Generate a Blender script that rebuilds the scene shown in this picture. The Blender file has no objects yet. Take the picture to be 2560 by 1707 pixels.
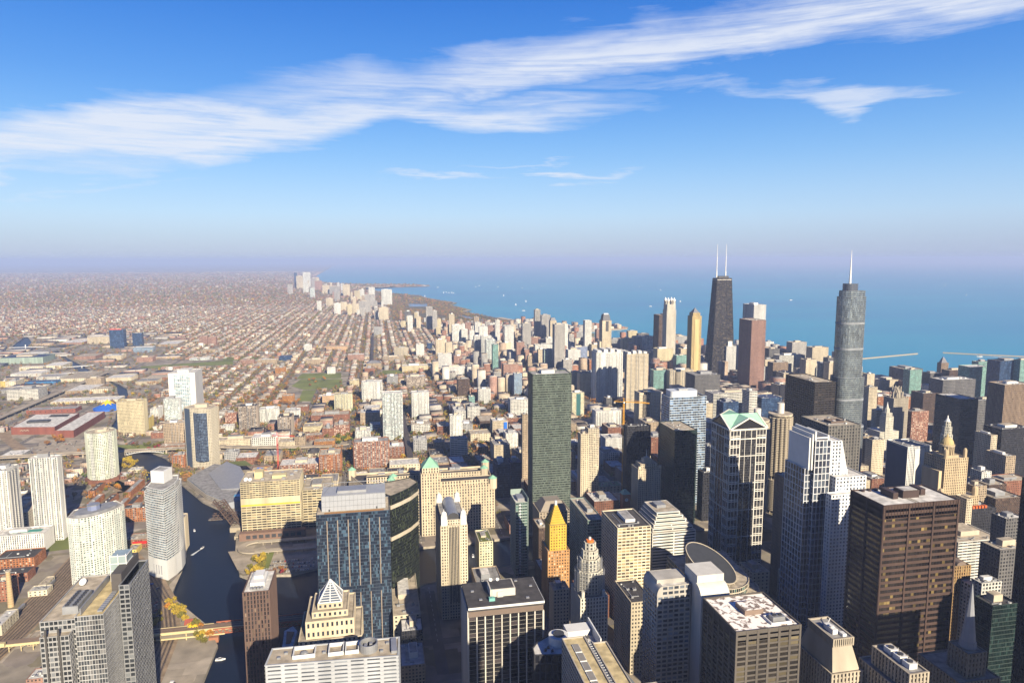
import bpy, math, random
import numpy as np
from mathutils import Vector, Matrix
from mathutils.geometry import delaunay_2d_cdt
R = math.radians
SC = bpy.context.scene
COL = SC.collection
rnd = random.Random(7)

# ------------------------------------------------------------------ camera
cam_d = bpy.data.cameras.new("camera")
cam = bpy.data.objects.new("camera", cam_d)
COL.objects.link(cam)
SC.camera = cam
cam_d.sensor_width = 36.0
cam_d.lens = 24.0
cam_d.clip_start = 0.5
cam_d.clip_end = 200000
YAW, PITCH, ROLL, CZ = R(11.3), R(6.87), R(-0.12), 412.0
_sy, _cy = math.sin(YAW), math.cos(YAW)
_F = Vector((_sy*math.cos(PITCH), _cy*math.cos(PITCH), -math.sin(PITCH)))
_R = Vector((_cy, -_sy, 0)); _U = _R.cross(_F)
_R2 = _R*math.cos(ROLL)+_U*math.sin(ROLL); _U2 = -_R*math.sin(ROLL)+_U*math.cos(ROLL)
cam.matrix_world = Matrix(((_R2.x, _U2.x, -_F.x, 0), (_R2.y, _U2.y, -_F.y, 0), (_R2.z, _U2.z, -_F.z, CZ), (0, 0, 0, 1)))

# ------------------------------------------------------------------ sun, sky, exposure
SUN_AZ, SUN_EL = 164.7, 25.8
sd = bpy.data.lights.new("sun", 'SUN')
sd.energy = 5.0; sd.angle = R(0.5); sd.color = (1.0, 0.87, 0.66)
sun = bpy.data.objects.new("sun", sd); COL.objects.link(sun)
_sv = Vector((math.sin(R(SUN_AZ))*math.cos(R(SUN_EL)), math.cos(R(SUN_AZ))*math.cos(R(SUN_EL)), math.sin(R(SUN_EL))))
sun.rotation_euler = _sv.to_track_quat('Z', 'Y').to_euler()
SC.view_settings.view_transform = 'Standard'
SC.view_settings.look = 'None'
SC.view_settings.gamma = 1.0
SC.view_settings.exposure = 1.3
SC.cycles.use_denoising = True
SC.cycles.max_bounces = 5
SC.cycles.diffuse_bounces = 1
SC.cycles.glossy_bounces = 3
SC.cycles.volume_bounces = 0
SC.cycles.caustics_reflective = False
SC.cycles.caustics_refractive = False

W = bpy.data.worlds.new("World"); SC.world = W; W.use_nodes = True
nt = W.node_tree; N = nt.nodes; Lk = nt.links
N.clear()
def wn(t, **k):
    n = N.new(t)
    for a, b in k.items(): setattr(n, a, b)
    return n
def wmath(op, a, b=None, c=None, clamp=False):
    n = wn('ShaderNodeMath', operation=op, use_clamp=clamp)
    for i, v in enumerate((a, b, c)):
        if v is None: continue
        if isinstance(v, (int, float)): n.inputs[i].default_value = v
        else: Lk.new(v, n.inputs[i])
    return n.outputs[0]
sky = wn('ShaderNodeTexSky', sky_type='NISHITA')
sky.sun_disc = False
sky.sun_elevation = R(SUN_EL); sky.sun_rotation = R(SUN_AZ)
sky.altitude = 400; sky.air_density = 1.0; sky.dust_density = 0.6; sky.ozone_density = 2.0
hsv = wn('ShaderNodeHueSaturation'); hsv.inputs['Saturation'].default_value = 1.35
hsv.inputs['Hue'].default_value = 0.512
Lk.new(sky.outputs[0], hsv.inputs['Color'])
tc = wn('ShaderNodeTexCoord'); sx = wn('ShaderNodeSeparateXYZ')
Lk.new(tc.outputs['Generated'], sx.inputs[0])
X, Y, Z = sx.outputs
azr = wmath('ARCTAN2', X, Y)
eld = wmath('MULTIPLY', wmath('ARCSINE', Z), 180/math.pi)
azd = wmath('MULTIPLY', azr, 180/math.pi)
cmb = wn('ShaderNodeCombineXYZ'); Lk.new(azd, cmb.inputs[0]); Lk.new(eld, cmb.inputs[1])
def wnoise(scale_vec, rot, scale, detail, dist=0.0, rough=0.55):
    m = wn('ShaderNodeMapping'); m.inputs['Scale'].default_value = scale_vec; m.inputs['Rotation'].default_value = (0, 0, R(rot))
    Lk.new(cmb.outputs[0], m.inputs[0])
    n = wn('ShaderNodeTexNoise'); n.inputs['Scale'].default_value = scale; n.inputs['Detail'].default_value = detail
    n.inputs['Distortion'].default_value = dist; n.inputs['Roughness'].default_value = rough
    Lk.new(m.outputs[0], n.inputs['Vector'])
    return n.outputs['Fac']
# streaks run slightly up to the right: rotate so that x follows them, then stretch
fibre = wnoise((0.10, 5.5, 1), -12, 1.0, 6, 0.3, 0.6)
streak = wnoise((0.055, 0.8, 1), -11, 1.0, 7, 0.4, 0.6)
fine = wnoise((0.16, 2.2, 1), -13, 1.0, 8, 0.8, 0.65)
big = wnoise((0.045, 0.16, 1), -8, 1.0, 3)
warp = wmath('MULTIPLY', wmath('SUBTRACT', wnoise((0.10, 0.3, 1), -8, 1.0, 6, 0.5), 0.5), 3.4)
warp2 = wmath('MULTIPLY', wmath('SUBTRACT', wnoise((0.12, 1.1, 1), -12, 1.0, 8, 0.5, 0.6), 0.5), 2.8)
elw = wmath('ADD', wmath('ADD', eld, warp), warp2)
def band(pts, soft_t=1.4, soft_b=1.1):
    """pts: (az, el_bottom, el_top, density)"""
    a0, a1 = pts[0][0], pts[-1][0]
    t = wmath('DIVIDE', wmath('SUBTRACT', azd, a0), a1-a0, clamp=True)
    outs = []
    for k in (1, 2, 3):
        fc = wn('ShaderNodeFloatCurve'); cu = fc.mapping.curves[0]
        sc = 40.0 if k < 3 else 1.0
        q = [((p[0]-a0)/(a1-a0), p[k]/sc) for p in pts]
        cu.points[0].location = q[0]; cu.points[1].location = q[-1]
        for v in q[1:-1]: cu.points.new(*v)
        fc.mapping.update()
        Lk.new(t, fc.inputs['Value'])
        outs.append(wmath('MULTIPLY', fc.outputs[0], sc))
    b, tp, dn = outs
    lo = wmath('DIVIDE', wmath('SUBTRACT', elw, b), soft_b, clamp=True)
    hi = wmath('DIVIDE', wmath('SUBTRACT', tp, elw), soft_t, clamp=True)
    return wmath('MULTIPLY', wmath('MULTIPLY', wmath('SMOOTH_MIN', lo, hi, 0.3), dn), 1.0, clamp=True)
CLOUDS = """[([(-38.02, 3.9, 6.17, 0.9), (-24.62, 5.64, 9.92, 1.0), (-20.93, 6.17, 11.18, 1.0), (-15.59, 6.65, 12.04, 1.0), (-9.44, 7.45, 11.99, 1.0), (-5.0, 8.45, 12.29, 0.95), (1.71, 10.43, 13.24, 0.95), (8.66, 10.15, 13.23, 0.95), (15.71, 10.51, 12.68, 0.85), (21.95, 11.2, 12.17, 0.6), (24.66, 11.53, 11.6, 0)], 1.6, 1.3), ([(-14.78, 11.1, 11.54, 0.1), (-8.1, 10.68, 14.06, 0.6), (-1.6, 10.86, 15.57, 0.7), (3.47, 11.84, 15.49, 0.75), (8.7, 12.42, 16.93, 0.95), (15.66, 13.35, 17.92, 1.0), (22.48, 13.91, 18.46, 1.0), (28.96, 14.96, 18.94, 1.0), (34.96, 15.15, 19.46, 1.0), (40.44, 14.92, 19.5, 1.0), (46.61, 14.61, 18.65, 0.95), (58.78, 13.85, 17.6, 0.8)], 2.4, 1.5), ([(8.67, 12.91, 13.55, 0), (15.7, 12.71, 13.83, 0.35), (22.59, 12.81, 13.85, 0.5), (29.17, 12.43, 13.57, 0.6), (33.22, 11.51, 13.02, 0.65), (36.77, 9.55, 12.38, 0.8), (39.57, 10.78, 12.17, 0.75), (42.22, 11.07, 11.97, 0.7), (44.53, 11.15, 11.21, 0)], 1.0, 0.8), ([(-34.92, 4.38, 5.23, 0.5), (-24.89, 5.13, 6.34, 0.6), (-17.26, 5.87, 7.33, 0.5), (-12.98, 6.81, 7.43, 0)], 0.8, 0.6), ([(-31.41, 3.67, 4.0, 0.4), (-25.02, 4.09, 4.51, 0.45), (-17.36, 5.14, 5.56, 0.5), (-11.55, 6.02, 6.24, 0)], 0.5, 0.4), ([(0.16, 6.18, 6.38, 0), (3.3, 6.16, 6.84, 0.65), (6.83, 6.26, 7.02, 0.7), (10.04, 6.34, 6.76, 0.4), (12.19, 6.41, 6.55, 0)], 0.4, 0.4), ([(11.47, 6.82, 6.96, 0), (14.32, 6.46, 7.39, 0.8), (17.52, 6.43, 7.18, 0.7), (20.67, 6.78, 7.26, 0.6), (22.75, 6.94, 7.01, 0)], 0.4, 0.4), ([(6.13, 7.42, 7.63, 0), (10.4, 7.51, 7.92, 0.5), (14.68, 7.63, 8.04, 0.5), (16.8, 7.74, 7.88, 0)], 0.3, 0.3)]"""
CLOUDS = eval(CLOUDS)
tot = None
for pts, st, sb in CLOUDS:
    m = band(pts, st, sb)
    tot = m if tot is None else wmath('MAXIMUM', tot, m)
st2 = wmath('ADD', wmath('MULTIPLY', streak, 1.15), wmath('ADD', wmath('MULTIPLY', fine, 0.75), wmath('ADD', wmath('MULTIPLY', big, 0.4), wmath('MULTIPLY', wmath('SUBTRACT', fibre, 0.5), 0.5))))
st3 = wmath('MULTIPLY', wmath('SUBTRACT', st2, 0.54), 1.5, clamp=True)
alpha = wmath('MULTIPLY', wmath('POWER', wmath('MULTIPLY', tot, st3), 1.0), 0.94, clamp=True)
# clear air above, pale and slightly violet towards the horizon
def s2l(c): return tuple(((v/255+.055)/1.055)**2.4 if v > 10 else v/255/12.92 for v in c)
BGS, EXPF = 0.085, 2**1.3
ramp = wn('ShaderNodeValToRGB'); ramp.color_ramp.interpolation = 'B_SPLINE'
stops = [(-1.5, (152, 172, 216)), (0.3, (158, 176, 218)), (2.0, (170, 190, 226)), (3.8, (182, 209, 240)), (8, (136, 190, 241)), (13, (88, 154, 232)), (20, (46, 118, 216)), (30, (18, 76, 180)), (45, (7, 44, 135)), (90, (3, 24, 85))]
for k, (e, c) in enumerate(stops):
    pos = (e+1.5)/91.5
    el_ = ramp.color_ramp.elements[0] if k == 0 else ramp.color_ramp.elements[-1] if k == len(stops)-1 else ramp.color_ramp.elements.new(pos)
    el_.position = pos; el_.color = (*s2l(c), 1)
Lk.new(wmath('DIVIDE', wmath('ADD', eld, 1.5), 91.5, clamp=True), ramp.inputs[0])
sc_r = wn('ShaderNodeVectorMath', operation='SCALE'); sc_r.inputs['Scale'].default_value = 1/(BGS*EXPF); Lk.new(ramp.outputs[0], sc_r.inputs[0])
mixs = wn('ShaderNodeMixRGB'); mixs.inputs[0].default_value = 0.85
Lk.new(hsv.outputs[0], mixs.inputs[1]); Lk.new(sc_r.outputs[0], mixs.inputs[2])
mixc = wn('ShaderNodeMixRGB'); mixc.inputs[2].default_value = (*[v/(BGS*EXPF) for v in s2l((232, 238, 250))], 1)
Lk.new(alpha, mixc.inputs[0]); Lk.new(mixs.outputs[0], mixc.inputs[1])
bg = wn('ShaderNodeBackground'); bg.inputs['Strength'].default_value = 0.085
Lk.new(mixc.outputs[0], bg.inputs['Color'])
wo = wn('ShaderNodeOutputWorld'); Lk.new(bg.outputs[0], wo.inputs['Surface'])

# ------------------------------------------------------------------ materials
MATS = {}
AL = 0.66     # albedo scale: every base colour darkened so that shade reads deeper
def al(c): return tuple(v*AL for v in c)
def newmat(name):
    m = bpy.data.materials.new(name); m.use_nodes = True
    t = m.node_tree
    return m, t, t.nodes['Principled BSDF']
def mnode(t, ty, **k):
    n = t.nodes.new(ty)
    for a, b in k.items(): setattr(n, a, b)
    return n
def plain(name, col, rough=0.8, metal=0.0, var=0.10, scale=0.15, spec=0.3, objvar=0.0, emis=None, streak=False):
    key = ('p', name)
    if key in MATS: return MATS[key]
    m, t, b = newmat(name)
    b.inputs['Roughness'].default_value = rough; b.inputs['Metallic'].default_value = metal
    b.inputs['Specular IOR Level'].default_value = spec
    no = mnode(t, 'ShaderNodeTexNoise'); no.inputs['Scale'].default_value = scale; no.inputs['Detail'].default_value = 6
    co = mnode(t, 'ShaderNodeTexCoord')
    if streak:
        mp = mnode(t, 'ShaderNodeMapping'); mp.inputs['Scale'].default_value = (1, 1, 0.12)
        t.links.new(co.outputs['Object'], mp.inputs[0]); t.links.new(mp.outputs[0], no.inputs['Vector'])
    else:
        t.links.new(co.outputs['Object'], no.inputs['Vector'])
    mr = mnode(t, 'ShaderNodeMapRange'); mr.inputs[1].default_value = 0.3; mr.inputs[2].default_value = 0.7
    mr.inputs[3].default_value = 1-var; mr.inputs[4].default_value = 1+var*0.6
    t.links.new(no.outputs['Fac'], mr.inputs[0])
    h = mnode(t, 'ShaderNodeHueSaturation'); h.inputs['Color'].default_value = (*al(col), 1)
    last = mr.outputs[0]
    if objvar:
        oi = mnode(t, 'ShaderNodeObjectInfo'); mo = mnode(t, 'ShaderNodeMapRange')
        mo.inputs[3].default_value = 1-objvar; mo.inputs[4].default_value = 1+objvar
        t.links.new(oi.outputs['Random'], mo.inputs[0])
        mu = mnode(t, 'ShaderNodeMath', operation='MULTIPLY'); t.links.new(last, mu.inputs[0]); t.links.new(mo.outputs[0], mu.inputs[1]); last = mu.outputs[0]
    t.links.new(last, h.inputs['Value'])
    t.links.new(h.outputs[0], b.inputs['Base Color'])
    MATS[key] = m
    return m
def glassmat(name, col, blind, prob, metal=0.0, rough=0.1, spec=0.6):
    key = ('g', name)
    if key in MATS: return MATS[key]
    m, t, b = newmat(name)
    b.inputs['Metallic'].default_value = metal
    b.inputs['Specular IOR Level'].default_value = spec
    uv = mnode(t, 'ShaderNodeUVMap'); fl = mnode(t, 'ShaderNodeVectorMath', operation='FLOOR')
    t.links.new(uv.outputs[0], fl.inputs[0])
    oi = mnode(t, 'ShaderNodeObjectInfo'); ad = mnode(t, 'ShaderNodeVectorMath', operation='ADD')
    cx = mnode(t, 'ShaderNodeCombineXYZ'); t.links.new(oi.outputs['Random'], cx.inputs[2])
    t.links.new(fl.outputs[0], ad.inputs[0]); t.links.new(cx.outputs[0], ad.inputs[1])
    wnz = mnode(t, 'ShaderNodeTexWhiteNoise', noise_dimensions='3D'); t.links.new(ad.outputs[0], wnz.inputs['Vector'])
    big = mnode(t, 'ShaderNodeTexNoise'); big.inputs['Scale'].default_value = 0.22; big.inputs['Detail'].default_value = 2
    t.links.new(fl.outputs[0], big.inputs['Vector'])
    lt = mnode(t, 'ShaderNodeMath', operation='LESS_THAN'); lt.inputs[1].default_value = prob
    t.links.new(wnz.outputs['Value'], lt.inputs[0])
    mx = mnode(t, 'ShaderNodeMixRGB'); mx.inputs[1].default_value = (*al(col), 1); mx.inputs[2].default_value = (*al(blind), 1)
    t.links.new(lt.outputs[0], mx.inputs[0])
    h = mnode(t, 'ShaderNodeHueSaturation'); t.links.new(mx.outputs[0], h.inputs['Color'])
    sp = mnode(t, 'ShaderNodeSeparateColor'); t.links.new(wnz.outputs['Color'], sp.inputs[0])
    mr = mnode(t, 'ShaderNodeMapRange'); mr.inputs[3].default_value = 0.6 if metal < .3 else .82; mr.inputs[4].default_value = 1.45 if metal < .3 else 1.18
    t.links.new(sp.outputs[1], mr.inputs[0]); 
    mb = mnode(t, 'ShaderNodeMapRange'); mb.inputs[1].default_value = 0.35; mb.inputs[2].default_value = 0.65; mb.inputs[3].default_value = 0.6; mb.inputs[4].default_value = 1.35
    t.links.new(big.outputs['Fac'], mb.inputs[0])
    mu = mnode(t, 'ShaderNodeMath', operation='MULTIPLY'); t.links.new(mr.outputs[0], mu.inputs[0]); t.links.new(mb.outputs[0], mu.inputs[1])
    t.links.new(mu.outputs[0], h.inputs['Value'])
    t.links.new(h.outputs[0], b.inputs['Base Color'])
    r2 = mnode(t, 'ShaderNodeMapRange'); r2.inputs[3].default_value = rough; r2.inputs[4].default_value = rough+0.16
    t.links.new(sp.outputs[2], r2.inputs[0]); t.links.new(r2.outputs[0], b.inputs['Roughness'])
    MATS[key] = m
    return m

ROOFS = {'w': (.72, .70, .66), 'g': (.36, .35, .34), 't': (.50, .43, .33), 'k': (.075, .07, .07), 'b': (.06, .09, .20), 'y': (.60, .49, .27), 'n': (.20, .42, .30)}
def roofmat(c):
    return plain('roof_'+c, ROOFS[c], 0.9, var=0.42, scale=0.16, objvar=0.14)
METAL = plain('grey_metal', (.45, .46, .48), 0.45, 0.5, var=0.15)
MDARK = plain('dark_metal', (.08, .08, .085), 0.5, 0.3)
MWHITE = plain('white_paint', (.80, .80, .78), 0.5, var=0.06)
BEIGE = plain('beige_plaster', (.56, .49, .38), 0.85, var=0.15)
LOUV = plain('louvre_grey', (.33, .34, .36), 0.6, 0.2, var=0.2)

# style: wall, glass, blind, prob, bay, floor, pier frac, band frac, pier out, band out, (metal, rough)
S = {
 'wht':  ((.78,.77,.73),(.04,.06,.06),(.30,.37,.34),.30,3.4,3.0,.44,.34,.35,.30),
 'whtg': ((.78,.79,.77),(.05,.10,.11),(.32,.44,.42),.35,3.2,3.1,.22,.28,.30,.35),
 'wv':   ((.80,.79,.76),(.05,.06,.07),(.25,.27,.27),.20,2.8,3.4,.50,.14,.5,.2),
 'wstr': ((.72,.70,.64),(.03,.04,.045),(.20,.20,.18),.15,7.0,3.8,.05,.50,.2,.5),
 'wlft': ((.74,.72,.66),(.04,.05,.06),(.25,.27,.26),.25,4.0,3.9,.34,.34,.4,.3),
 'wblu': ((.76,.75,.70),(.05,.08,.14),(.10,.16,.28),.25,2.6,3.8,.46,.12,.6,.2),
 'bluw': ((.82,.81,.76),(.10,.20,.28),(.28,.45,.52),.45,5.5,3.9,.10,.30,.3,.25),
 'cream':((.66,.59,.44),(.05,.05,.05),(.25,.22,.16),.2,6.0,4.5,.62,.55,.25,.2),
 'crmp': ((.66,.57,.42),(.05,.05,.05),(.28,.24,.17),.2,3.0,3.5,.46,.42,.4,.3),
 'crmpc':((.68,.60,.46),(.06,.06,.06),(.30,.27,.20),.2,3.0,3.2,.30,.34,.5,.4),
 'crmk': ((.60,.52,.38),(.05,.05,.05),(.2,.18,.14),.15,3.4,4.0,.50,.48,.35,.3),
 'yel':  ((.72,.56,.17),(.06,.06,.05),(.3,.25,.1),.2,4.0,3.6,.6,.5,.3,.25),
 'yelg': ((.70,.61,.40),(.07,.06,.05),(.28,.24,.16),.2,2.7,3.5,.42,.36,.4,.3),
 'yelw': ((.74,.68,.46),(.06,.08,.08),(.25,.33,.32),.3,3.4,3.4,.42,.36,.4,.3),
 'brk':  ((.27,.115,.07),(.05,.045,.045),(.32,.27,.2),.30,3.4,3.7,.52,.48,.3,.25),
 'brkd': ((.20,.085,.05),(.04,.04,.04),(.2,.17,.14),.2,3.4,3.7,.52,.48,.3,.25),
 'brkw': ((.31,.14,.09),(.09,.08,.08),(.52,.48,.42),.50,4.0,3.3,.40,.42,.3,.25),
 'brkor':((.40,.16,.065),(.06,.05,.05),(.42,.38,.32),.30,3.6,3.2,.46,.44,.3,.25),
 'brkpk':((.36,.21,.16),(.06,.055,.055),(.32,.27,.24),.30,3.4,3.3,.50,.46,.3,.25),
 'brkmu':((.25,.085,.06),(.04,.035,.035),(.1,.05,.04),.1,14.0,9.0,.80,.75,.3,.25),
 'org':  ((.55,.25,.08),(.06,.05,.04),(.3,.2,.1),.2,4.0,3.8,.35,.5,.3,.3),
 'orgl': ((.62,.42,.26),(.07,.06,.05),(.35,.25,.15),.2,3.8,3.6,.5,.5,.3,.25),
 'tan':  ((.43,.34,.24),(.05,.045,.04),(.28,.23,.17),.28,3.4,3.5,.46,.42,.35,.3),
 'greybr':((.36,.30,.25),(.06,.055,.05),(.42,.37,.31),.42,4.2,3.2,.34,.34,.4,.3),
 'greyc':((.40,.40,.40),(.05,.055,.06),(.2,.21,.22),.22,3.8,3.8,.40,.44,.3,.35),
 'greyd':((.155,.15,.15),(.03,.032,.036),(.10,.10,.10),.2,3.4,3.8,.42,.42,.35,.3),
 'greyw':((.58,.55,.51),(.06,.065,.075),(.25,.25,.25),.25,3.0,3.2,.42,.32,.3,.3),
 'greyb':((.50,.60,.55),(.06,.12,.11),(.2,.32,.28),.3,3.6,3.3,.14,.44,.2,.35),
 'brn':  ((.030,.024,.022),(.012,.012,.014),(.05,.04,.035),.15,6.0,3.9,.16,.45,.3,.2),
 'brndk':((.13,.085,.065),(.03,.028,.026),(.15,.11,.08),.2,3.4,3.7,.42,.42,.3,.3),
 'brst': ((.33,.24,.17),(.04,.035,.035),(.16,.12,.09),.2,2.8,3.6,.50,.16,.55,.2),
 'brg':  ((.085,.074,.066),(.022,.022,.022),(.08,.07,.06),.2,3.0,3.7,.22,.46,.3,.4),
 'bluds':((.05,.08,.16),(.03,.07,.16),(.08,.16,.32),.30,2.2,3.9,.08,.18,.12,.18,.45,.12),
 'blus': ((.05,.20,.42),(.03,.05,.1),(.1,.2,.4),.1,12,9,.8,.8,.3,.25),
 'blub': ((.50,.58,.64),(.03,.09,.20),(.10,.24,.46),.35,3.0,3.7,.08,.34,.15,.45,.3,.12),
 'blub2':((.62,.70,.78),(.03,.05,.09),(.20,.32,.52),.40,3.0,4.0,.06,.24,.15,.40,.4,.10),
 'teal': ((.30,.46,.41),(.05,.14,.14),(.14,.34,.32),.35,3.2,3.3,.16,.36,.25,.35,.2,.12),
 'teals':((.30,.38,.33),(.05,.06,.06),(.1,.2,.2),.1,12,9,.8,.75,.3,.25),
 'grn':  ((.125,.15,.125),(.035,.05,.042),(.11,.14,.12),.35,1.4,3.65,.06,.42,.10,.40,.2,.12),
 'grnd': ((.04,.06,.055),(.014,.036,.034),(.04,.08,.075),.30,1.6,3.9,.10,.16,.10,.14,.5,.08),
 'grnw': ((.30,.38,.34),(.03,.06,.055),(.10,.20,.17),.3,3.0,3.8,.12,.40,.2,.45,.2,.12),
 'blks': ((.032,.032,.038),(.014,.015,.02),(.04,.04,.05),.2,2.8,3.9,.36,.22,.3,.2),
 'lav':  ((.36,.42,.58),(.08,.11,.20),(.2,.26,.42),.3,2.8,3.3,.34,.3,.3,.3),
 'pink': ((.34,.20,.155),(.05,.04,.045),(.2,.13,.12),.25,2.5,3.3,.46,.40,.3,.25),
 'grid2':((.76,.68,.50),(.09,.07,.05),(.40,.31,.17),.45,5.2,3.7,.16,.40,.35,.45),
 'lbg':  ((.17,.16,.145),(.05,.05,.05),(.12,.12,.11),.2,4.6,4.3,.42,.34,.6,.35),
 'tanroof':((.40,.34,.26),(.05,.045,.04),(.15,.12,.09),.2,4.2,4.2,.5,.46,.5,.35),
 'gold': ((.42,.27,.12),(.06,.04,.03),(.3,.24,.14),.3,2.8,3.5,.50,.28,.5,.25),
}
def smats(s, roof='t'):
    p = S[s]
    g = p[10:] if len(p) > 10 else (0.0, 0.12)
    return [plain('wall_'+s, p[0], 0.8, var=0.26, scale=0.07, objvar=0.09, streak=True),
            glassmat('glass_'+s, p[1], p[2], p[3], g[0], g[1]), roofmat(roof)]

# ------------------------------------------------------------------ mesh builder
class MB:
    def __init__(s): s.v = []; s.f = []; s.m = []; s.uv = []
    def quad(s, a, b, c, d, m=0, uv=None):
        n = len(s.v); s.v += [a, b, c, d]; s.f.append((n, n+1, n+2, n+3)); s.m.append(m)
        s.uv += uv if uv else [(0, 0)]*4
    def poly(s, pts, m=0):
        n = len(s.v); s.v += pts; s.f.append(tuple(range(n, n+len(pts)))); s.m.append(m); s.uv += [(0, 0)]*len(pts)
    def box(s, x0, x1, y0, y1, z0, z1, m=0, bottom=False):
        q = s.quad
        q((x0,y0,z0),(x1,y0,z0),(x1,y0,z1),(x0,y0,z1),m); q((x1,y0,z0),(x1,y1,z0),(x1,y1,z1),(x1,y0,z1),m)
        q((x1,y1,z0),(x0,y1,z0),(x0,y1,z1),(x1,y1,z1),m); q((x0,y1,z0),(x0,y0,z0),(x0,y0,z1),(x0,y1,z1),m)
        q((x0,y0,z1),(x1,y0,z1),(x1,y1,z1),(x0,y1,z1),m)
        if bottom: q((x0,y1,z0),(x1,y1,z0),(x1,y0,z0),(x0,y0,z0),m)
    def prism(s, poly, z0, z1, m=0, mt=None, bottom=False, scale=1.0):
        cx = sum(p[0] for p in poly)/len(poly); cy = sum(p[1] for p in poly)/len(poly)
        top = [(cx+(p[0]-cx)*scale, cy+(p[1]-cy)*scale) for p in poly]
        n = len(poly)
        for i in range(n):
            j = (i+1) % n
            if scale == 0: s.poly([(*poly[i], z0), (*poly[j], z0), (cx, cy, z1)], m)
            else: s.quad((*poly[i], z0), (*poly[j], z0), (*top[j], z1), (*top[i], z1), m)
        if scale: s.poly([(*p, z1) for p in top], m if mt is None else mt)
        if bottom: s.poly([(*p, z0) for p in reversed(poly)], m)
    def cyl(s, cx, cy, r, z0, z1, m=0, n=12, r2=None, mt=None, bottom=False):
        r2 = r if r2 is None else r2
        a = [(cx+r*math.cos(2*math.pi*i/n), cy+r*math.sin(2*math.pi*i/n)) for i in range(n)]
        s.prism(a, z0, z1, m, mt, bottom, r2/r)
    def beam(s, a, b, w, m=0):
        a = Vector(a); b = Vector(b); d = (b-a).normalized()
        u = d.cross(Vector((0, 0, 1)))
        if u.length < 1e-3: u = Vector((1, 0, 0))
        u = u.normalized()*w/2; v = d.cross(u).normalized()*w/2
        A = [tuple(a+u+v), tuple(a-u+v), tuple(a-u-v), tuple(a+u-v)]; B = [tuple(b+u+v), tuple(b-u+v), tuple(b-u-v), tuple(b+u-v)]
        for i in range(4):
            j = (i+1) % 4; s.quad(A[i], A[j], B[j], B[i], m)
        s.quad(*A[::-1], m); s.quad(*B, m)
    def dome(s, cx, cy, r, z, h, m=0, n=12, k=5):
        for i in range(k):
            a0, a1 = math.pi/2*i/k, math.pi/2*(i+1)/k
            s.cyl(cx, cy, r*math.cos(a0), z+h*math.sin(a0), z+h*math.sin(a1), m, n, max(r*math.cos(a1), 0.02))
    def build(s, name, mats, parent=None, smooth=False):
        me = bpy.data.meshes.new(name)
        o = Vector((0, 0, 0))
        if parent is not None: o = Vector(parent['_o'])
        co = np.array(s.v, dtype=np.float64)-np.array(o)
        nf = len(s.f); tl = sum(len(f) for f in s.f)
        me.vertices.add(len(co)); me.vertices.foreach_set('co', co.astype(np.float32).ravel())
        me.loops.add(tl); me.polygons.add(nf)
        ls = np.cumsum([0]+[len(f) for f in s.f[:-1]]) if nf else []
        me.polygons.foreach_set('loop_start', np.array(ls, dtype=np.int32))
        me.loops.foreach_set('vertex_index', np.concatenate([np.array(f) for f in s.f]).astype(np.int32))
        me.polygons.foreach_set('material_index', np.array(s.m, dtype=np.int32))
        uvl = me.uv_layers.new(name='UVMap'); uvl.data.foreach_set('uv', np.array(s.uv, dtype=np.float32).ravel())
        me.update(calc_edges=True)
        for m in mats: me.materials.append(m)
        ob = bpy.data.objects.new(name, me); COL.objects.link(ob)
        if parent is not None: ob.parent = parent
        return ob
def thing(name, label, cat, loc, group=None):
    o = bpy.data.objects.new(name, None); COL.objects.link(o)
    o.location = loc; o['_o'] = tuple(loc); o['label'] = label; o['category'] = cat
    o.empty_display_size = 1.0
    if group: o['group'] = group
    return o
def tag(o, label, cat, group=None, kind=None):
    o['label'] = label; o['category'] = cat
    if group: o['group'] = group
    if kind: o['kind'] = kind
    return o
def recenter(o, loc):
    """give a one-mesh thing an origin at its base"""
    o.data.transform(Matrix.Translation(-Vector(loc))); o.location = loc; return o
def struct(o): o['kind'] = 'structure'; return o

def offset(poly, d):
    """offset a CCW polygon outwards by d"""
    n = len(poly); out = []
    for i in range(n):
        p0, p1, p2 = Vector(poly[i-1]), Vector(poly[i]), Vector(poly[(i+1) % n])
        e1 = (p1-p0).normalized(); e2 = (p2-p1).normalized()
        n1 = Vector((e1.y, -e1.x)); n2 = Vector((e2.y, -e2.x))
        b = n1+n2; k = b.length_squared
        if k < 1e-6: out.append(tuple(p1+n1*d)); continue
        b = b*(2*d/k)
        out.append(tuple(p1+b))
    return out
def rect(x0, x1, y0, y1): return [(x0, y0), (x1, y0), (x1, y1), (x0, y1)]

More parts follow.
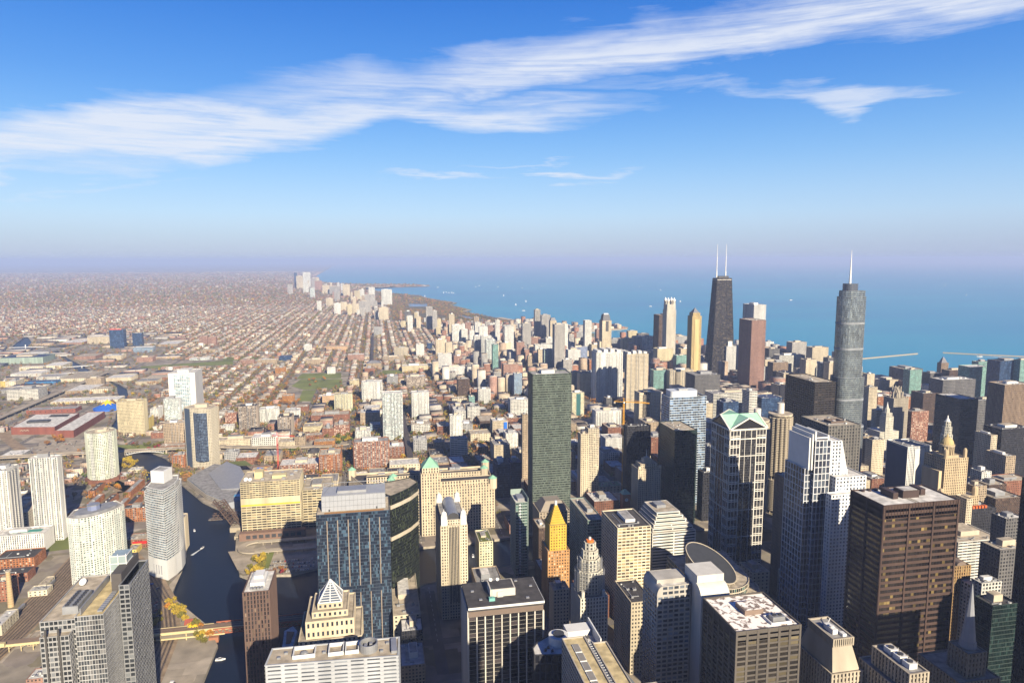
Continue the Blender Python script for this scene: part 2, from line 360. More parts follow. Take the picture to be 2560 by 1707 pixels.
def tier(F, G, RF, poly, z0, z1, st, parapet=1.0, roof=True, bay=None, floor=None, blank=None, topband=None):
    """F facade mesh, G glazing mesh, RF roof mesh. Real piers and bands stand proud of the glass."""
    p = S[st]; bay = bay or p[4]; fh = floor or p[5]; pf, bf, tp, tb = p[6:10]
    n = len(poly)
    nf = max(1, round((z1-z0)/fh)); fh = (z1-z0)/nf
    for i in range(n):
        a = Vector(poly[i]); b = Vector(poly[(i+1) % n]); e = b-a; L = e.length
        if L < 0.4: continue
        e.normalize(); o = Vector((e.y, -e.x))
        nb = max(1, round(L/bay)); bw = L/nb
        def P3(u, out, z):
            q = a+e*u+o*out; return (q.x, q.y, z)
        u0 = rnd.randint(0, 9)*13
        if blank and i in blank:
            F.quad(P3(0, .02, z0), P3(L, .02, z0), P3(L, .02, z1), P3(0, .02, z1), 0)
            if tp > 0: pass
            continue
        G.quad(P3(0, 0, z0), P3(L, 0, z0), P3(L, 0, z1), P3(0, 0, z1), 0, [(u0, 0), (u0+nb, 0), (u0+nb, nf), (u0, nf)])
        # bands
        H = fh*bf
        for k in range(nf+1):
            zb = z0+k*fh-(H*0.5); zt = zb+H
            if k == 0: zb = z0
            if k == nf: zt = z1
            if topband and k == nf: zb = z1-topband
            F.quad(P3(0, tb, zb), P3(L+tb-.004, tb, zb), P3(L+tb-.004, tb, zt), P3(0, tb, zt), 0)
            F.quad(P3(0, 0, zt), P3(0, tb, zt), P3(L, tb, zt), P3(L, 0, zt), 0)
            if k: F.quad(P3(0, tb, zb), P3(0, 0, zb), P3(L, 0, zb), P3(L, tb, zb), 0)
        # piers
        w = bw*pf
        for k in range(nb+1):
            ua, ub = k*bw-w/2, k*bw+w/2
            if k == 0: ua = 0
            if k == nb: ub = L+tp-.004
            F.quad(P3(ua, tp, z0), P3(ub, tp, z0), P3(ub, tp, z1), P3(ua, tp, z1), 0)
            if k: F.quad(P3(ua, 0, z0), P3(ua, tp, z0), P3(ua, tp, z1), P3(ua, 0, z1), 0)
            F.quad(P3(ub, tp, z0), P3(ub, 0, z0), P3(ub, 0, z1), P3(ub, tp, z1), 0)
    if roof:
        ex = max(tp, tb)+.02; po = offset(poly, ex); pi = offset(poly, -0.4)
        zc = z1+.02; zr = z1-parapet
        for i in range(n):
            j = (i+1) % n
            F.quad((*po[i], zc), (*po[j], zc), (*pi[j], zc), (*pi[i], zc), 0)
            F.quad((*pi[j], zr), (*pi[i], zr), (*pi[i], zc), (*pi[j], zc), 0)
            F.quad((*po[i], zc-.5), (*po[j], zc-.5), (*po[j], zc), (*po[i], zc), 0)
        RF.poly([(*q, zr) for q in pi], 0)

def finish(root, F, G, RF, st, roof='t', fm=None):
    ms = smats(st, roof)
    if F.f: F.build('facade', [fm or ms[0]], root)
    if G.f: G.build('glazing', [ms[1]], root)
    if RF.f: RF.build('roof' if len(RF.f) == 1 else 'roof_terraces', [ms[2]], root)

def roof_kit(root, x0, x1, y0, y1, z, r, big=True, mat=None, n_units=None):
    """penthouse, units and fans standing on a roof"""
    w, d = x1-x0, y1-y0
    if min(w, d) < 7: return
    if big:
        pw, pd = w*r.uniform(.3, .5), d*r.uniform(.35, .55)
        cx = x0+w*r.uniform(.4, .6); cy = y0+d*r.uniform(.5, .62); ph = r.uniform(3.5, 6.5) if w > 15 else 3
        m = MB(); m.box(cx-pw/2, cx+pw/2, cy-pd/2, cy+pd/2, z, z+ph, 0)
        m.box(cx-pw/2+.6, cx+pw/2-.6, cy-pd/2+.6, cy+pd/2-.6, z+ph, z+ph+.12, 1)
        m.build('penthouse', [mat or r.choice([BEIGE, LOUV, MWHITE]), roofmat(r.choice('wgt'))], root)
    n = n_units if n_units is not None else (r.randint(4, 8) if w > 14 else r.randint(2, 4))
    if y0 < 1500 and w > 14:
        m = MB(); yy = y0+d*r.uniform(.1, .25); m.box(x0+2, x0+w*r.uniform(.4, .8), yy, yy+.7, z, z+.8, 0); m.box(x0+w*.2, x0+w*.2+.6, yy+.7, y0+d*.8, z, z+.7, 0); m.build('duct', [METAL], root)
        m = MB(); m.beam((x0+w*.8, y0+d*.7, z), (x0+w*.8, y0+d*.7, z+r.uniform(4, 9)), .3); m.build('mast', [MDARK], root)
    for k in range(n):
        ux = r.uniform(x0+2, x1-4); uy = r.choice([r.uniform(y0+1.5, y0+d*.22), r.uniform(y0+d*.8, y1-3)]) if big else r.uniform(y0+1.5, y1-3.5)
        m = MB(); a = r.uniform(1.6, 3.8); hh = r.uniform(1.2, 2.6)
        if r.random() < .65:
            m.box(ux, ux+a, uy, uy+a*.7, z, z+hh, 0); m.cyl(ux+a/2, uy+a*.35, a*.24, z+hh, z+hh+.3, 1, 8)
            m.build('rooftop_unit', [METAL, MDARK], root)
        else:
            m.cyl(ux, uy, a*.4, z, z+hh*.7, 0, 10, a*.34); m.cyl(ux, uy, a*.25, z+hh*.7, z+hh*.72, 1, 8)
            m.build('roof_fan', [MWHITE, MDARK], root)

def balconies(root, x0, x1, y0, y1, z0, z1, r, fh=3.1, east=False, mat=None, bay=7.0):
    """stacks of projecting balconies with rails on the south (and east) face"""
    runs = [('s', x0, x1)] + ([('e', y0, y1)] if east else [('w', y0, y1)])
    for side, a, b in runs:
        n = max(1, int((b-a)/bay)); st = (b-a)/n
        for k in range(n):
            if r.random() < .3: continue
            c = a+(k+.5)*st; m = MB(); hw = st*.24
            z = z0+fh*2
            while z < z1-2:
                if side == 's': bx = (c-hw, c+hw, y0-1.7, y0-.52)
                elif side == 'e': bx = (x1+.52, x1+1.7, c-hw, c+hw)
                else: bx = (x0-1.7, x0-.52, c-hw, c+hw)
                m.box(*bx, z, z+.22, 0, True)
                if side == 's': m.box(bx[0], bx[1], bx[2], bx[2]+.08, z+.22, z+1.2, 1)
                elif side == 'e': m.box(bx[1]-.08, bx[1], bx[2], bx[3], z+.22, z+1.2, 1)
                else: m.box(bx[0], bx[0]+.08, bx[2], bx[3], z+.22, z+1.2, 1)
                z += fh
            if m.f:
                zt = z-fh+.22
                if side == 's': m.box(c-.09, c+.09, y0-1.6, y0-.5, z0+fh*2, zt)
                elif side == 'e': m.box(x1+.5, x1+1.6, c-.09, c+.09, z0+fh*2, zt)
                else: m.box(x0-1.6, x0-.5, c-.09, c+.09, z0+fh*2, zt)
                m.build('balconies', [mat or MWHITE, METAL], root)
KEEP = []     # footprints (x0,x1,y0,y1)
def keep(x0, x1, y0, y1, m=3): KEEP.append((min(x0, x1)-m, max(x0, x1)+m, y0-m, y1+m))

def simple_building(x0, x1, y0, y1, h, st, opts, name, label, group=None, cat=None):
    r = random.Random(hash((round(x0), round(y0), round(h))) & 0xffff)
    root = thing(name, label, cat or name.replace('_', ' '), (round((x0+x1)/2, 1), round((y0+y1)/2, 1), 0), group)
    F, G, RF = MB(), MB(), MB()
    rc = next((o[1] for o in opts if len(o) == 2 and o[0] == 'r'), 't')
    far = y0 > 3300
    poly = rect(x0, x1, y0, y1)
    w, d = x1-x0, y1-y0
    kw = dict(bay=S[st][4]*(1.5 if far else 1), floor=S[st][5]*(1.5 if far else 1))
    tier(F, G, RF, poly, 0, h, st, parapet=1.1 if h > 15 else .6, **kw)
    finish(root, F, G, RF, st, rc)
    if 'bal' in opts: balconies(root, x0, x1, y0, y1, 0, h, r, S[st][5], east=(x1 < -20), mat=plain('wall_'+st, S[st][0]))
    if not far or h > 60:
        roof_kit(root, x0+1, x1-1, y0+1, y1-1, h-(1.1 if h > 15 else .6), r, big='pen0' not in opts and h > 18, n_units=None if y0 < 2400 else 1)
    keep(x0, x1, y0, y1)
    return root

SPEC = [
(506.1,531.3,456.7,474.7,120.0,'grnd',['rk'],'office_tower','dark green glass tower with white grid panels at lower right'),
(349.7,358.0,485.6,505.6,60.0,'yel',['rt'],'office_building','little ochre building squeezed between two towers'),
(590.3,613.1,546.7,558.5,88.0,'wlft',['rw'],'hotel','white hotel tower with square windows and grey roof'),
(621.6,660.0,557.9,581.0,115.0,'greyd',['rt'],'office_tower','grey glass tower near the right edge above the white hotel'),
(590.7,599.0,559.3,571.0,80.0,'wlft',['rw'],'hotel','narrow white wing left of the white hotel tower'),
(581.4,601.1,571.8,589.8,95.0,'gold',['pen0', 'rt'],'office_tower','brown terracotta tower with arched top windows'),
(239.9,262.2,602.2,649.1,76.0,'crmk',['rk', 'pen0'],'office_building','beige light-court building with dark roof beside curved white tower'),
(697.4,721.4,622.3,640.3,118.0,'greyd',['rw'],'office_tower','glass tower with white roof at the right edge'),
(15.2,38.1,623.6,663.6,24.0,'tan',['rw'],'office_building','small tan building with murals at the bottom'),
(17.7,38.7,664.4,689.4,36.0,'blks',['rw'],'office_building','low dark building with white sign roof'),
(10.0,38.1,690.2,800.2,40.0,'cream',['rt'],'opera_garage','cream banded parking building with flat beige roof'),
(179.5,196.7,673.0,691.0,60.0,'crmk',['rt'],'office_building','small cream building with white roof below the gold topped tower'),
(463.4,473.6,680.3,699.2,45.0,'cream',['rt'],'theatre','narrow theatre with green roof left of the blue grey tower'),
(-337.3,-317.7,690.2,708.2,13.5,'brkpk',['rw'],'loft_building','pink brick loft with arched windows at the lower left corner'),
(260.6,299.6,699.1,753.7,112.0,'grid2',['rk'],'office_tower','cream gridded office tower with dark roof, centre front'),
(714.5,777.9,699.7,750.1,56.0,'wstr',['rt'],'department_store','wide cream banded store with a tan roof'),
(473.1,488.2,700.0,730.0,152.6,'brst',['rt'],'office_tower','brown tower with gabled white top corners'),
(433.0,455.0,704.7,734.7,40.0,'cream',['rt'],'theatre','low theatre with beige roof behind the round glass building'),
(775.2,783.5,750.9,768.9,90.0,'crmp',['rt'],'office_building','cream block with ornate corner turret'),
(790.4,829.7,757.1,797.1,72.0,'blks',['rk'],'office_building','black building with orange roof boxes at right'),
(248.0,267.6,769.4,848.1,95.0,'grnw',['rt'],'office_tower','green glass stepped office block with tan roof'),
(851.1,896.0,777.7,817.7,75.0,'brndk',['rt'],'office_building','brown building behind black building with orange roof boxes'),
(-376.0,-367.1,778.6,796.6,8.1,'tan',['rt'],'signal_building','small tan signal building between rail tracks and grey tower'),
(116.1,132.2,785.0,821.8,72.0,'yelw',['rg'],'office_building','yellow white building with roof garden beside black roofed tower'),
(829.4,849.8,792.8,810.8,90.0,'tan',['rt'],'office_building','tan small tower right of the domed cream tower'),
(597.4,646.3,802.2,862.5,187.0,'lbg',['pen0', 'rt'],'office_tower','dark gridded tower with sunken rooftop court'),
(-426.1,-414.4,807.9,844.6,12.1,'cream',['rw'],'warehouse','cream warehouse with grey roof beside the rail tracks, left edge'),
(893.6,924.5,829.8,856.2,75.0,'brndk',['rt'],'office_building','dark building at right below the small white one'),
(203.6,216.2,840.1,875.0,60.0,'brndk',['rt'],'office_building','dark old building left of the gold topped tower'),
(925.1,942.3,873.1,893.3,80.0,'wht',['rt'],'office_building','small white building with red roof hut at right'),
(985.1,1038.8,888.5,921.9,55.0,'brk',['rt'],'office_building','dark red brick block at the right edge'),
(216.4,260.4,889.8,930.0,62.0,'tanroof',['rt'],'office_building','beaux arts block with stepped tan roof behind the gold top'),
(803.9,844.5,890.9,934.5,122.0,'wblu',['pen0', 'rg'],'office_tower','square white building with blue glass west side and flat roof'),
(-461.8,-443.6,893.1,910.0,25.1,'brk',['rk'],'loft_building','dark red brick loft right behind the round chimney'),
(-429.0,-408.0,899.7,914.8,7.1,'cream',['rw'],'shed','low pale shed beside the railway yard at the left'),
(-424.5,-415.9,915.6,939.6,7.2,'cream',['rt'],'shed','long pale shed further up the railway yard'),
(1023.1,1041.5,922.7,960.9,85.0,'tan',['rw'],'office_building','tan corner building with white roof at right'),
(-488.6,-450.0,946.5,966.8,11.8,'brk',['rk'],'loft_building','brick loft beside the leaning round chimney'),
(445.7,482.6,955.1,1016.9,150.0,'grnd',['pen0', 'rt'],'office_tower','dark green glass box tower with tan roof'),
(1049.9,1110.7,958.6,995.1,120.0,'blks',['rk'],'office_tower','dark low block below the ribbed tower at right edge'),
(497.5,517.9,960.0,978.0,78.8,'blks',['rk'],'office_tower',"black glass block beside the gabled tower's left"),
(1031.8,1043.6,961.7,993.0,110.0,'crmp',['rt'],'office_building','art deco cream tower in half shade at right'),
(-507.8,-459.7,986.9,1019.7,15.4,'brkor',['rk'],'apartment_building','orange brick block with black balconies, in front of the low white block'),
(230.3,290.8,992.9,1024.4,239.0,'grn',['rg'],'skyscraper','tall grey green banded glass tower in the middle of the picture'),
(330.9,371.5,994.0,1039.0,32.0,'brkd',['rw'],'office_building','white roofed hall beside the red clock tower'),
(713.0,751.3,997.4,1080.2,208.0,'brn',['pen0', 'rt'],'office_tower','black slab tower with recessed top left of the silver tower'),
(-350.9,-338.9,1004.0,1026.0,8.0,'yel',['rt'],'shop','small yellow and brown building near the red awning'),
(-288.5,-274.8,1007.2,1025.2,48.6,'crmp',['rg'],'apartment_building','pale cream apartment block against the river edge, right of the glass-fronted tower'),
(470.0,534.7,1029.0,1063.0,186.0,'blub2',['pen0', 'rk'],'office_tower','blue glass tower with white bands and white rooftop drum'),
(-359.2,-331.8,1030.6,1055.6,12.3,'brk',['rt'],'loft_building','brick warehouse with red awning left of the river'),
(-534.4,-472.0,1044.1,1075.3,26.7,'wv',['rw'],'apartment_building',"low white block with dark window slots and green pool deck at its white towers' feet"),
(1144.2,1203.6,1046.6,1082.3,178.0,'brst',['rt'],'office_tower','brown ribbed tower with white domes on its roof at right edge'),
(-557.9,-526.4,1076.1,1109.0,112.0,'wht',['bal', 'rw'],'apartment_tower','white condominium tower cut off by the left edge of the view'),
(416.0,458.5,1079.7,1094.8,128.0,'blks',['pen0', 'rk'],'office_tower','black unfinished tower in shade below the yellow crane'),
(-499.8,-462.8,1083.0,1098.4,126.0,'wht',['bal', 'rw'],'apartment_tower','tall white condominium tower with pale green glass strip, second from left edge'),
(905.9,930.6,1089.8,1107.8,75.0,'crmp',['rk'],'office_building','beige office block with dark roof behind the white blue block'),
(338.3,351.5,1092.8,1110.8,115.5,'crmp',['rt'],'apartment_tower','flat front wing of the slim cream tower'),
(419.3,445.5,1095.6,1125.6,10.9,'greyc',['rw'],'office_building','grey building with small green domed turret'),
(374.3,418.3,1098.7,1125.1,17.9,'cream',['pen0', 'rt'],'sports_club','cream low building with two green tennis courts on its roof'),
(355.1,373.4,1103.2,1123.2,121.5,'crmpc',['rt'],'apartment_tower','slim cream tower with rounded gridded front'),
(906.5,925.3,1115.4,1133.4,75.0,'tan',['rt'],'office_building','tan office block facing the river right of dark gridded tower'),
(1130.7,1169.8,1126.5,1188.8,135.0,'brg',['pen0', 'rw'],'office_tower','dark grey brown slab with white roof, behind the domed towers'),
(197.8,221.7,1128.3,1168.3,60.0,'bluds',['rk'],'office_building','teal glass wing joined to the navy glass block'),
(-400.8,-365.1,1138.9,1160.3,22.1,'brkor',['bal', 'rk'],'apartment_building','red brick balcony block between the fan tower and glass-fronted tower'),
(-579.1,-535.8,1143.0,1203.0,26.0,'cream',['rt'],'parking_podium','cream podium between the two white towers at far left'),
(597.6,619.7,1150.0,1175.0,62.1,'greyc',['rt'],'office_tower','round topped grey tower behind the gabled tower'),
(229.1,248.4,1160.9,1190.9,52.2,'bluds',['rb'],'office_building','navy glass block with dark roof left of the green banded tower'),
(353.7,369.3,1200.0,1222.0,11.8,'brkor',['rw'],'loft_building','orange brick loft right of the green banded tower'),
(264.3,273.7,1222.3,1234.3,123.9,'tan',['rt'],'apartment_tower','narrow tan tower half hidden behind the green banded tower'),
(1279.6,1326.7,1230.4,1258.7,105.0,'greyd',['rg'],'office_building','grey office block behind the dark grey brown slab'),
(381.1,397.1,1290.0,1315.0,12.3,'greyd',['rw'],'loft_building','dark loft with white roof right of the green banded tower'),
(1177.2,1220.9,1300.0,1326.3,70.0,'brkw',['rt'],'office_building','white banded block with red roof right of the gothic tower'),
(18.9,76.6,1310.3,1350.3,15.3,'cream',['rw'],'warehouse','white blank warehouse behind the market building'),
(-114.1,-74.1,1324.7,1369.7,39.1,'brkor',['bal', 'rt'],'apartment_building','tall red brick block at the end of the long lofts'),
(-189.2,-116.6,1334.9,1379.9,20.0,'brkw',['bal', 'rw'],'apartment_building','long red brick lofts with a white rooftop row'),
(-49.5,18.4,1342.3,1372.3,55.7,'brkw',['bal', 'rg'],'apartment_tower','big red brick balcony block above the market building'),
(473.0,515.7,1350.0,1385.9,33.3,'wv',['rw'],'office_building','white ribbed office block left of the black unfinished tower'),
(742.0,778.5,1350.0,1380.0,99.3,'bluds',['rb'],'hotel','dark hotel block in front of the grey and white banded block'),
(1129.5,1155.5,1350.0,1368.0,63.9,'crmp',['rt'],'hotel','cream wing attached to the domed cream tower'),
(-490.7,-469.9,1374.0,1404.0,5.3,'brk',['rw'],'leisure_building','low red brick block with pale blue roof court'),
(146.3,180.4,1380.9,1401.4,42.5,'wstr',['pen0', 'rg'],'hotel','lower hotel block under the stepped white tower'),
(861.1,912.9,1393.6,1433.6,95.0,'bluds',['pen0', 'rb'],'hotel','dark blue octagonal hotel block behind the corncob towers'),
(412.1,431.9,1400.0,1430.0,13.8,'wstr',['rw'],'office_building','white banded block between green tower and slim cream tower'),
(833.7,852.6,1400.0,1430.0,111.0,'wstr',['rt'],'office_building',"striped block behind the gabled tower's right"),
(203.2,227.8,1401.7,1431.7,15.5,'org',['rt'],'shop','orange brick block below the plain cream block'),
(19.6,51.4,1407.2,1447.2,24.4,'brk',['bal', 'rw'],'apartment_building','lower brick wing beside the big red brick block'),
(-481.4,-459.0,1412.6,1432.6,5.5,'cream',['rw'],'boat_shed','white roofed shed by the yellow trees on the river'),
(240.0,266.3,1415.2,1445.2,24.1,'tan',['rt'],'loft_building','tan loft beside the small white blank walled building'),
(1161.7,1184.0,1420.0,1438.0,103.9,'crmp',['rt'],'hotel','cream stepped tower with a low dome right of the silver tower'),
(-283.7,-245.8,1423.2,1463.2,14.8,'brk',['rw'],'loft_building','red brick loft above the sloped grey roof'),
(271.3,297.4,1426.1,1456.1,35.3,'wht',['rw'],'loft_building','small white blank walled building'),
(-405.0,-382.8,1429.2,1447.2,25.7,'brkor',['bal', 'rw'],'apartment_building',"small brick balcony block at the bridge's east end"),
(115.9,138.1,1432.5,1462.5,22.8,'tan',['rt'],'loft_building','tan loft left of the stepped white tower'),
(72.3,100.1,1437.3,1472.3,28.7,'greyc',['rw'],'loft_building','grey loft with white roof right of the train line'),
(-310.9,-285.7,1446.8,1470.0,21.8,'greyc',['rg'],'warehouse','grey concrete warehouse with ramp, above the sloped grey roof'),
(-150.0,-124.7,1449.2,1489.2,8.2,'cream',['rk'],'church_hall','cream hall with black pitched roof behind the long lofts'),
(1343.0,1385.2,1450.0,1490.0,75.0,'brndk',['rk'],'office_building','dark block right of the green balcony tower'),
(1660.4,1695.1,1480.0,1499.2,145.8,'teal',['rt'],'apartment_tower','teal tower cut by the right edge'),
(1429.2,1527.5,1482.5,1527.5,100.0,'greyd',['rw'],'office_building','dark block with white rooftop domes'),
(1444.4,1525.4,1528.3,1568.3,75.0,'wlft',['rw'],'office_building','grey block with white roof below the white domes'),
(774.4,795.8,1500.0,1525.0,64.0,'crmp',['rt'],'office_building','cream block right of the blue banded tower'),
(797.8,899.6,1500.0,1545.0,87.2,'wstr',['rg'],'office_tower','grey and white banded office block behind the gabled roof'),
(1618.9,1684.8,1500.0,1539.6,141.2,'bluds',['rk'],'apartment_tower','dark blue glass tower near the right edge'),
(204.5,249.6,1504.0,1544.0,17.7,'cream',['rt'],'office_building','plain cream block left of the tall green glass tower'),
(617.6,672.1,1524.6,1557.3,92.4,'crmp',['bal', 'rt'],'hotel','beige hotel with bowed balconies beside the yellow crane'),
(-215.4,-182.3,1527.4,1562.4,16.4,'crmp',['rt'],'loft_building','cream loft right of the red crane'),
(-182.2,-161.5,1529.3,1564.3,25.8,'tan',['rk'],'loft_building','tan loft with dark roof right of the red crane'),
(-141.2,-97.3,1529.5,1559.5,11.9,'org',['rt'],'office_building','curved orange brick office beside the highway ramp'),
(-273.4,-223.5,1539.5,1579.5,25.3,'wlft',['rw'],'loft_building','white loft with square windows left of the red crane'),
(161.8,189.6,1540.0,1558.0,54.5,'wht',['bal', 'rw'],'apartment_tower','stepped white tower rising over the hotel block'),
(261.6,296.6,1541.2,1576.2,36.5,'crmp',['rw'],'loft_building','cream loft with a blue sign wall'),
(516.8,580.6,1548.9,1578.9,46.4,'wht',['bal', 'rw'],'apartment_building','cream squat apartment block below the paired giants'),
(1296.0,1338.1,1550.0,1590.0,48.2,'brkor',['rt'],'apartment_building','orange brick building left of the gothic tower'),
(1380.8,1425.4,1550.0,1590.0,44.6,'brkor',['rt'],'apartment_building','orange brick building right of the gothic tower'),
(-774.2,-735.0,1555.6,1605.6,8.1,'greyc',['rw'],'warehouse','pale roofed low warehouse in front of the left white towers'),
(10.5,54.6,1558.8,1585.3,109.3,'whtg',['bal', 'pen0', 'rw'],'apartment_tower','tall white framed glass balcony tower with high slab fin'),
(-358.0,-278.2,1559.9,1589.9,18.8,'crmp',['rt'],'loft_building','long curved cream loft row right of the blue tower'),
(-52.0,-19.7,1562.2,1597.2,23.8,'wht',['bal', 'rw'],'apartment_building','white mid rise with roof terrace left of the tall white tower'),
(-468.3,-415.6,1564.4,1589.4,11.0,'brk',['rt'],'shop',"low brick building at the tan tower's foot by the park"),
(-166.2,-128.3,1592.6,1616.6,11.6,'brk',['rt'],'loft_building','low red brick loft below the cream-yellow loft'),
(76.6,119.4,1595.1,1640.1,23.7,'wlft',['rt'],'loft_building','white pier loft below the rounded white tower'),
(1626.2,1689.4,1600.0,1637.9,109.9,'teal',['pen0', 'rw'],'apartment_tower','pale teal banded tower with white roof'),
(1691.0,1718.1,1600.0,1630.0,92.9,'brst',['rt'],'apartment_building','brown block right of the pale teal banded tower'),
(-470.4,-426.9,1609.0,1639.0,50.7,'tan',['bal', 'rt'],'apartment_tower','tan brick apartment block below the slim white and glass tower'),
(-129.8,-103.9,1617.4,1657.4,19.6,'brk',['rt'],'loft_building','red brick loft left of the tower with a brick stack'),
(-103.7,-69.3,1625.5,1665.5,24.5,'brkw',['rt'],'loft_building','red brick loft with large white windows and rooftop stack'),
(244.9,284.9,1629.9,1689.9,16.5,'brndk',['rt'],'restaurant','dark wide low building with tan roof and deep eaves'),
(-231.0,-200.5,1637.5,1681.6,47.0,'greybr',['bal', 'rk'],'apartment_tower','brown balcony tower with dark stepped roof'),
(-20.4,2.8,1649.9,1674.9,16.2,'blub',['rw'],'office_building',"blue banded glass block touching the tall white tower's left side"),
(-176.4,-135.1,1654.9,1694.9,17.3,'yelg',['rt'],'loft_building','cream-yellow loft with tiny green roof hut'),
(-519.5,-492.6,1683.2,1701.2,13.0,'brk',['rt'],'loft_building','brick low loft between the yellow block and river park'),
(-384.8,-372.8,1683.6,1701.6,66.7,'crmp',['rw'],'apartment_tower','cream tower behind the dark blue curved tower'),
(496.1,528.0,1684.4,1703.5,66.5,'yelw',['rw'],'apartment_tower','cream tower with teal glass centre strip'),
(1382.4,1405.1,1700.0,1718.0,82.3,'crmp',['rt'],'apartment_tower','cream tower behind the domed cream tower'),
(1523.8,1562.8,1700.0,1725.0,89.3,'teal',['rw'],'apartment_tower','green balcony tower near the lake'),
(1593.3,1630.9,1700.0,1730.0,76.6,'greyd',['rt'],'apartment_building','dark block below the pyramid roofed brown tower'),
(-330.0,-289.7,1710.6,1745.6,61.4,'greybr',['bal', 'rk'],'apartment_tower','brown and grey balcony tower with an arched top'),
(-44.4,3.7,1713.8,1758.8,32.0,'tan',['rw'],'loft_building','wide tan brick loft behind the small white mid rise'),
(-371.5,-346.8,1715.0,1740.0,13.5,'wht',['rw'],'hall','small plain white hall below the arched top tower'),
(657.3,717.7,1715.9,1732.2,159.1,'crmp',['bal', 'rt'],'apartment_tower','cream tower with crowned roof, right of the paired giants'),
(-603.3,-545.9,1727.9,1756.3,81.8,'yelg',['ry'],'office_tower','broad pale yellow office block with close window grid by the river bend'),
(341.7,390.1,1729.4,1764.4,45.2,'wlft',['rw'],'office_building','white block right of the slim bright blue tower'),
(251.3,281.8,1748.3,1788.3,16.1,'wht',['rw'],'office_building','white roofed corner building beside the dark museum-like block'),
(872.7,948.8,1750.0,1810.0,88.1,'greyd',['rg'],'office_building','long grey block in shade left of white gridded tower'),
(1707.0,1764.8,1750.0,1780.0,73.3,'brndk',['rt'],'office_building','brown block behind the white rooftop domes'),
(85.8,129.2,1751.5,1781.5,70.3,'wht',['bal', 'rw'],'apartment_tower','white rounded balcony tower right of the tall white framed tower'),
(-557.9,-548.7,1757.1,1807.2,29.6,'yel',['ry'],'annex','bright yellow annex at the foot of the pale yellow block'),
(-168.6,-74.4,1766.6,1811.6,18.6,'brk',['rt'],'loft_building','long red brick loft left of the wide avenue'),
(-375.5,-348.6,1776.6,1793.3,33.4,'brkw',['rt'],'apartment_building','brick and white block left of the arched roof tower'),
(623.0,654.9,1778.8,1803.8,27.8,'greyd',['rt'],'apartment_building','dark block behind the squat apartment block'),
(-295.3,-250.0,1779.3,1809.3,38.0,'wht',['bal', 'rw'],'apartment_tower','white balcony block right of the arched top tower'),
(583.5,615.8,1779.9,1804.9,9.2,'crmp',['rt'],'office_building','cream church like block left of squat apartment block'),
(1505.4,1572.5,1800.0,1835.0,41.7,'crmp',['rt'],'hotel','cream trefoil hotel near the lake with a square cap'),
(-239.1,-203.8,1824.6,1864.6,20.3,'wht',['rw'],'office_building','broad white lofts behind the brown balcony tower'),
(-530.8,-495.1,1832.9,1854.4,63.7,'whtg',['rw'],'apartment_tower','slim white and glass tower in front of the blue centred tower'),
(1367.9,1400.1,1850.0,1875.0,91.5,'crmp',['rt'],'office_building','cream hall touching the silver tower'),
(1639.0,1703.9,1850.0,1917.3,63.3,'greyd',['rt'],'apartment_tower','teal green tower with dark shaded slab behind'),
(1911.9,1956.3,1850.0,1875.0,78.7,'teal',['rt'],'apartment_tower','teal tower behind the pale teal banded tower'),
(618.9,698.0,1857.1,1902.1,145.7,'wht',['bal', 'rw'],'apartment_tower','white tower with crowned roof, left of the paired giants'),
(249.0,264.3,1857.3,1875.3,32.4,'teal',['rw'],'apartment_tower','slim teal glass block right below the dark brown slab'),
(-37.8,4.3,1864.0,1909.0,10.6,'cream',['rw'],'loft_building','cream loft behind the wide tan brick loft'),
(-116.9,-70.7,1889.1,1916.8,47.1,'yelw',['bal', 'rt'],'apartment_tower','cream and yellow balcony tower with set back top'),
(-581.8,-563.5,1893.6,1935.9,27.5,'wht',['rw'],'apartment_building','sloping white building behind the pale yellow block'),
(1322.4,1359.0,1900.0,1930.0,96.5,'crmp',['rt'],'office_building','low cream hall left of the silver tower'),
(990.2,1019.0,1900.0,1930.0,65.6,'greyd',['rt'],'office_building','grey art deco block behind the beige hotel'),
(1819.9,1846.6,1900.0,1916.6,70.4,'brst',['pen0', 'rt'],'apartment_tower','brown tower with blue grey pyramid roof near the piers'),
(-222.5,-188.3,1906.8,1936.8,13.7,'brk',['rt'],'loft_building','brick building south of the small green field'),
(283.5,317.7,1909.2,1931.2,42.9,'wht',['bal', 'rt'],'apartment_tower','cream white condominium right of the dark brown slab'),
(208.3,249.1,1917.4,1947.4,15.9,'cream',['rt'],'loft_building','cream low block right of the diagonal avenue'),
(886.8,963.5,1946.6,1972.6,70.0,'crmp',['bal', 'rt'],'hotel','beige hotel with bowed balconies behind the blue banded tower'),
(1159.4,1208.2,1950.0,2024.7,219.2,'pink',['pen0', 'rt'],'office_tower','tall rose granite tower with the white slab behind it'),
(599.2,633.5,1955.2,1980.2,70.2,'crmp',['rt'],'apartment_tower','peach stepped tower behind the teal centred tower'),
(156.5,186.7,1966.8,1996.8,14.6,'brk',['rt'],'loft_building','red brick block left of the diagonal avenue'),
(-554.8,-488.8,1969.9,2050.5,106.4,'bluw',['rw'],'office_tower','tall white tower with blue glass centre on its south face'),
(844.6,891.7,1973.4,2001.6,67.2,'teal',['rt'],'apartment_tower','dark teal tower left of the rear beige hotel'),
(273.0,294.1,1974.2,1994.2,29.5,'brk',['rt'],'apartment_building','brick mid rise between the brown slab and cream condominium'),
(-156.2,-123.1,1987.0,2022.0,25.4,'orgl',['rw'],'loft_building','peach loft with white roof left of the cream balcony tower'),
(404.0,427.5,1987.9,2009.9,70.0,'blub',['rw'],'apartment_tower','slim bright blue tower in front of the rose brick slab'),
(-45.1,12.7,1995.3,2025.3,59.5,'wht',['bal', 'rw'],'apartment_tower','broad white balcony tower with blue green glass near the green fields'),
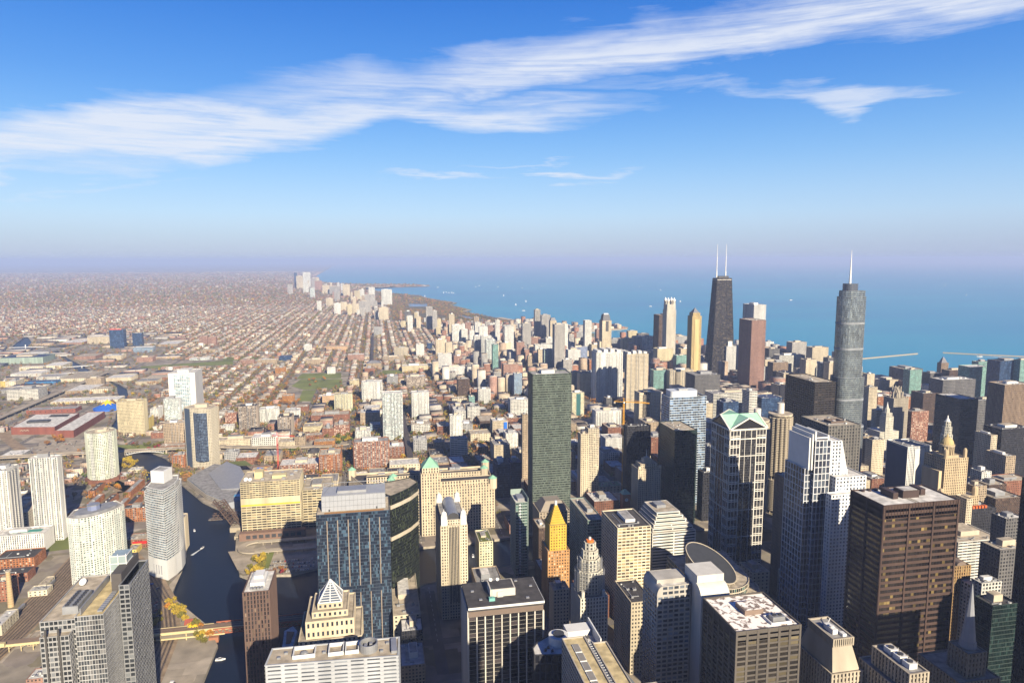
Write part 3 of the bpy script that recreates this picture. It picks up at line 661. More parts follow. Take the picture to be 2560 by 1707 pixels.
(1473.4,1499.4,2000.0,2025.0,83.2,'greyd',['rt'],'apartment_building','dark thin block left of the silver tower'),
(235.1,270.5,2006.8,2031.8,56.3,'brndk',['rt'],'apartment_tower','plain dark brown slab beside the diagonal avenue'),
(-929.3,-810.0,2023.5,2063.5,10.6,'brkmu',['rg'],'loft_building','long low red brick wing behind the exhibition block'),
(1425.1,1512.9,2040.1,2080.1,59.2,'wstr',['rg'],'office_building','white banded hospital wing left of the silver tower'),
(1301.8,1356.3,2046.7,2079.5,66.1,'brst',['rt'],'office_tower','brown ribbed tower below the shore blocks'),
(-274.5,-242.6,2050.8,2080.8,17.8,'org',['rt'],'school','bright orange red school beside the green field'),
(609.0,631.3,2059.9,2084.9,56.1,'crmp',['rt'],'apartment_tower',"cream tower right of the green banded tower's top"),
(666.0,687.8,2066.7,2091.7,53.1,'wht',['bal', 'rt'],'apartment_tower','pale tower left of the twin crowned white tower'),
(396.2,444.1,2120.0,2150.0,78.4,'brkpk',['rt'],'apartment_tower','rose brick slab left of the green banded tower'),
(1324.8,1364.8,2132.8,2162.8,62.8,'crmp',['rt'],'office_building',"cream crowned block at the rose tower's foot"),
(305.4,328.3,2143.0,2163.0,28.4,'brkpk',['rt'],'apartment_building','rose brick mid rise behind the cream condominium'),
(-922.3,-746.4,2148.9,2208.9,7.4,'cream',['rw'],'transit_shed','long low pale shed above the dark dock'),
(1519.3,1582.5,2150.0,2185.0,97.8,'crmp',['rt'],'hotel','cream hotel block with a small cap on the shore'),
(1302.6,1348.2,2180.0,2253.3,251.3,'wv',['rw'],'office_tower','white gridded slab rising above the rose granite tower'),
(91.6,150.7,2188.2,2228.2,37.3,'greybr',['rw'],'loft_building','grey brown long block with white roof behind the rounded tower'),
(1440.9,1543.5,2227.2,2267.2,60.4,'wlft',['rg'],'hospital','pale block with teal band roof near the shore'),
(1041.4,1078.7,2234.9,2259.9,72.3,'teal',['rw'],'apartment_tower','grey tower with bowed green glass front'),
(-1075.9,-993.7,2240.9,2300.9,31.3,'wstr',['rg'],'office_building','long white banded office block beside the elevated road at far left'),
(630.5,661.7,2250.0,2272.0,67.3,'greyw',['rw'],'apartment_building','white and grey small block before the white ribbed tower'),
(724.5,748.2,2250.0,2272.0,64.3,'brkor',['rw'],'apartment_building','orange brick slim block left of the white twin crowned tower'),
(1691.4,1706.1,2251.3,2276.3,62.8,'greyc',['rt'],'apartment_tower','grey sliver just left of the silver tower'),
(1243.9,1303.4,2254.1,2281.9,97.4,'wv',['rw'],'office_tower','white gridded tower with square cap before the tapered black tower'),
(-89.1,-60.7,2259.2,2289.2,19.9,'yelg',['rt'],'church','yellow church block beside the avenue'),
(30.7,66.1,2259.7,2299.7,29.1,'greyc',['rg'],'loft_building','grey concrete block right of the playing field'),
(612.1,649.5,2300.0,2330.0,185.5,'greyw',['rw'],'apartment_tower','tall pale grid tower standing mid way to the beach'),
(1443.5,1486.7,2300.0,2330.0,76.5,'greyd',['rt'],'apartment_building','dark block on the shore right of rose tower'),
(1538.7,1599.5,2300.0,2336.5,98.1,'greyw',['rt'],'hospital_tower','pale grey slab on the shore with a dark side'),
(-877.0,-827.5,2308.4,2348.4,13.1,'cream',['rt'],'works','cream works block with silos beside the river bend'),
(-951.8,-878.1,2319.1,2429.1,8.6,'tan',['rw'],'works',"cement works with pale roofs at the river's edge"),
(1009.0,1070.0,2327.3,2367.4,84.6,'yelg',['rt'],'hotel','pale gridded hotel tower with grey pyramid roof'),
(591.7,637.1,2365.9,2395.9,87.3,'greyb',['rw'],'apartment_tower','pale green glass tower in the middle ground'),
(534.3,548.3,2378.0,2398.0,65.6,'tan',['rt'],'apartment_building','narrow tan block left of the pale green tower'),
(858.3,915.7,2379.8,2409.8,73.9,'greyc',['rw'],'office_building','blue grey block with curved roof in the centre'),
(1127.3,1171.6,2382.8,2407.8,74.2,'crmp',['rt'],'office_tower','cream office tower left of the slender yellow tower'),
(232.1,305.8,2389.5,2414.5,33.2,'wv',['rw'],'apartment_tower','bright white low slab with vertical stripes beside the avenue'),
(697.0,743.2,2421.3,2458.3,77.2,'wv',['rw'],'apartment_tower','white ribbed tower touching the blue lavender tower'),
(-937.2,-891.7,2435.1,2467.6,27.2,'tan',['rt'],'office_building','tan block with orange sign wall near the river bend'),
(813.8,857.0,2448.8,2473.8,74.4,'wht',['rt'],'apartment_tower','white block right of the lavender tower'),
(-1207.0,-1194.4,2479.4,2509.4,19.8,'yel',['rt'],'loft_building','yellow loft at the extreme left, below the blue roofed warehouse'),
(-1194.6,-1164.5,2482.9,2542.9,18.1,'cream',['rw'],'warehouse','white roofed shed left of the blue roofed warehouse'),
(1087.4,1158.1,2500.0,2553.4,193.4,'brndk',['rt'],'apartment_building','dark reddish block behind the four lantern tower'),
(426.0,446.7,2500.0,2525.0,95.1,'teal',['rw'],'apartment_tower','pale teal tower at the left of the centre cluster'),
(222.3,270.6,2500.3,2529.3,65.1,'wv',['rw'],'apartment_tower','bright white tall slab behind the low striped slab'),
(736.0,797.0,2504.4,2529.4,75.8,'lav',['rt'],'apartment_tower','lavender blue gridded tower'),
(-1150.3,-1056.9,2510.4,2545.8,9.2,'blus',['rb'],'warehouse','large warehouse with a deep blue flat roof'),
(605.1,628.7,2513.6,2533.6,69.8,'crmp',['rt'],'apartment_tower','cream tower left of the pale green glass tower'),
(90.3,185.2,2515.9,2555.9,22.3,'yelg',['rw'],'school','pale yellow school block with green front field'),
(-45.1,-10.0,2516.2,2546.2,18.1,'brk',['rt'],'shop','small red brick block behind the avenue'),
(-178.3,-150.7,2530.2,2550.2,22.0,'wht',['rw'],'apartment_building','small white block right of the orange school block'),
(-1058.9,-980.0,2546.6,2696.6,11.3,'cream',['rt'],'warehouse','warehouse with big cream roof beside the diagonal road'),
(527.9,557.8,2550.0,2575.0,94.7,'brkpk',['rt'],'apartment_tower','rose block behind the brown rose block'),
(-362.3,-328.4,2560.8,2590.8,23.2,'org',['rt'],'school','orange school block near the far fields'),
(1611.6,1648.2,2595.7,2620.7,63.4,'wv',['rw'],'apartment_tower','white tower immediately right of the rose granite tower'),
(845.6,895.8,2599.9,2629.9,71.7,'crmp',['rt'],'apartment_tower','cream stepped block below the dark topped tower'),
(826.3,853.5,2630.7,2655.7,166.2,'wht',['pen0', 'rw'],'apartment_tower','bright white narrow tower before the curved beach'),
(539.2,589.6,2605.0,2630.0,57.7,'brkpk',['rt'],'apartment_tower','brown rose block in the left middle ground'),
(1409.8,1456.8,2606.2,2631.2,81.1,'crmp',['rt'],'office_tower',"cream top block at the tapered black tower's foot"),
(-41.3,15.7,2628.4,2668.4,18.9,'tan',['rt'],'church','long tan church with pitched grey roof'),
(298.3,331.6,2666.2,2688.2,32.6,'brkpk',['rt'],'apartment_building','rose brown block right of the bright white tall slab'),
(827.1,862.3,2695.6,2720.6,74.1,'bluds',['rt'],'apartment_tower','dark navy tower behind the lavender tower'),
(746.3,774.1,2700.0,2725.0,147.8,'wht',['rt'],'apartment_tower','white block behind the tall pale grid tower'),
(1110.7,1153.2,2700.5,2726.0,87.1,'whtg',['rw'],'apartment_tower','white and glass tower with white cap in the centre cluster'),
(435.9,475.0,2726.1,2748.1,87.3,'whtg',['bal', 'rw'],'apartment_tower','white slab row, nearest with green tinted glass'),
(646.4,721.1,2743.1,2768.1,59.5,'wht',['rt'],'apartment_tower','white tower row left of the tall pale grid tower'),
(1033.7,1075.6,2753.3,2778.3,73.8,'yelg',['rt'],'apartment_tower','yellow ribbed tower below the pale yellow capped block'),
(1088.6,1133.3,2761.4,2786.4,78.6,'greyc',['rt'],'apartment_tower','blue grey tower right of the yellow ribbed tower'),
(-803.7,-711.4,2770.9,2790.9,8.4,'brkpk',['rt'],'row_houses','row of rose brick town houses below the long green field'),
(-277.3,-202.6,2773.4,2803.4,19.6,'tan',['rw'],'apartment_building','tan and brick row south of the house grid centre'),
(22.4,107.3,2784.3,2809.3,20.0,'tan',['bal', 'rt'],'apartment_building','long low tan balcony slab in front of cream slab'),
(1211.3,1280.5,2809.8,2833.8,89.5,'wv',['rw'],'apartment_tower','bright white tower with striped sides below the four lantern tower'),
(-463.1,-391.3,2813.8,2838.8,19.7,'tan',['rw'],'apartment_building','long tan brick apartment row south of the house grid'),
(-116.3,-51.3,2830.6,2870.6,27.0,'brkpk',['rw'],'row_houses','block of rose brick town houses left of the train line'),
(-531.7,-480.6,2833.0,2858.0,17.5,'brkpk',['rt'],'apartment_building',"rose brick apartment row at the grid's south edge"),
(365.9,389.1,2836.4,2856.4,27.8,'brkpk',['rt'],'apartment_building','rose block below the narrow cream tower'),
(-1313.5,-1234.9,2836.6,2864.3,14.5,'cream',['rw'],'warehouse','white roofed warehouse behind the blue roofed warehouse'),
(356.4,373.4,2857.2,2877.2,57.9,'crmp',['rt'],'apartment_tower','cream narrow tower in front of the white slab row'),
(1317.9,1372.9,2839.0,2861.9,66.8,'greyc',['rg'],'apartment_tower','blue shaded mid rise left of the yellow slender tower'),
(1021.5,1066.2,2860.1,2890.1,59.5,'greyc',['rg'],'apartment_tower','grey mid rise right of the dark topped tower'),
(523.4,568.7,2863.0,2885.0,55.2,'cream',['rt'],'apartment_building','pale yellow low block near the left beach towers'),
(-1247.2,-1183.8,2865.1,2965.1,12.6,'cream',['rw'],'warehouse','pale warehouse right behind the blue roofed warehouse'),
(442.8,486.5,2887.0,2909.0,85.1,'wht',['bal', 'rw'],'apartment_tower','white slab row, fifth with green tinted glass'),
(164.2,197.2,2896.3,2921.3,53.6,'wht',['rw'],'apartment_tower','white block with set back top near the yellow school'),
(-392.3,-345.3,2899.9,2939.9,17.2,'bluds',['rb'],'office_building',"dark blue low block at the grid's south edge"),
(627.1,664.6,2900.0,2925.0,134.2,'greyw',['rw'],'apartment_tower','white grey square tower left of the slim lakefront tower'),
(547.3,586.9,2900.0,2925.0,123.9,'wht',['rt'],'apartment_tower',"white stepped tower at the beach's left"),
(73.4,130.1,2915.9,2940.9,39.7,'crmp',['bal', 'rt'],'apartment_tower','cream balcony slab left of the white set back block'),
(292.1,319.4,2919.5,2927.7,56.8,'crmp',['rt'],'apartment_tower','cream yellow tower, right wing of the pair'),
(738.4,770.8,2923.3,2948.3,64.3,'wht',['rt'],'apartment_building','white block under the cream row'),
(250.1,293.2,2928.5,2953.5,68.6,'crmp',['rt'],'apartment_tower','cream yellow tower behind the bright white slabs'),
(764.9,792.5,2950.0,2975.0,139.0,'crmp',['rt'],'apartment_tower','cream hotel block with grey mansard roof near the beach'),
(421.4,452.9,2961.9,2983.9,77.4,'wht',['bal', 'rw'],'apartment_tower','white slab row, fourth in its line'),
(1193.1,1244.0,2973.2,2998.2,67.7,'greyd',['rt'],'hotel','dark grey hotel roof on the shore line'),
(-956.0,-896.9,2987.5,3027.5,19.3,'brkpk',['rt'],'apartment_building','pink brick row in front of the blue banded block'),
(596.2,618.7,2988.6,3008.6,60.4,'brk',['rt'],'apartment_building','dark brick block near the left beach towers'),
(686.8,729.8,2989.9,3014.9,60.5,'brkpk',['rt'],'apartment_tower','rose tan block left of the white tower row'),
(-758.9,-674.7,2995.6,3025.6,8.2,'whtg',['rw'],'school','low white and glass school beside the long green field'),
(1165.2,1208.6,3028.9,3053.9,75.4,'yelg',['rt'],'apartment_tower','pale yellow block with small cap on the shore line'),
(-1473.5,-1321.6,3042.5,3152.5,24.4,'teals',['rb'],'warehouse','green warehouse with dark blue solar roof at far left'),
(888.8,915.1,3044.2,3069.2,72.4,'brk',['rt'],'apartment_building','dark red block left of the round shouldered tower'),
(749.3,790.7,3050.0,3075.0,155.7,'greyw',['rt'],'apartment_tower','broad grey gridded tower right of the slim lakefront tower'),
(920.9,953.8,3063.2,3088.2,69.7,'greyc',['rt'],'apartment_tower','round shouldered grey tower near the curved beach'),
(-1111.6,-1043.6,3074.9,3134.9,18.3,'crmp',['rw'],'loft_building','cream loft below the blue glass pair'),
(583.1,608.7,3077.0,3097.0,58.3,'brkpk',['rt'],'apartment_building','rose tan narrow block behind the pale yellow block'),
(872.2,898.7,3078.4,3100.4,82.1,'greyw',['rt'],'apartment_tower','grey white tower right of the tall pale grid tower'),
(-1235.3,-1155.0,3114.7,3204.7,13.8,'brkpk',['rt'],'warehouse','brick warehouse with tan roof near the white bridge'),
(1045.3,1072.9,3141.0,3166.0,74.5,'brkpk',['rt'],'apartment_tower','brown block left of the dark topped tower'),
(740.9,767.4,3150.0,3172.0,173.8,'greyw',['rw'],'apartment_tower','slim grey tower on the lakefront beside the beach bend'),
(229.9,252.5,3154.1,3179.1,28.0,'bluds',['rt'],'office_building','dark blue glass block left of the cream yellow pair'),
(894.4,909.1,3166.8,3188.8,85.9,'wht',['rt'],'apartment_tower','white slice right behind the tall pale grid tower'),
(776.3,816.7,3169.8,3194.8,77.6,'crmp',['rt'],'apartment_building','cream row below the broad grey gridded tower'),
(-323.5,-290.3,3189.3,3214.3,28.9,'wht',['rw'],'apartment_tower','small white tower among trees, left of the train line'),
(-226.5,-132.4,3193.4,3233.4,17.6,'orgl',['rt'],'row_houses','block of tan town houses in the house grid'),
(480.7,521.1,3200.0,3222.0,94.1,'wht',['rw'],'apartment_tower','broad white tower in front of the lagoon'),
(559.1,580.2,3200.0,3220.0,123.8,'wht',['rw'],'apartment_tower',"thin white tower at the beach's left end"),
(436.2,457.1,3211.4,3233.4,75.8,'wht',['rw'],'apartment_tower','white slab row, third in its line'),
(-764.9,-710.1,3242.6,3272.6,12.3,'tan',['rt'],'school','low tan school among trees near the fields'),
(475.4,501.3,3300.0,3322.0,106.0,'wht',['rw'],'apartment_tower','cream white tower left of the lagoon'),
(-1068.9,-988.9,3302.8,3347.8,22.2,'blub',['rw'],'office_building','long low blue banded block below the blue glass pair'),
(411.3,440.9,3325.3,3347.3,70.1,'wht',['rw'],'apartment_tower','white slab row, second in its line'),
(369.4,423.6,3357.0,3379.0,89.5,'wht',['rw'],'apartment_tower','white long slab row, first below the slim cream tower'),
(-1223.0,-1162.5,3475.7,3512.0,87.4,'bluds',['pen0', 'rk'],'office_tower','dark blue glass tower with red sign line on its roof, left of the pair'),
(559.2,584.4,3500.0,3520.0,89.2,'greyw',['rt'],'apartment_tower','grey tower beside the lagoon path'),
(-800.7,-763.7,3501.7,3531.7,41.4,'brkpk',['rt'],'apartment_tower','rose brick apartment slab, right half of the pair'),
(-843.8,-808.2,3524.4,3554.4,42.6,'brkpk',['rt'],'apartment_tower','rose brick apartment slab, left half of the pair'),
(-1148.0,-1105.8,3546.1,3571.5,63.2,'bluds',['rw'],'office_tower','smaller dark blue glass tower right of its twin'),
(316.3,340.3,3664.3,3684.3,50.1,'yelg',['rt'],'apartment_tower','short pale yellow tower below the park pair'),
(-1401.6,-1303.4,3698.5,3758.5,35.4,'crmp',['rw'],'office_building','white office block left of the taller blue glass tower'),
(393.2,422.0,3729.3,3751.3,114.0,'crmp',['rt'],'apartment_tower','slim cream tower with thin cap facing the park'),
(-13.4,33.2,3769.3,3794.3,46.5,'greyc',['rt'],'apartment_tower',"grey slab amid houses at the train line's head"),
(174.9,203.5,3892.3,3914.3,95.9,'wht',['pen0', 'rw'],'apartment_tower','plain bright white slab tower among low houses'),
(321.2,347.5,3950.9,3975.9,116.9,'greyw',['rw'],'apartment_tower','grey ribbed tower, right and nearer of the park pair'),
(291.3,329.8,4052.6,4077.6,132.5,'greyw',['rw'],'apartment_tower','tall grey ribbed tower, left of the park pair'),
(238.6,264.6,4130.2,4152.2,69.1,'crmp',['rt'],'apartment_tower','narrow cream tower right of the bright white slab'),
(-1452.3,-1432.1,4307.0,4317.0,6.4,'cream',['rt'],'shop','tiny pale block behind the blue glass pair'),
(183.1,225.0,4466.9,4488.9,77.9,'greyd',['rt'],'apartment_tower','grey brown tower behind the bright white slab'),
(20.7,83.8,4700.0,4737.8,89.2,'crmp',['rt'],'apartment_tower',"cream twin topped tower standing alone at the park's west side"),
(-206.2,-174.7,5200.0,5222.0,82.3,'yelg',['rt'],'apartment_tower','narrow tan block in front of the lakeside cluster'),
(-560.1,-440.3,5225.3,5265.3,12.1,'tan',['rt'],'school','wide tan school in the far flat city'),
(-307.9,-260.2,5300.0,5322.0,85.3,'wht',['rw'],'apartment_tower','white square tower at the front of the lakeside cluster'),
(-174.0,-125.7,5300.0,5322.0,79.3,'crmp',['rt'],'apartment_tower','peach block in front of the lakeside cluster'),
(-127.5,-41.1,5400.0,5425.0,92.8,'greyw',['rt'],'apartment_tower',"grey lavender slab at the lakeside cluster's right"),
(-463.9,-430.1,5700.0,5722.0,80.4,'wht',['pen0', 'rw'],'apartment_tower','solitary small white tower on the far flat city'),
(-277.0,-229.7,5700.0,5722.0,68.8,'crmp',['rt'],'apartment_tower','cream and brown block in the lakeside cluster'),
(-93.0,-3.0,6200.0,6222.0,103.5,'greyw',['rw'],'apartment_tower','wide pale grey slab behind the broad cluster front'),
(54.0,148.2,6300.0,6345.0,141.5,'wht',['rw'],'apartment_tower',"broad white slab tower at the park's edge near the lake"),
(-432.3,-371.2,6300.0,6322.0,68.4,'crmp',['rw'],'apartment_tower','cream tower left of the lakeside cluster'),
(-400.0,-347.6,7000.0,7025.0,88.9,'greyw',['rt'],'apartment_tower','grey banded tower in the lakeside cluster'),
(-204.8,-151.7,7000.0,7022.0,102.9,'yelg',['rt'],'apartment_tower',"tall tan tower at the lakeside cluster's centre"),
(-161.2,-112.0,7200.0,7222.0,104.8,'wht',['rw'],'apartment_tower',"white tower with dark side at the cluster's centre"),
(-68.5,-3.9,7300.0,7330.0,122.4,'wht',['rw'],'apartment_tower','white square tower behind the broad white slab'),
(-686.7,-636.2,7600.0,7622.0,110.7,'whtg',['rt'],'apartment_tower','greenish white low tower before the brown tower'),
(-346.1,-275.7,7800.0,7825.0,135.0,'crmp',['rt'],'apartment_tower',"tall cream tower at the cluster's back"),
(-527.8,-406.2,8300.0,8322.0,99.2,'greyw',['rt'],'apartment_tower','long grey slab row at the harbour'),
(-614.9,-533.7,8400.0,8422.0,109.5,'crmp',['rt'],'apartment_tower','rose cream towers behind the long grey slab'),
(-1033.8,-974.9,8600.0,8622.0,112.9,'greyw',['rt'],'apartment_tower','pale grey tower left of the farthest cluster'),
(-873.1,-808.4,8800.0,8822.0,124.3,'wht',['rt'],'apartment_tower','white tower in front of the farthest cluster'),
(-775.2,-683.0,9300.0,9325.0,134.9,'brkpk',['rt'],'apartment_tower','brown tower at the far shore cluster'),
(-867.7,-801.9,9900.0,9922.0,155.4,'greyw',['rt'],'apartment_tower','slate tower in the farthest cluster'),
(-1080.7,-992.9,10000.0,10022.0,184.6,'crmp',['rt'],'apartment_tower','cream tower beside the thin dark blue tower'),
(-1130.3,-1093.1,10200.0,10220.0,226.9,'bluds',['pen0', 'rk'],'apartment_tower','thin dark blue tower in the farthest cluster'),
(-849.3,-800.5,10300.0,10322.0,152.6,'crmp',['rt'],'apartment_tower','peach tower right of the farthest cluster'),
(-1040.5,-932.6,10500.0,10525.0,228.3,'wht',['rt'],'apartment_tower','tallest pale tower in the farthest cluster')]
for row in SPEC: simple_building(*row)

# ------------------------------------------------------------------ landmark towers
S.update({
 'conc':  ((.58,.50,.38),(.05,.045,.04),(.3,.25,.18),.3,3.0,2.9,.2,.4,.3,.3),
 'steel': ((.27,.29,.32),(.30,.38,.42),(.48,.57,.57),.22,1.6,3.5,.10,.12,.10,.14,.85,.10),
 'hanc':  ((.045,.04,.04),(.022,.02,.024),(.16,.13,.10),.22,3.0,4.2,.2,.3,.2,.2,.2,.18),
 'n900':  ((.76,.70,.58),(.07,.07,.08),(.25,.25,.22),.2,3.4,3.6,.50,.22,.6,.25),
 'parkt': ((.62,.47,.22),(.07,.06,.04),(.3,.24,.12),.2,3.2,3.4,.52,.26,.5,.25),
 'wwk':   ((.84,.80,.72),(.022,.022,.026),(.07,.07,.07),.15,2.2,3.4,.10,.16,.12,.16),
 'ctt':   ((.80,.80,.80),(.06,.08,.12),(.22,.27,.36),.3,4.2,4.0,.46,.42,.4,.35),
 'cttg':  ((.74,.75,.77),(.05,.06,.09),(.14,.17,.22),.3,5.0,7.5,.16,.10,.35,.25,.3,.12),
 'daley': ((.078,.047,.037),(.020,.016,.014),(.17,.125,.05),.12,3.1,5.5,.03,.46,.12,.45),  # yellowish blind tone paints lit rooms into some window cells
 'jew':   ((.62,.49,.31),(.05,.045,.04),(.22,.18,.12),.2,3.0,3.7,.50,.34,.5,.3),
 'white': ((.74,.71,.60),(.06,.06,.06),(.25,.24,.2),.2,3.0,3.6,.50,.34,.4,.3),
 'trib':  ((.44,.39,.31),(.045,.045,.045),(.18,.16,.13),.2,2.6,3.7,.52,.2,.7,.25),
 'thom':  ((.52,.45,.35),(.04,.06,.06),(.12,.22,.20),.3,3.0,4.0,.12,.22,.2,.3,.3,.12),
 'pyr':   ((.66,.56,.40),(.04,.05,.07),(.12,.13,.15),.2,3.6,4.0,.55,.5,.35,.3),
 'b191':  ((.07,.09,.13),(.022,.036,.065),(.09,.16,.24),.26,1.55,3.7,.10,.12,.10,.14,.35,.09),
 'g333':  ((.03,.035,.03),(.016,.022,.018),(.07,.09,.05),.22,1.6,3.7,.10,.12,.08,.10,.3,.07),
 'ubs':   ((.47,.49,.52),(.05,.06,.08),(.2,.22,.25),.3,9.0,2.4,.22,.60,.25,.6,.2,.2),
 'blkw':  ((.70,.66,.58),(.018,.017,.018),(.06,.05,.05),.2,7.4,3.6,.14,.03,1.0,.1),
 'mart':  ((.63,.53,.38),(.06,.055,.05),(.3,.26,.18),.25,4.2,4.4,.52,.30,.6,.3),
 'rivt':  ((.68,.61,.47),(.05,.05,.055),(.2,.2,.2),.2,3.2,3.1,.52,.44,.35,.3),
 'bow':   ((.16,.20,.28),(.018,.035,.07),(.12,.18,.28),.28,2.4,3.1,.12,.22,.15,.4,.35,.10),
 'fan':   ((.80,.78,.72),(.07,.12,.11),(.34,.46,.41),.35,3.4,3.0,.42,.30,.4,.3),
 'gf':    ((.80,.80,.77),(.06,.11,.17),(.24,.34,.42),.4,3.0,3.2,.08,.26,.15,.9,.3,.10),
 'kin':   ((.64,.67,.55),(.06,.07,.06),(.40,.44,.36),.30,3.3,2.95,.40,.34,.35,.3),
 'boe':   ((.40,.40,.40),(.035,.04,.045),(.16,.17,.18),.25,2.9,3.9,.18,.30,.2,.35,.1,.12),
 'boeg':  ((.48,.48,.48),(.08,.09,.10),(.22,.22,.22),.3,2.0,3.9,.14,.14,.12,.15,.3,.12),
 'app':   ((.66,.57,.38),(.055,.05,.04),(.24,.19,.11),.25,7.0,4.0,.10,.42,.35,.45),
 'c120':  ((.56,.53,.48),(.05,.06,.08),(.20,.23,.28),.35,4.6,3.8,.24,.40,.3,.35),
 'mot':   ((.12,.105,.09),(.028,.024,.02),(.12,.10,.06),.25,7.8,3.6,.22,.34,.5,.3),
 'goldb': ((.46,.25,.10),(.07,.05,.04),(.5,.42,.3),.35,3.2,3.5,.50,.44,.35,.3),
 'goldy': ((.66,.43,.06),(.10,.06,.02),(.3,.2,.1),.2,3.0,3.5,.55,.50,.35,.3),
 'stone': ((.46,.40,.31),(.035,.033,.03),(.12,.10,.08),.15,3.0,3.7,.54,.30,.7,.3),
 'dkst':  ((.20,.18,.15),(.03,.03,.03),(.08,.07,.06),.15,3.0,3.7,.54,.40,.5,.3),
})
GREENR = plain('copper_green', (.27, .52, .37), 0.7, var=0.15)
GREYROOF = plain('slate_roof', (.20, .20, .22), 0.6, var=0.2)
def H(name, label, cat, cx, cy): 
    return thing(name, label, cat, (cx, cy, 0)), MB(), MB(), MB()
def ngon(cx, cy, r, n, ph=0.0, ry=None):
    ry = ry or r
    return [(cx+r*math.cos(ph+2*math.pi*i/n), cy+ry*math.sin(ph+2*math.pi*i/n)) for i in range(n)]
def stadium(x0, x1, y0, y1, r, k=5):
    out = []
    for cx, cy, a in ((x1-r, y0+r, -90), (x1-r, y1-r, 0), (x0+r, y1-r, 90), (x0+r, y0+r, 180)):
        for i in range(k+1):
            t = R(a+90*i/k); out.append((cx+r*math.cos(t), cy+r*math.sin(t)))
    return out
def dish(root, x, y, z, r=2.2):
    m = MB(); m.cyl(x, y, .2, z, z+r, 0, 6)
    n = 12; c = Vector((x, y, z+r)); d = Vector((-.2, -.75, .62)).normalized(); u = d.cross(Vector((0, 0, 1))).normalized(); v = u.cross(d)
    rim = [tuple(c+d*.5+(u*math.cos(2*math.pi*i/n)+v*math.sin(2*math.pi*i/n))*r) for i in range(n)]
    for i in range(n): m.poly([rim[i], rim[(i+1) % n], tuple(c)], 0)
    for i in range(n): m.poly([rim[(i+1) % n], rim[i], tuple(c-d*.15)], 0)
    m.build('satellite_dish', [MWHITE], root)

# --- twin corncob towers
def corncob(cx, cy, label):
    root, F, G, RF = H('round_tower', label, 'apartment tower', cx, cy); cm = smats('conc')
    n = 64
    def lob(r0, r1): return [(cx+(r0+(r1-r0)*abs(math.cos(8*2*math.pi*i/n))**.7)*math.cos(2*math.pi*i/n), cy+(r0+(r1-r0)*abs(math.cos(8*2*math.pi*i/n))**.7)*math.sin(2*math.pi*i/n)) for i in range(n)]
    pl = lob(16.2, 19.8); z = 64
    while z < 160:
        F.prism(pl, z, z+1.15, 0, None, True); z += 2.85
    F.build('balcony_floors', [cm[0]], root)
    tier(MB(), G, RF, ngon(cx, cy, 14.5, 32), 60, 163, 'conc', roof=False)
    G.build('glazing', [cm[1]], root)
    m = MB(); z = 6
    while z < 56: m.cyl(cx, cy, 18.6, z, z+1.3, 0, 40, bottom=True); z += 2.9
    m.build('parking_ramp', [cm[0]], root)
    m = MB(); m.cyl(cx, cy, 12, 0, 60, 0, 24); m.build('dark_parking_core', [MDARK], root)
    m = MB()
    for i in range(16):
        a = 2*math.pi*i/16; m.beam((cx+17*math.cos(a), cy+17*math.sin(a), 0), (cx+17*math.cos(a), cy+17*math.sin(a), 64), 1.0)
    m.build('columns', [cm[0]], root)
    m = MB(); m.cyl(cx, cy, 18.5, 162.3, 164.6, 0, 40); m.build('roof', [roofmat('t')], root)
    m = MB(); m.cyl(cx, cy, 5.4, 164.6, 181, 0, 20); m.build('elevator_core', [plain('core_white', (.74, .70, .62))], root)
    m = MB(); m.beam((cx, cy, 181), (cx, cy, 189), .4); m.beam((cx-2, cy, 181), (cx-2, cy, 185), .3); m.build('antenna', [METAL], root)
    keep(cx-20, cx+20, cy-20, cy+20)
corncob(637, 975, 'scalloped round concrete tower, the nearer of the corncob pair')
corncob(578, 946, 'scalloped round concrete tower half hidden behind the green gabled tower')

# --- silver riverside tower
root, F, G, RF = H('skyscraper', 'tall silver glass tower with rounded ends and a single white spire', 'skyscraper', 787, 1024)
tier(F, G, RF, stadium(764, 819, 1002, 1042, 12), 0, 128, 'steel')
tier(F, G, RF, stadium(766, 817, 1004, 1040, 12), 128, 212, 'steel')
tier(F, G, RF, stadium(768, 812.5, 1005, 1037, 13), 212, 348, 'steel')
tier(F, G, RF, stadium(770, 812, 1007, 1035, 13), 348, 358, 'steel', bay=1.6)
for z in (60, 128, 175, 212, 262, 305): F.prism(offset(stadium(768, 812.5, 1005, 1037, 13) if z >= 212 else stadium(766, 817, 1004, 1040, 12) if z > 130 else stadium(764, 819, 1002, 1042, 12), .55), z-3.2, z, 0, None, True)
finish(root, F, G, RF, 'steel', 'g')
m = MB(); m.prism(stadium(775, 798, 1010, 1031, 9), 357, 370, 0); m.build('crown_drum', [plain('crown_glass', (.16, .18, .22), .25, .5)], root)
m = MB(); m.cyl(785, 1020, 2.0, 370, 386, 0, 10, 1.5); m.cyl(785, 1020, 1.4, 386, 426, 0, 10, .25); m.build('spire', [MWHITE], root)
keep(755, 822, 1000, 1052)

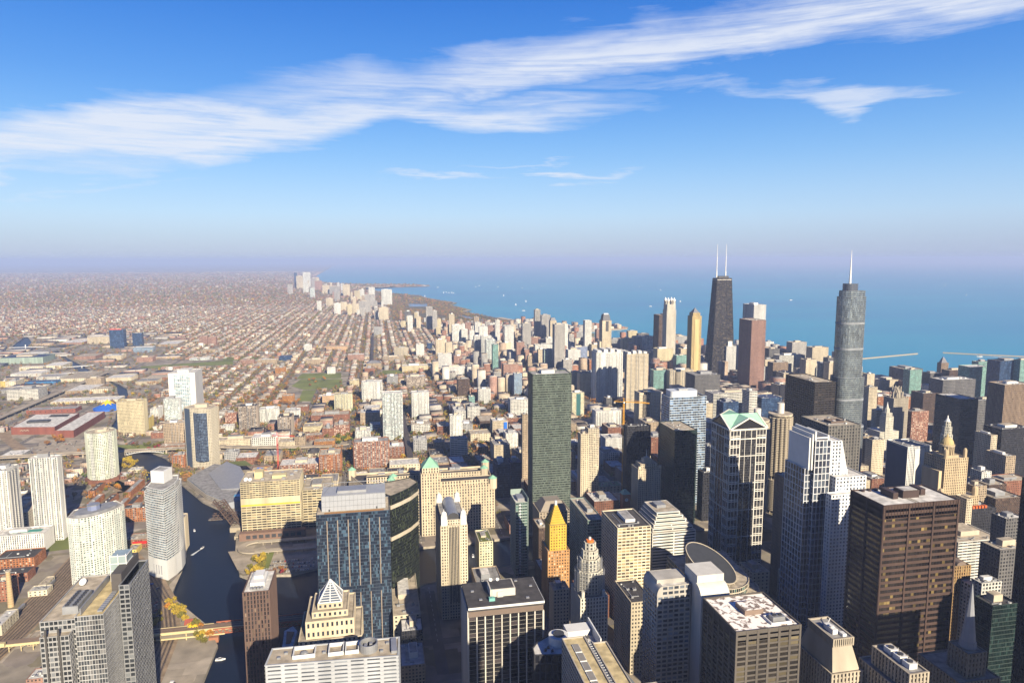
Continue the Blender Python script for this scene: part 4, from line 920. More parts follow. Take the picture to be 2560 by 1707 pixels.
# --- tapered black tower with X bracing
root, F, G, RF = H('skyscraper', 'tapered black tower with crossed braces and two white antennas', 'skyscraper', 1237, 2291)
B0, T0 = rect(1192, 1282, 2262, 2320), rect(1209, 1265, 2275, 2307)
for i in range(4):
    b0, b1, t0, t1 = [Vector((*p, z)) for p, z in ((B0[i], 0), (B0[(i+1) % 4], 0), (T0[i], 342), (T0[(i+1) % 4], 342))]
    def Q(u, v): return (b0.lerp(b1, u)).lerp(t0.lerp(t1, u), v)
    nb = 18 if i % 2 == 0 else 11
    G.quad(tuple(b0), tuple(b1), tuple(t1), tuple(t0), 0, [(0, 0), (nb, 0), (nb, 96), (0, 96)])
    out = (b1-b0).cross(t0-b0).normalized()*.35
    for k in range(nb+1): F.beam(Q(k/nb, 0)+out, Q(k/nb, 1)+out, .8 if k % (nb//3) else 1.8)
    for k in range(49): F.beam(Q(0, k/48)+out*.5, Q(1, k/48)+out*.5, 1.0)
    hs = [0, .2, .38, .54, .69, .83, .96]
    for a, b in zip(hs, hs[1:]):
        F.beam(Q(0, a)+out*2, Q(1, b)+out*2, 2.2); F.beam(Q(1, a)+out*2, Q(0, b)+out*2, 2.2); F.beam(Q(0, b)+out*1.5, Q(1, b)+out*1.5, 2.4)
RF.poly([(*p, 342) for p in T0])
finish(root, F, G, RF, 'hanc', 'k')
m = MB()
for i in range(4): m.beam((*T0[i], 336.5), (*T0[(i+1) % 4], 336.5), 2.4)
m.build('light_band', [plain('pale_band', (.55, .52, .47))], root)
m = MB(); m.box(1217, 1257, 2281, 2301, 342, 350); m.build('penthouse', [MDARK], root)
for ax in (1214, 1249):
    m = MB(); m.cyl(ax, 2290, 2.6, 344, 366, 0, 10, 2.2); m.cyl(ax, 2290, 1.7, 366, 420, 0, 8, 1.4); m.cyl(ax, 2290, 1.1, 420, 464, 0, 8, .5)
    m.build('antenna', [MWHITE], root)
keep(1190, 1284, 2260, 2322)

# --- four lantern tower
root, F, G, RF = H('skyscraper', 'pale ribbed tower crowned by four lantern pavilions', 'skyscraper', 1066, 2358)
tier(F, G, RF, rect(1048, 1083, 2340, 2376), 0, 226, 'n900'); tier(F, G, RF, rect(1050, 1081, 2342, 2374), 226, 246, 'n900')
finish(root, F, G, RF, 'n900', 'g')
for qx, qy in ((1054, 2346), (1077, 2346), (1054, 2370), (1077, 2370)):
    m = MB(); m.box(qx-4.2, qx+4.2, qy-4.2, qy+4.2, 245, 260, 0); m.prism(rect(qx-4.8, qx+4.8, qy-4.8, qy+4.8), 260, 272, 1, scale=0)
    for s in (-3, 0, 3): m.box(qx+s-.5, qx+s+.5, qy-4.5, qy-4.19, 247, 258, 2)
    m.build('lantern', [smats('n900')[0], MWHITE, MDARK], root)
keep(1046, 1085, 2338, 2378)
# --- slender yellow tower
root, F, G, RF = H('skyscraper', 'slender yellow stone tower with a dark pyramid roof', 'skyscraper', 998, 2016)
tier(F, G, RF, rect(982, 1013, 2000, 2032), 0, 232, 'parkt'); tier(F, G, RF, rect(986, 1009, 2003, 2029), 232, 242, 'parkt')
finish(root, F, G, RF, 'parkt', 't')
m = MB(); m.prism(rect(987, 1008, 2004, 2028), 242, 257, 0, scale=.06); m.build('pyramid_roof', [GREYROOF], root)
m = MB(); m.prism([(990, 1998), (1005, 1998), (1005, 2000), (990, 2000)], 0, 222); m.build('bay_front', [smats('parkt')[0]], root)
keep(980, 1015, 1998, 2034)
# --- dark mansard tower
root, F, G, RF = H('skyscraper', 'cream tower with a tall dark mansard top before the curved beach', 'skyscraper', 681, 1964)
tier(F, G, RF, rect(667, 695, 1950, 1978), 0, 228, 'crmp'); finish(root, F, G, RF, 'crmp', 'k')
m = MB(); m.prism(rect(669, 693, 1952, 1976), 228, 246, 0, scale=.76); m.build('mansard_roof', [plain('mansard', (.07, .075, .10), .5)], root)
m = MB(); m.box(677, 686, 1949.2, 1949.6, 196, 226); m.build('tall_window', [MDARK], root)
m = MB(); m.box(674, 688, 1958, 1970, 246, 249); m.build('roof_rail', [MWHITE], root)
m = MB(); m.box(660, 667, 1953, 1976, 0, 165); m.box(695, 700, 1954, 1976, 0, 150); m.build('shoulder', [smats('crmp')[0]], root)
keep(658, 700, 1948, 1980)

# --- green gabled tower with white lattice
root, F, G, RF = H('skyscraper', 'white latticed black glass tower with green pedimented roof', 'skyscraper', 481, 831)
X0, X1, Y0, Y1 = 455, 507, 807, 857
tier(F, G, RF, rect(X0, X1, Y0, Y1), 0, 188, 'wwk', roof=False)
wm = smats('wwk')[0]
G.build('glazing', [smats('wwk')[1]], root); F.build('mullions', [MDARK], root)
m = MB()
def lattice(m, a, b, z0, z1):
    a = Vector(a); b = Vector(b); e = (b-a); L = e.length; e.normalize(); o = Vector((e.y, -e.x))
    def bar(u0, u1, za, zb, t=.7):
        p = [a+e*u0, a+e*u1, a+e*u1+o*t, a+e*u0+o*t]; m.prism([tuple(q) for q in p][::-1] if False else [(p[3].x, p[3].y), (p[2].x, p[2].y), (p[1].x, p[1].y), (p[0].x, p[0].y)], za, zb, 0, None, True)
    cols = [0, L*.09, L*.18, L*.27, L*.41, L*.59, L*.73, L*.82, L*.91, L]
    for k, u in enumerate(cols):
        w = 1.1 if k in (0, 3, 6, 9) else .55
        bar(max(0, u-w/2), min(L, u+w/2), z0, z1, .72 if w > 1 else .6)
    z = z0+2
    while z < z1:
        for a_, b_ in ((0, L*.27), (L*.73, L)): bar(a_, b_, z, z+1.0, .66); bar(a_, b_, z+2.6, z+3.4, .64)
        if int((z-z0)/12.4) % 3 == 0: bar(0, L, z+.02, z+.9, .5)
        z += 12.4
    bar(0, L, z1-2, z1, .8); bar(0, L, z1-14, z1-12.8, .7)
P4 = rect(X0, X1, Y0, Y1)
for i in range(4): lattice(m, P4[i], P4[(i+1) % 4], 0, 188)
m.build('lattice', [wm], root)
cxm, cym = (X0+X1)/2, (Y0+Y1)/2
m = MB()   # cross gable roof
zr, zt = 188.2, 203
m.poly([(X0-1.5, Y0-1.5, zr), (cxm, Y0-1.5, zt), (cxm, cym, zt), ], 0); m.poly([(cxm, Y0-1.5, zt), (X1+1.5, Y0-1.5, zr), (cxm, cym, zt)], 0)
m.poly([(X1+1.5, Y0-1.5, zr), (X1+1.5, cym, zt), (cxm, cym, zt)], 0); m.poly([(X1+1.5, cym, zt), (X1+1.5, Y1+1.5, zr), (cxm, cym, zt)], 0)
m.poly([(X1+1.5, Y1+1.5, zr), (cxm, Y1+1.5, zt), (cxm, cym, zt)], 0); m.poly([(cxm, Y1+1.5, zt), (X0-1.5, Y1+1.5, zr), (cxm, cym, zt)], 0)
m.poly([(X0-1.5, Y1+1.5, zr), (X0-1.5, cym, zt), (cxm, cym, zt)], 0); m.poly([(X0-1.5, cym, zt), (X0-1.5, Y0-1.5, zr), (cxm, cym, zt)], 0)
m.build('gabled_roof', [plain('mint_roof', (.40, .72, .52), .6)], root)
m = MB()
for a, b, c in (((X0-1.5, Y0-1.6), (X1+1.5, Y0-1.6), (cxm, Y0-1.6)), ((X0-1.6, Y1+1.5), (X0-1.6, Y0-1.5), (X0-1.6, cym)), ((X1+1.6, Y0-1.5), (X1+1.6, Y1+1.5), (X1+1.6, cym)), ((X1+1.5, Y1+1.6), (X0-1.5, Y1+1.6), (cxm, Y1+1.6))):
    m.beam((*a, zr), (*c, zt), 1.6); m.beam((*b, zr), (*c, zt), 1.6); m.beam((*a, zr-.4), (*b, zr-.4), 1.6)
m.build('pediment', [wm], root)
m = MB()
for a, b, c in (((X0, Y0-.4), (X1, Y0-.4), (cxm, Y0-.4)), ((X0-.4, Y1), (X0-.4, Y0), (X0-.4, cym)), ((X1+.4, Y0), (X1+.4, Y1), (X1+.4, cym))):
    m.poly([(*a, zr), (*b, zr), (*c, zt-1)], 0)
m.build('pediment_glass', [smats('wwk')[1]], root)
keep(X0, X1, Y0, Y1)

# --- white stepped tower
root, F, G, RF = H('skyscraper', 'white stepped tower with finned open crown and blue glass west side', 'skyscraper', 488, 660)
F2, G2, R2 = MB(), MB(), MB()
tier(F2, G2, R2, rect(464, 482.5, 643, 684), 0, 216, 'cttg')
tier(F2, G2, R2, rect(456, 463.6, 648, 684), 0, 184, 'cttg')
F2.build('west_grid', [smats('cttg')[0]], root); G2.build('west_glazing', [smats('cttg')[1]], root); R2.build('west_roof', [roofmat('w')], root)
m = MB()
for k, (a, b, z) in enumerate(((457.5, 459, 219), (461, 462.6, 223), (464.2, 466, 226), (479.6, 481.4, 221))): m.box(a, b, 644.5, 682, 183 if a < 464 else 216, z)
for z in range(186, 220, 4): m.box(466, 479.6, 644, 645, z, z+1.4, 0, True)
m.build('crown_fin', [MWHITE], root)
tier(F, G, RF, rect(482.6, 498, 646, 683), 0, 214, 'ctt')
tier(F, G, RF, rect(498.4, 507, 646.3, 683.2), 0, 181, 'ctt', roof=False)
tier(F, G, RF, rect(486, 523, 636, 684.5), 0, 176, 'ctt')
tier(F, G, RF, rect(475, 511, 627, 635.6), 0, 160, 'ctt')
finish(root, F, G, RF, 'ctt', 'w')
m = MB(); y0, y1 = 646, 683
m.poly([(498.4, y0-.4, 176), (507.6, y0-.4, 176), (498.4, y0-.4, 214)], 0); m.quad((507.6, y0-.4, 176), (507.6, y1, 176), (498.4, y1, 214), (498.4, y0-.4, 214), 0)
m.build('sloped_side', [smats('ctt')[0]], root)
keep(454, 525, 625, 686)

# --- big rust brown tower
root, F, G, RF = H('skyscraper', 'massive rust brown steel tower with a white roof', 'skyscraper', 469, 520)
tier(F, G, RF, rect(431, 507, 500, 541), 0, 198, 'daley', topband=13)
for a in (431, 456.3, 481.6, 507):
    F.box(a-.75, a+.75, 498.9, 499.9, 0, 198.1); F.box(a-.75, a+.75, 541.1, 542.2, 0, 198.1)
for b in (500, 520.5, 541):
    F.box(429.9, 430.9, b-.75, b+.75, 0, 198.1); F.box(507.2, 508.2, b-.75, b+.75, 0, 198.1)
for k in range(76//3):
    u = 432.5+k*3.0; F.box(u, u+.22, 499.2, 499.6, 185.5, 197.5)
finish(root, F, G, RF, 'daley', 'w')
dm = plain('rust_dark', (.07, .045, .04), .6)
for bx in ((462, 479, 514, 526, 7), (452, 457, 514, 530, 6), (484, 489, 518, 532, 6)):
    m = MB(); m.box(bx[0], bx[1], bx[2], bx[3], 196.9, 196.9+bx[4], 0); 
    if bx[4] == 7: m.box(bx[0]+1.5, bx[1]-1.5, bx[2]+1, bx[3]-1, 203.9, 204.1, 1)
    m.build('penthouse', [dm, roofmat('w')], root)
m = MB()
for k in range(4): m.cyl(440+k*7, 538, 1.7, 196.9, 198.6, 0, 14)
m.build('roof_fan', [dm], root)
m = MB(); m.box(465, 466, 501, 515, 196.9, 197.4); m.box(468, 469, 501, 515, 196.9, 197.4); m.build('walkway', [BEIGE], root)
keep(429, 509, 498, 543)

# --- domed terracotta tower
root, F, G, RF = H('old_tower', 'ornate cream tower with domed temple on top, behind the rust brown tower', 'old tower', 785, 795)
tier(F, G, RF, rect(752, 813, 770, 818), 0, 86, 'jew'); tier(F, G, RF, rect(764, 800, 779, 815), 86, 138, 'jew')
jm = smats('jew')[0]
for i in range(12):
    a = 2*math.pi*i/12; F.box(778+8.4*math.cos(a)-.8, 778+8.4*math.cos(a)+.8, 793+8.4*math.sin(a)-.8, 793+8.4*math.sin(a)+.8, 138, 153)
F.cyl(778, 793, 5.6, 137, 153, 0, 16); F.cyl(778, 793, 10, 152.6, 155, 0, 20, bottom=True); F.box(767, 789, 783, 804, 137, 141)
finish(root, F, G, RF, 'jew', 't')
m = MB(); m.dome(778, 793, 8.6, 155, 10, 0, 18); m.cyl(778, 793, 1.6, 164, 169, 0, 8, .8); m.build('dome', [plain('dome_ochre', (.55, .42, .20))], root)
for tx, ty, tz in ((810, 773, 86), (755, 773, 86), (798, 782, 138), (767, 782, 138), (810, 815, 86), (798, 812, 138)):
    m = MB(); s = 3.6 if tz < 100 else 2.4; m.cyl(tx, ty, s, tz-2, tz+9, 0, 8); m.dome(tx, ty, s, tz+9, 4, 0, 8, 3); m.build('corner_turret', [jm], root)
m = MB(); m.box(758, 763.5, 782, 812, 86, 120); m.build('west_shoulder', [jm], root)
keep(750, 815, 768, 820)
# --- slim white octagonal tower
root, F, G, RF = H('old_tower', 'slim white octagonal tower behind the domed terracotta tower', 'old tower', 842, 860)
tier(F, G, RF, rect(831, 853, 849, 871), 0, 104, 'white')
tier(F, G, RF, ngon(842, 860, 8, 8, .39), 104, 148, 'white'); tier(F, G, RF, ngon(842, 860, 6.4, 8, .39), 148, 160, 'white', parapet=.5); tier(F, G, RF, ngon(842, 860, 4.4, 8, .39), 160, 168, 'white', parapet=.4)
finish(root, F, G, RF, 'white', 'w')
m = MB(); m.cyl(842, 860, 3.6, 168, 173, 0, 8, 1.2); m.cyl(842, 860, 1.2, 173, 177, 0, 8, .6); m.build('cupola', [MWHITE], root)
keep(830, 854, 848, 872)
# --- clock tower white
root, F, G, RF = H('clock_tower', 'white terracotta clock tower with slim cupola left of the gothic tower', 'clock tower', 1036, 1212)
tier(F, G, RF, rect(1016, 1060, 1203, 1240), 0, 56, 'white'); tier(F, G, RF, rect(1027.5, 1044.5, 1202, 1219), 0, 88, 'white'); tier(F, G, RF, rect(1029.5, 1042.5, 1204, 1217), 88, 95, 'white')
F.cyl(1036, 1210.5, 4.8, 94, 103, 0, 8); F.cyl(1036, 1210.5, 3.2, 103, 108, 0, 8, 2)
finish(root, F, G, RF, 'white', 'w')
m = MB(); m.cyl(1036, 1210.5, 1.8, 108, 117, 0, 8, .2); m.build('cupola', [MWHITE], root)
m = MB()
m.poly([(1036+3.2*math.cos(2*math.pi*i/16), 1201.3, 82+3.2*math.sin(2*math.pi*i/16)) for i in range(16)], 0)
m.beam((1036, 1201.2, 82), (1036, 1201.2, 84.6), .3, 1); m.beam((1036, 1201.2, 82), (1037.6, 1201.2, 81), .3, 1)
m.build('clock_face', [plain('clock_cream', (.75, .7, .55)), MDARK], root)
keep(1014, 1062, 1200, 1242)
# --- gothic tower
root, F, G, RF = H('old_tower', 'grey gothic tower with flying buttress crown', 'old tower', 1138, 1305)
tier(F, G, RF, rect(1120, 1156, 1290, 1320), 0, 104, 'trib')
F.cyl(1138, 1305, 9.5, 103, 121, 0, 8, 8.5)
for i in range(8):
    a = 2*math.pi*i/8+.39; c, s = math.cos(a), math.sin(a)
    F.beam((1138+13*c, 1305+13*s, 103), (1138+13*c, 1305+13*s, 117), 1.6); F.beam((1138+13*c, 1305+13*s, 112), (1138+9*c, 1305+9*s, 119), 1.0); F.beam((1138+8.6*c, 1305+8.6*s, 119), (1138+8.6*c, 1305+8.6*s, 129), 1.3)
finish(root, F, G, RF, 'trib', 't')
m = MB(); m.cyl(1138, 1305, 6, 121, 127, 0, 8, 4.5); m.build('crown', [smats('trib')[0]], root)
m = MB()
for i in range(8): m.box(1120+i*4.8+.8, 1120+i*4.8+1.9, 1289, 1289.5, 104, 108)
m.build('pinnacles', [smats('trib')[0]], root)
keep(1118, 1158, 1288, 1322)

# --- round government centre
root, F, G, RF = H('government_centre', 'round glass government building with a sliced dark drum roof', 'government building', 358, 665)
arc = [(402, 712), (326, 712), (326, 648)]+[(364+38*math.cos(R(a)), 650+38*math.sin(R(a))) for a in range(190, 361, 12)]
tier(F, G, RF, arc, 0, 58, 'thom')
arc2 = [(398, 712), (326.6, 711), (326.6, 655)]+[(360+33*math.cos(R(a)), 655+33*math.sin(R(a))) for a in range(185, 361, 14)]
tier(F, G, RF, arc2, 58, 68, 'thom')
finish(root, F, G, RF, 'thom', 't')
m = MB(); n = 40; cx, cy, rr = 352, 655, 27
def zt_(x, y): return 83+((y-cy)*.38-(x-cx)*.38)
ring = [(cx+rr*math.cos(2*math.pi*i/n), cy+rr*math.sin(2*math.pi*i/n)) for i in range(n)]
for i in range(n):
    a, b = ring[i], ring[(i+1) % n]; m.quad((*a, 40), (*b, 40), (*b, zt_(*b)), (*a, zt_(*a)), 0, [(i, 0), (i+1, 0), (i+1, 9), (i, 9)])
m.build('drum', [plain('drum_louvre', (.20, .17, .13), .5)], root)
m = MB(); m.poly([(*p, zt_(*p)+.02) for p in ring], 0); m.build('sliced_roof', [plain('drum_roof', (.055, .058, .065), .45, .1, var=.2)], root)
m = MB()
for i in range(n):
    a, b = ring[i], ring[(i+1) % n]; m.beam((*a, zt_(*a)+.1), (*b, zt_(*b)+.1), .8)
m.build('drum_rim', [BEIGE], root)
m = MB()
for i in range(0, n, 2): m.beam((ring[i][0], ring[i][1], 40), (ring[i][0], ring[i][1], zt_(*ring[i])), .5)
m.build('drum_ribs', [BEIGE], root)
m = MB(); 
for k in range(24):
    a = R(188+k*7.4); c, s = math.cos(a), math.sin(a); m.beam((364+38.6*c, 650+38.6*s, 58), (364+52*c, 650+52*s, 30), .8)
    a2 = R(188+(k+1)*7.4); c2, s2 = math.cos(a2), math.sin(a2)
    m.quad((364+52*c, 650+52*s, 30), (364+52*c2, 650+52*s2, 30), (364+38.3*c2, 650+38.3*s2, 58), (364+38.3*c, 650+38.3*s, 58), 1)
    m.quad((364+52*c, 650+52*s, 0), (364+52*c2, 650+52*s2, 0), (364+52*c2, 650+52*s2, 30), (364+52*c, 650+52*s, 30), 1)
m.build('sloped_glass', [BEIGE, plain('dark_glass', (.03, .035, .04), .12, .3)], root)
keep(322, 418, 598, 716)

# --- glass pyramid tower
root, F, G, RF = H('office_tower', 'cream stepped tower topped by a white framed glass pyramid', 'office tower', -40, 522)
tier(F, G, RF, rect(-63, -17, 503, 548), 0, 128, 'pyr')
tier(F, G, RF, rect(-57.5, -22.5, 505, 545), 128, 142, 'pyr', floor=7); tier(F, G, RF, rect(-53, -27, 509, 540), 142, 147, 'pyr'); tier(F, G, RF, rect(-49, -31, 512.5, 531), 147, 151.5, 'pyr', parapet=.3)
tier(F, G, RF, rect(-52, -30, 496, 502.6), 0, 126, 'pyr')
finish(root, F, G, RF, 'pyr', 't')
m = MB(); B = rect(-48.6, -31.4, 513, 530.6); ap = Vector((-40, 521.8, 166))
for i in range(4): m.poly([(*B[i], 151.6), (*B[(i+1) % 4], 151.6), tuple(ap)], 0)
m.build('pyramid_glass', [plain('pyramid_dark', (.12, .15, .2), .2, .3)], root)
m = MB()
for i in range(4):
    a, b = Vector((*B[i], 151.7)), Vector((*B[(i+1) % 4], 151.7)); m.beam(a, ap, .8); m.beam(a, b, .8)
    for k in range(1, 9):
        t = k/9; m.beam(a.lerp(ap, t), b.lerp(ap, t), .42)
    m.beam((a+b)/2, ap, .5)
m.build('pyramid_frame', [MWHITE], root)
m = MB()
for bx in (-50.5, -40.2):
    m.box(bx, bx+9.3, 495.35, 495.6, 108, 122, 0)
m.build('window', [smats('pyr')[1]], root)
m = MB()
for bx in (-50.5, -40.2):
    for k in range(6): m.box(bx+k*1.86-.1, bx+k*1.86+.1, 495.2, 495.34, 108, 122)
    for k in range(8): m.box(bx, bx+9.3, 495.1, 495.19, 108+k*2-.1, 108+k*2+.1)
m.build('window_grid', [BEIGE], root)
keep(-65, -15, 494, 550)

# --- blue glass tower with grey penthouse
root, F, G, RF = H('office_tower', 'broad dark blue glass tower with large grey metal penthouse', 'office tower', -28, 728)
tier(F, G, RF, rect(-66, 9, 706, 750), 0, 150, 'b191')
finish(root, F, G, RF, 'b191', 't')
m = MB()
for k in range(1, 7):
    u = -66+k*75/7
    if k > 3: m.box(u-.45, u+.45, 704.9, 705.8, 0, 62)
    m.box(u-.45, u+.45, 704.9, 705.8, 70, 143)
m.build('fins', [plain('fin_tan', (.34, .28, .23))], root)
m = MB(); m.box(-58, 3, 708.5, 713, 149, 149.3); m.build('roof_gravel', [plain('rust_gravel', (.42, .22, .08), .9)], root)
pl = plain('penthouse_panel', (.44, .46, .50), .5, .2, var=.06)
m = MB(); m.box(-61, 5, 716, 746, 148.9, 166); m.build('penthouse', [pl], root)
m = MB()
for k in range(17): m.box(-61+k*4.1, -61+k*4.1+.1, 715.85, 715.99, 149, 166)
for z in (154, 160, 165.6): m.box(-61, 5, 715.75, 715.84, z, z+.15)
m.box(-54, -52.5, 715.6, 715.74, 149, 151.4, 1); m.box(-5, -3.6, 715.6, 715.74, 149, 151.4, 1)
m.build('panel_joints', [MDARK, MDARK], root)
m = MB()
for x in (-61, -50, -11, 5): m.beam((x, 746, 166), (x, 746, 170), .5)
m.beam((-61, 746, 170), (5, 746, 170), .5); m.beam((-61, 746, 166), (-50, 746, 170), .5); m.beam((-11, 746, 170), (5, 746, 166), .5); m.beam((-50, 746, 170), (-61, 716, 166), .4)
m.box(-45, -15, 722, 738, 166, 168.6)
m.build('roof_frame', [METAL], root)
keep(-68, 11, 704, 752)
# --- dark green curved tower
root, F, G, RF = H('office_tower', 'very dark green glass tower with pale belts, right of the broad blue tower', 'office tower', 24, 782)
pg = [(11, 752), (22, 763), (33.5, 777), (44, 796), (36, 814), (2, 800), (2, 765)]
tier(F, G, RF, pg, 0, 149, 'g333')
finish(root, F, G, RF, 'g333', 't')
for zb in (133, 96):
    m = MB(); m.prism(offset(pg, .45), zb, zb+4.5, 0, None, True); m.build('belt', [BEIGE], root)
keep(0, 46, 750, 816)
# --- four domed turrets tower
root, F, G, RF = H('office_tower', 'cream tower with four white domed corner turrets and grey barrel vault', 'office tower', 81, 780)
tier(F, G, RF, rect(66, 96, 744, 812), 0, 112, 'crmp'); tier(F, G, RF, rect(68, 94, 746, 810), 112, 118, 'crmp', parapet=.6)
F.box(73.6, 74.6, 742.6, 743.6, 0, 112); F.box(87.4, 88.4, 742.6, 743.6, 0, 112)
for k in range(7): F.box(76+k*1.7, 76.5+k*1.7, 743.0, 743.5, 20, 111)
finish(root, F, G, RF, 'crmp', 'g')
m = MB(); m.box(75, 87, 743.6, 743.9, 20, 110); m.build('window_bay', [smats('bow')[1]], root)
for tx, ty in ((70, 748), (92, 748), (70, 808), (92, 808)):
    m = MB(); m.box(tx-3.4, tx+3.4, ty-3.4, ty+3.4, 112, 122); m.cyl(tx, ty, 3.3, 122, 124.5, 0, 10); m.dome(tx, ty, 3.3, 124.5, 3.4, 0, 10, 4); m.cyl(tx, ty, .6, 127.5, 131, 0, 6, .1)
    for sx in (-1, 1):
        for sy in (-1, 1): m.cyl(tx+sx*2.9, ty+sy*2.9, .55, 122, 125, 0, 6, .1)
    m.build('domed_turret', [MWHITE], root)
m = MB(); n = 10
for i in range(n):
    a, b = math.pi*i/n, math.pi*(i+1)/n
    m.quad((81+7.5*math.cos(a), 750, 117+7.5*math.sin(a)), (81+7.5*math.cos(a), 806, 117+7.5*math.sin(a)), (81+7.5*math.cos(b), 806, 117+7.5*math.sin(b)), (81+7.5*math.cos(b), 750, 117+7.5*math.sin(b)), 0)
m.poly([(81+7.5*math.cos(math.pi*i/n), 750, 117+7.5*math.sin(math.pi*i/n)) for i in range(n+1)], 1)
m.build('barrel_vault', [METAL, MDARK], root)
keep(64, 98, 742, 814)
# --- long grey louvred tower at the bottom
root, F, G, RF = H('office_tower', 'grey metal louvred tower with roof drum, bottom centre', 'office tower', -33, 447)
pu = [(-76.3, 440), (8.6, 434.2), (10.1, 456.5), (-74.5, 459)]
tier(F, G, RF, pu, 0, 150, 'ubs', parapet=.8, bay=11, floor=2.8); finish(root, F, G, RF, 'ubs', 't')
for a, b, c, d in ((-60, -45.5, 444, 455.5), (-37, -27, 443, 455), (-26, -17, 443, 454.5)):
    m = MB()
    for q in ((a, b, c, c+.6), (a, b, d-.6, d), (a, a+.6, c+.6, d-.6), (b-.6, b, c+.6, d-.6)): m.box(*q, 149.2, 151.8)
    m.build('roof_well', [MWHITE], root)
m = MB(); n = 24; z0_, z1_ = 149.2, 154.8
ro, ri = ngon(-10.5, 446, 6.1, n), ngon(-10.5, 446, 5.4, n)
for i in range(n):
    j = (i+1) % n
    m.quad((*ro[i], z0_), (*ro[j], z0_), (*ro[j], z1_), (*ro[i], z1_)); m.quad((*ri[j], z0_), (*ri[i], z0_), (*ri[i], z1_), (*ri[j], z1_)); m.quad((*ro[i], z1_), (*ro[j], z1_), (*ri[j], z1_), (*ri[i], z1_))
m.build('drum_screen', [METAL], root)
m = MB(); m.box(-13.5, -11.5, 444, 448, 149.2, 153); m.box(-10, -8, 446, 448.5, 149.2, 153.4); m.build('rooftop_unit', [METAL], root)
m = MB(); m.dome(-53, 449.5, 3, 149.3, 2, 0, 8, 2); m.build('roof_vent', [LOUV], root)
m = MB(); m.box(4.4, 8.2, 438, 454, 149.2, 151.2); m.build('roof_tank', [METAL], root)
for k, q in enumerate(((-70, 446), (-66, 451), (-41, 447), (-3, 441), (1, 450))):
    m = MB(); m.box(q[0], q[0]+2.2, q[1], q[1]+1.6, 149.2, 150.6); m.build('roof_hatch', [METAL], root)
keep(-78, 12, 432, 461)
# --- black roofed tower with white ribs
root, F, G, RF = H('office_tower', 'black glass tower with tall white ribs and a flat black roof', 'office tower', 101, 555)
tier(F, G, RF, rect(69, 133, 534, 577), 0, 116, 'blkw', roof=False, blank=(3,))
F.box(68.2, 69, 533, 578, 0, 121)
finish(root, F, G, RF, 'blkw', 'k')
m = MB(); m.box(69.1, 134, 533, 578, 121, 124.4, 0); m.build('roof', [roofmat('k')], root)
m = MB(); m.box(69.4, 133.4, 533.9, 577.4, 116, 120.99, 0); m.build('top_band', [plain('brown_band', (.20, .15, .12))], root)
m = MB(); m.box(69, 134.1, 532.8, 533, 122.6, 124.6); m.box(134, 134.3, 533, 578, 122.6, 124.6)
m.build('roof_edge', [MWHITE], root)
m = MB(); m.box(90, 112, 548, 566, 124.4, 131, 0); m.box(91, 111, 549, 565, 131, 131.1, 1); m.box(96, 101, 546.8, 547.9, 124.4, 129, 0); m.build('penthouse', [plain('pent_cream', (.66, .62, .55)), roofmat('k')], root)
dish(root, 93, 563, 131.1, 1.6); dish(root, 99, 563, 131.1, 1.4)
m = MB(); m.box(88, 93, 541, 544.5, 124.4, 127); m.cyl(90.5, 542, .3, 127, 135, 0, 6); m.build('roof_stack', [plain('teal_metal', (.2, .5, .45))], root)
for q in ((120, 540), (75, 560), (116, 572), (127, 560), (80, 544)):
    m = MB(); m.box(q[0], q[0]+2.6, q[1], q[1]+2, 124.4, 125.3); m.build('roof_hatch', [METAL], root)
keep(66, 136, 531, 580)

# --- river market block
root, F, G, RF = H('merchandise_hall', 'huge cream market block with a green pyramid roofed central tower', 'market building', 62, 1045)
body = [(-10, 997), (172, 1002), (175, 1095), (-49, 1095)]
tier(F, G, RF, body, 0, 70, 'mart', parapet=3)
tier(F, G, RF, rect(-2, 168, 1006, 1024), 67, 77, 'mart', floor=5); tier(F, G, RF, rect(-20, 168, 1050, 1062), 67, 76, 'mart', floor=4.5)
tier(F, G, RF, rect(60, 88, 989, 1018), 0, 96, 'mart'); tier(F, G, RF, rect(62, 86, 991, 1016), 96, 104, 'mart', parapet=.4)
finish(root, F, G, RF, 'mart', 'k')
m = MB(); m.prism(rect(61.5, 86.5, 990.5, 1016.5), 104.1, 118, 0, scale=0.0); m.build('pyramid_roof', [GREENR], root)
for tx, ty, tz in ((-8, 1001, 70), (170, 1005, 70), (172, 1091, 70), (-44, 1091, 70), (20, 1038, 72), (16, 1010, 76), (164, 1052, 72)):
    m = MB(); m.cyl(tx, ty, 6.6, tz-8, tz+8, 0, 8); m.cyl(tx, ty, 7.0, tz+8, tz+12.5, 1, 8, .8); m.build('green_turret', [smats('mart')[0], GREENR], root)
r = random.Random(3)
for k in range(12):
    m = MB(); x = r.uniform(-10, 160); y = r.uniform(1064, 1090); m.box(x, x+r.uniform(4, 12), y, y+4, 67, 67+r.uniform(3, 6)); m.build('rooftop_unit', [r.choice([BEIGE, METAL, LOUV])], root)
keep(-52, 178, 990, 1098)
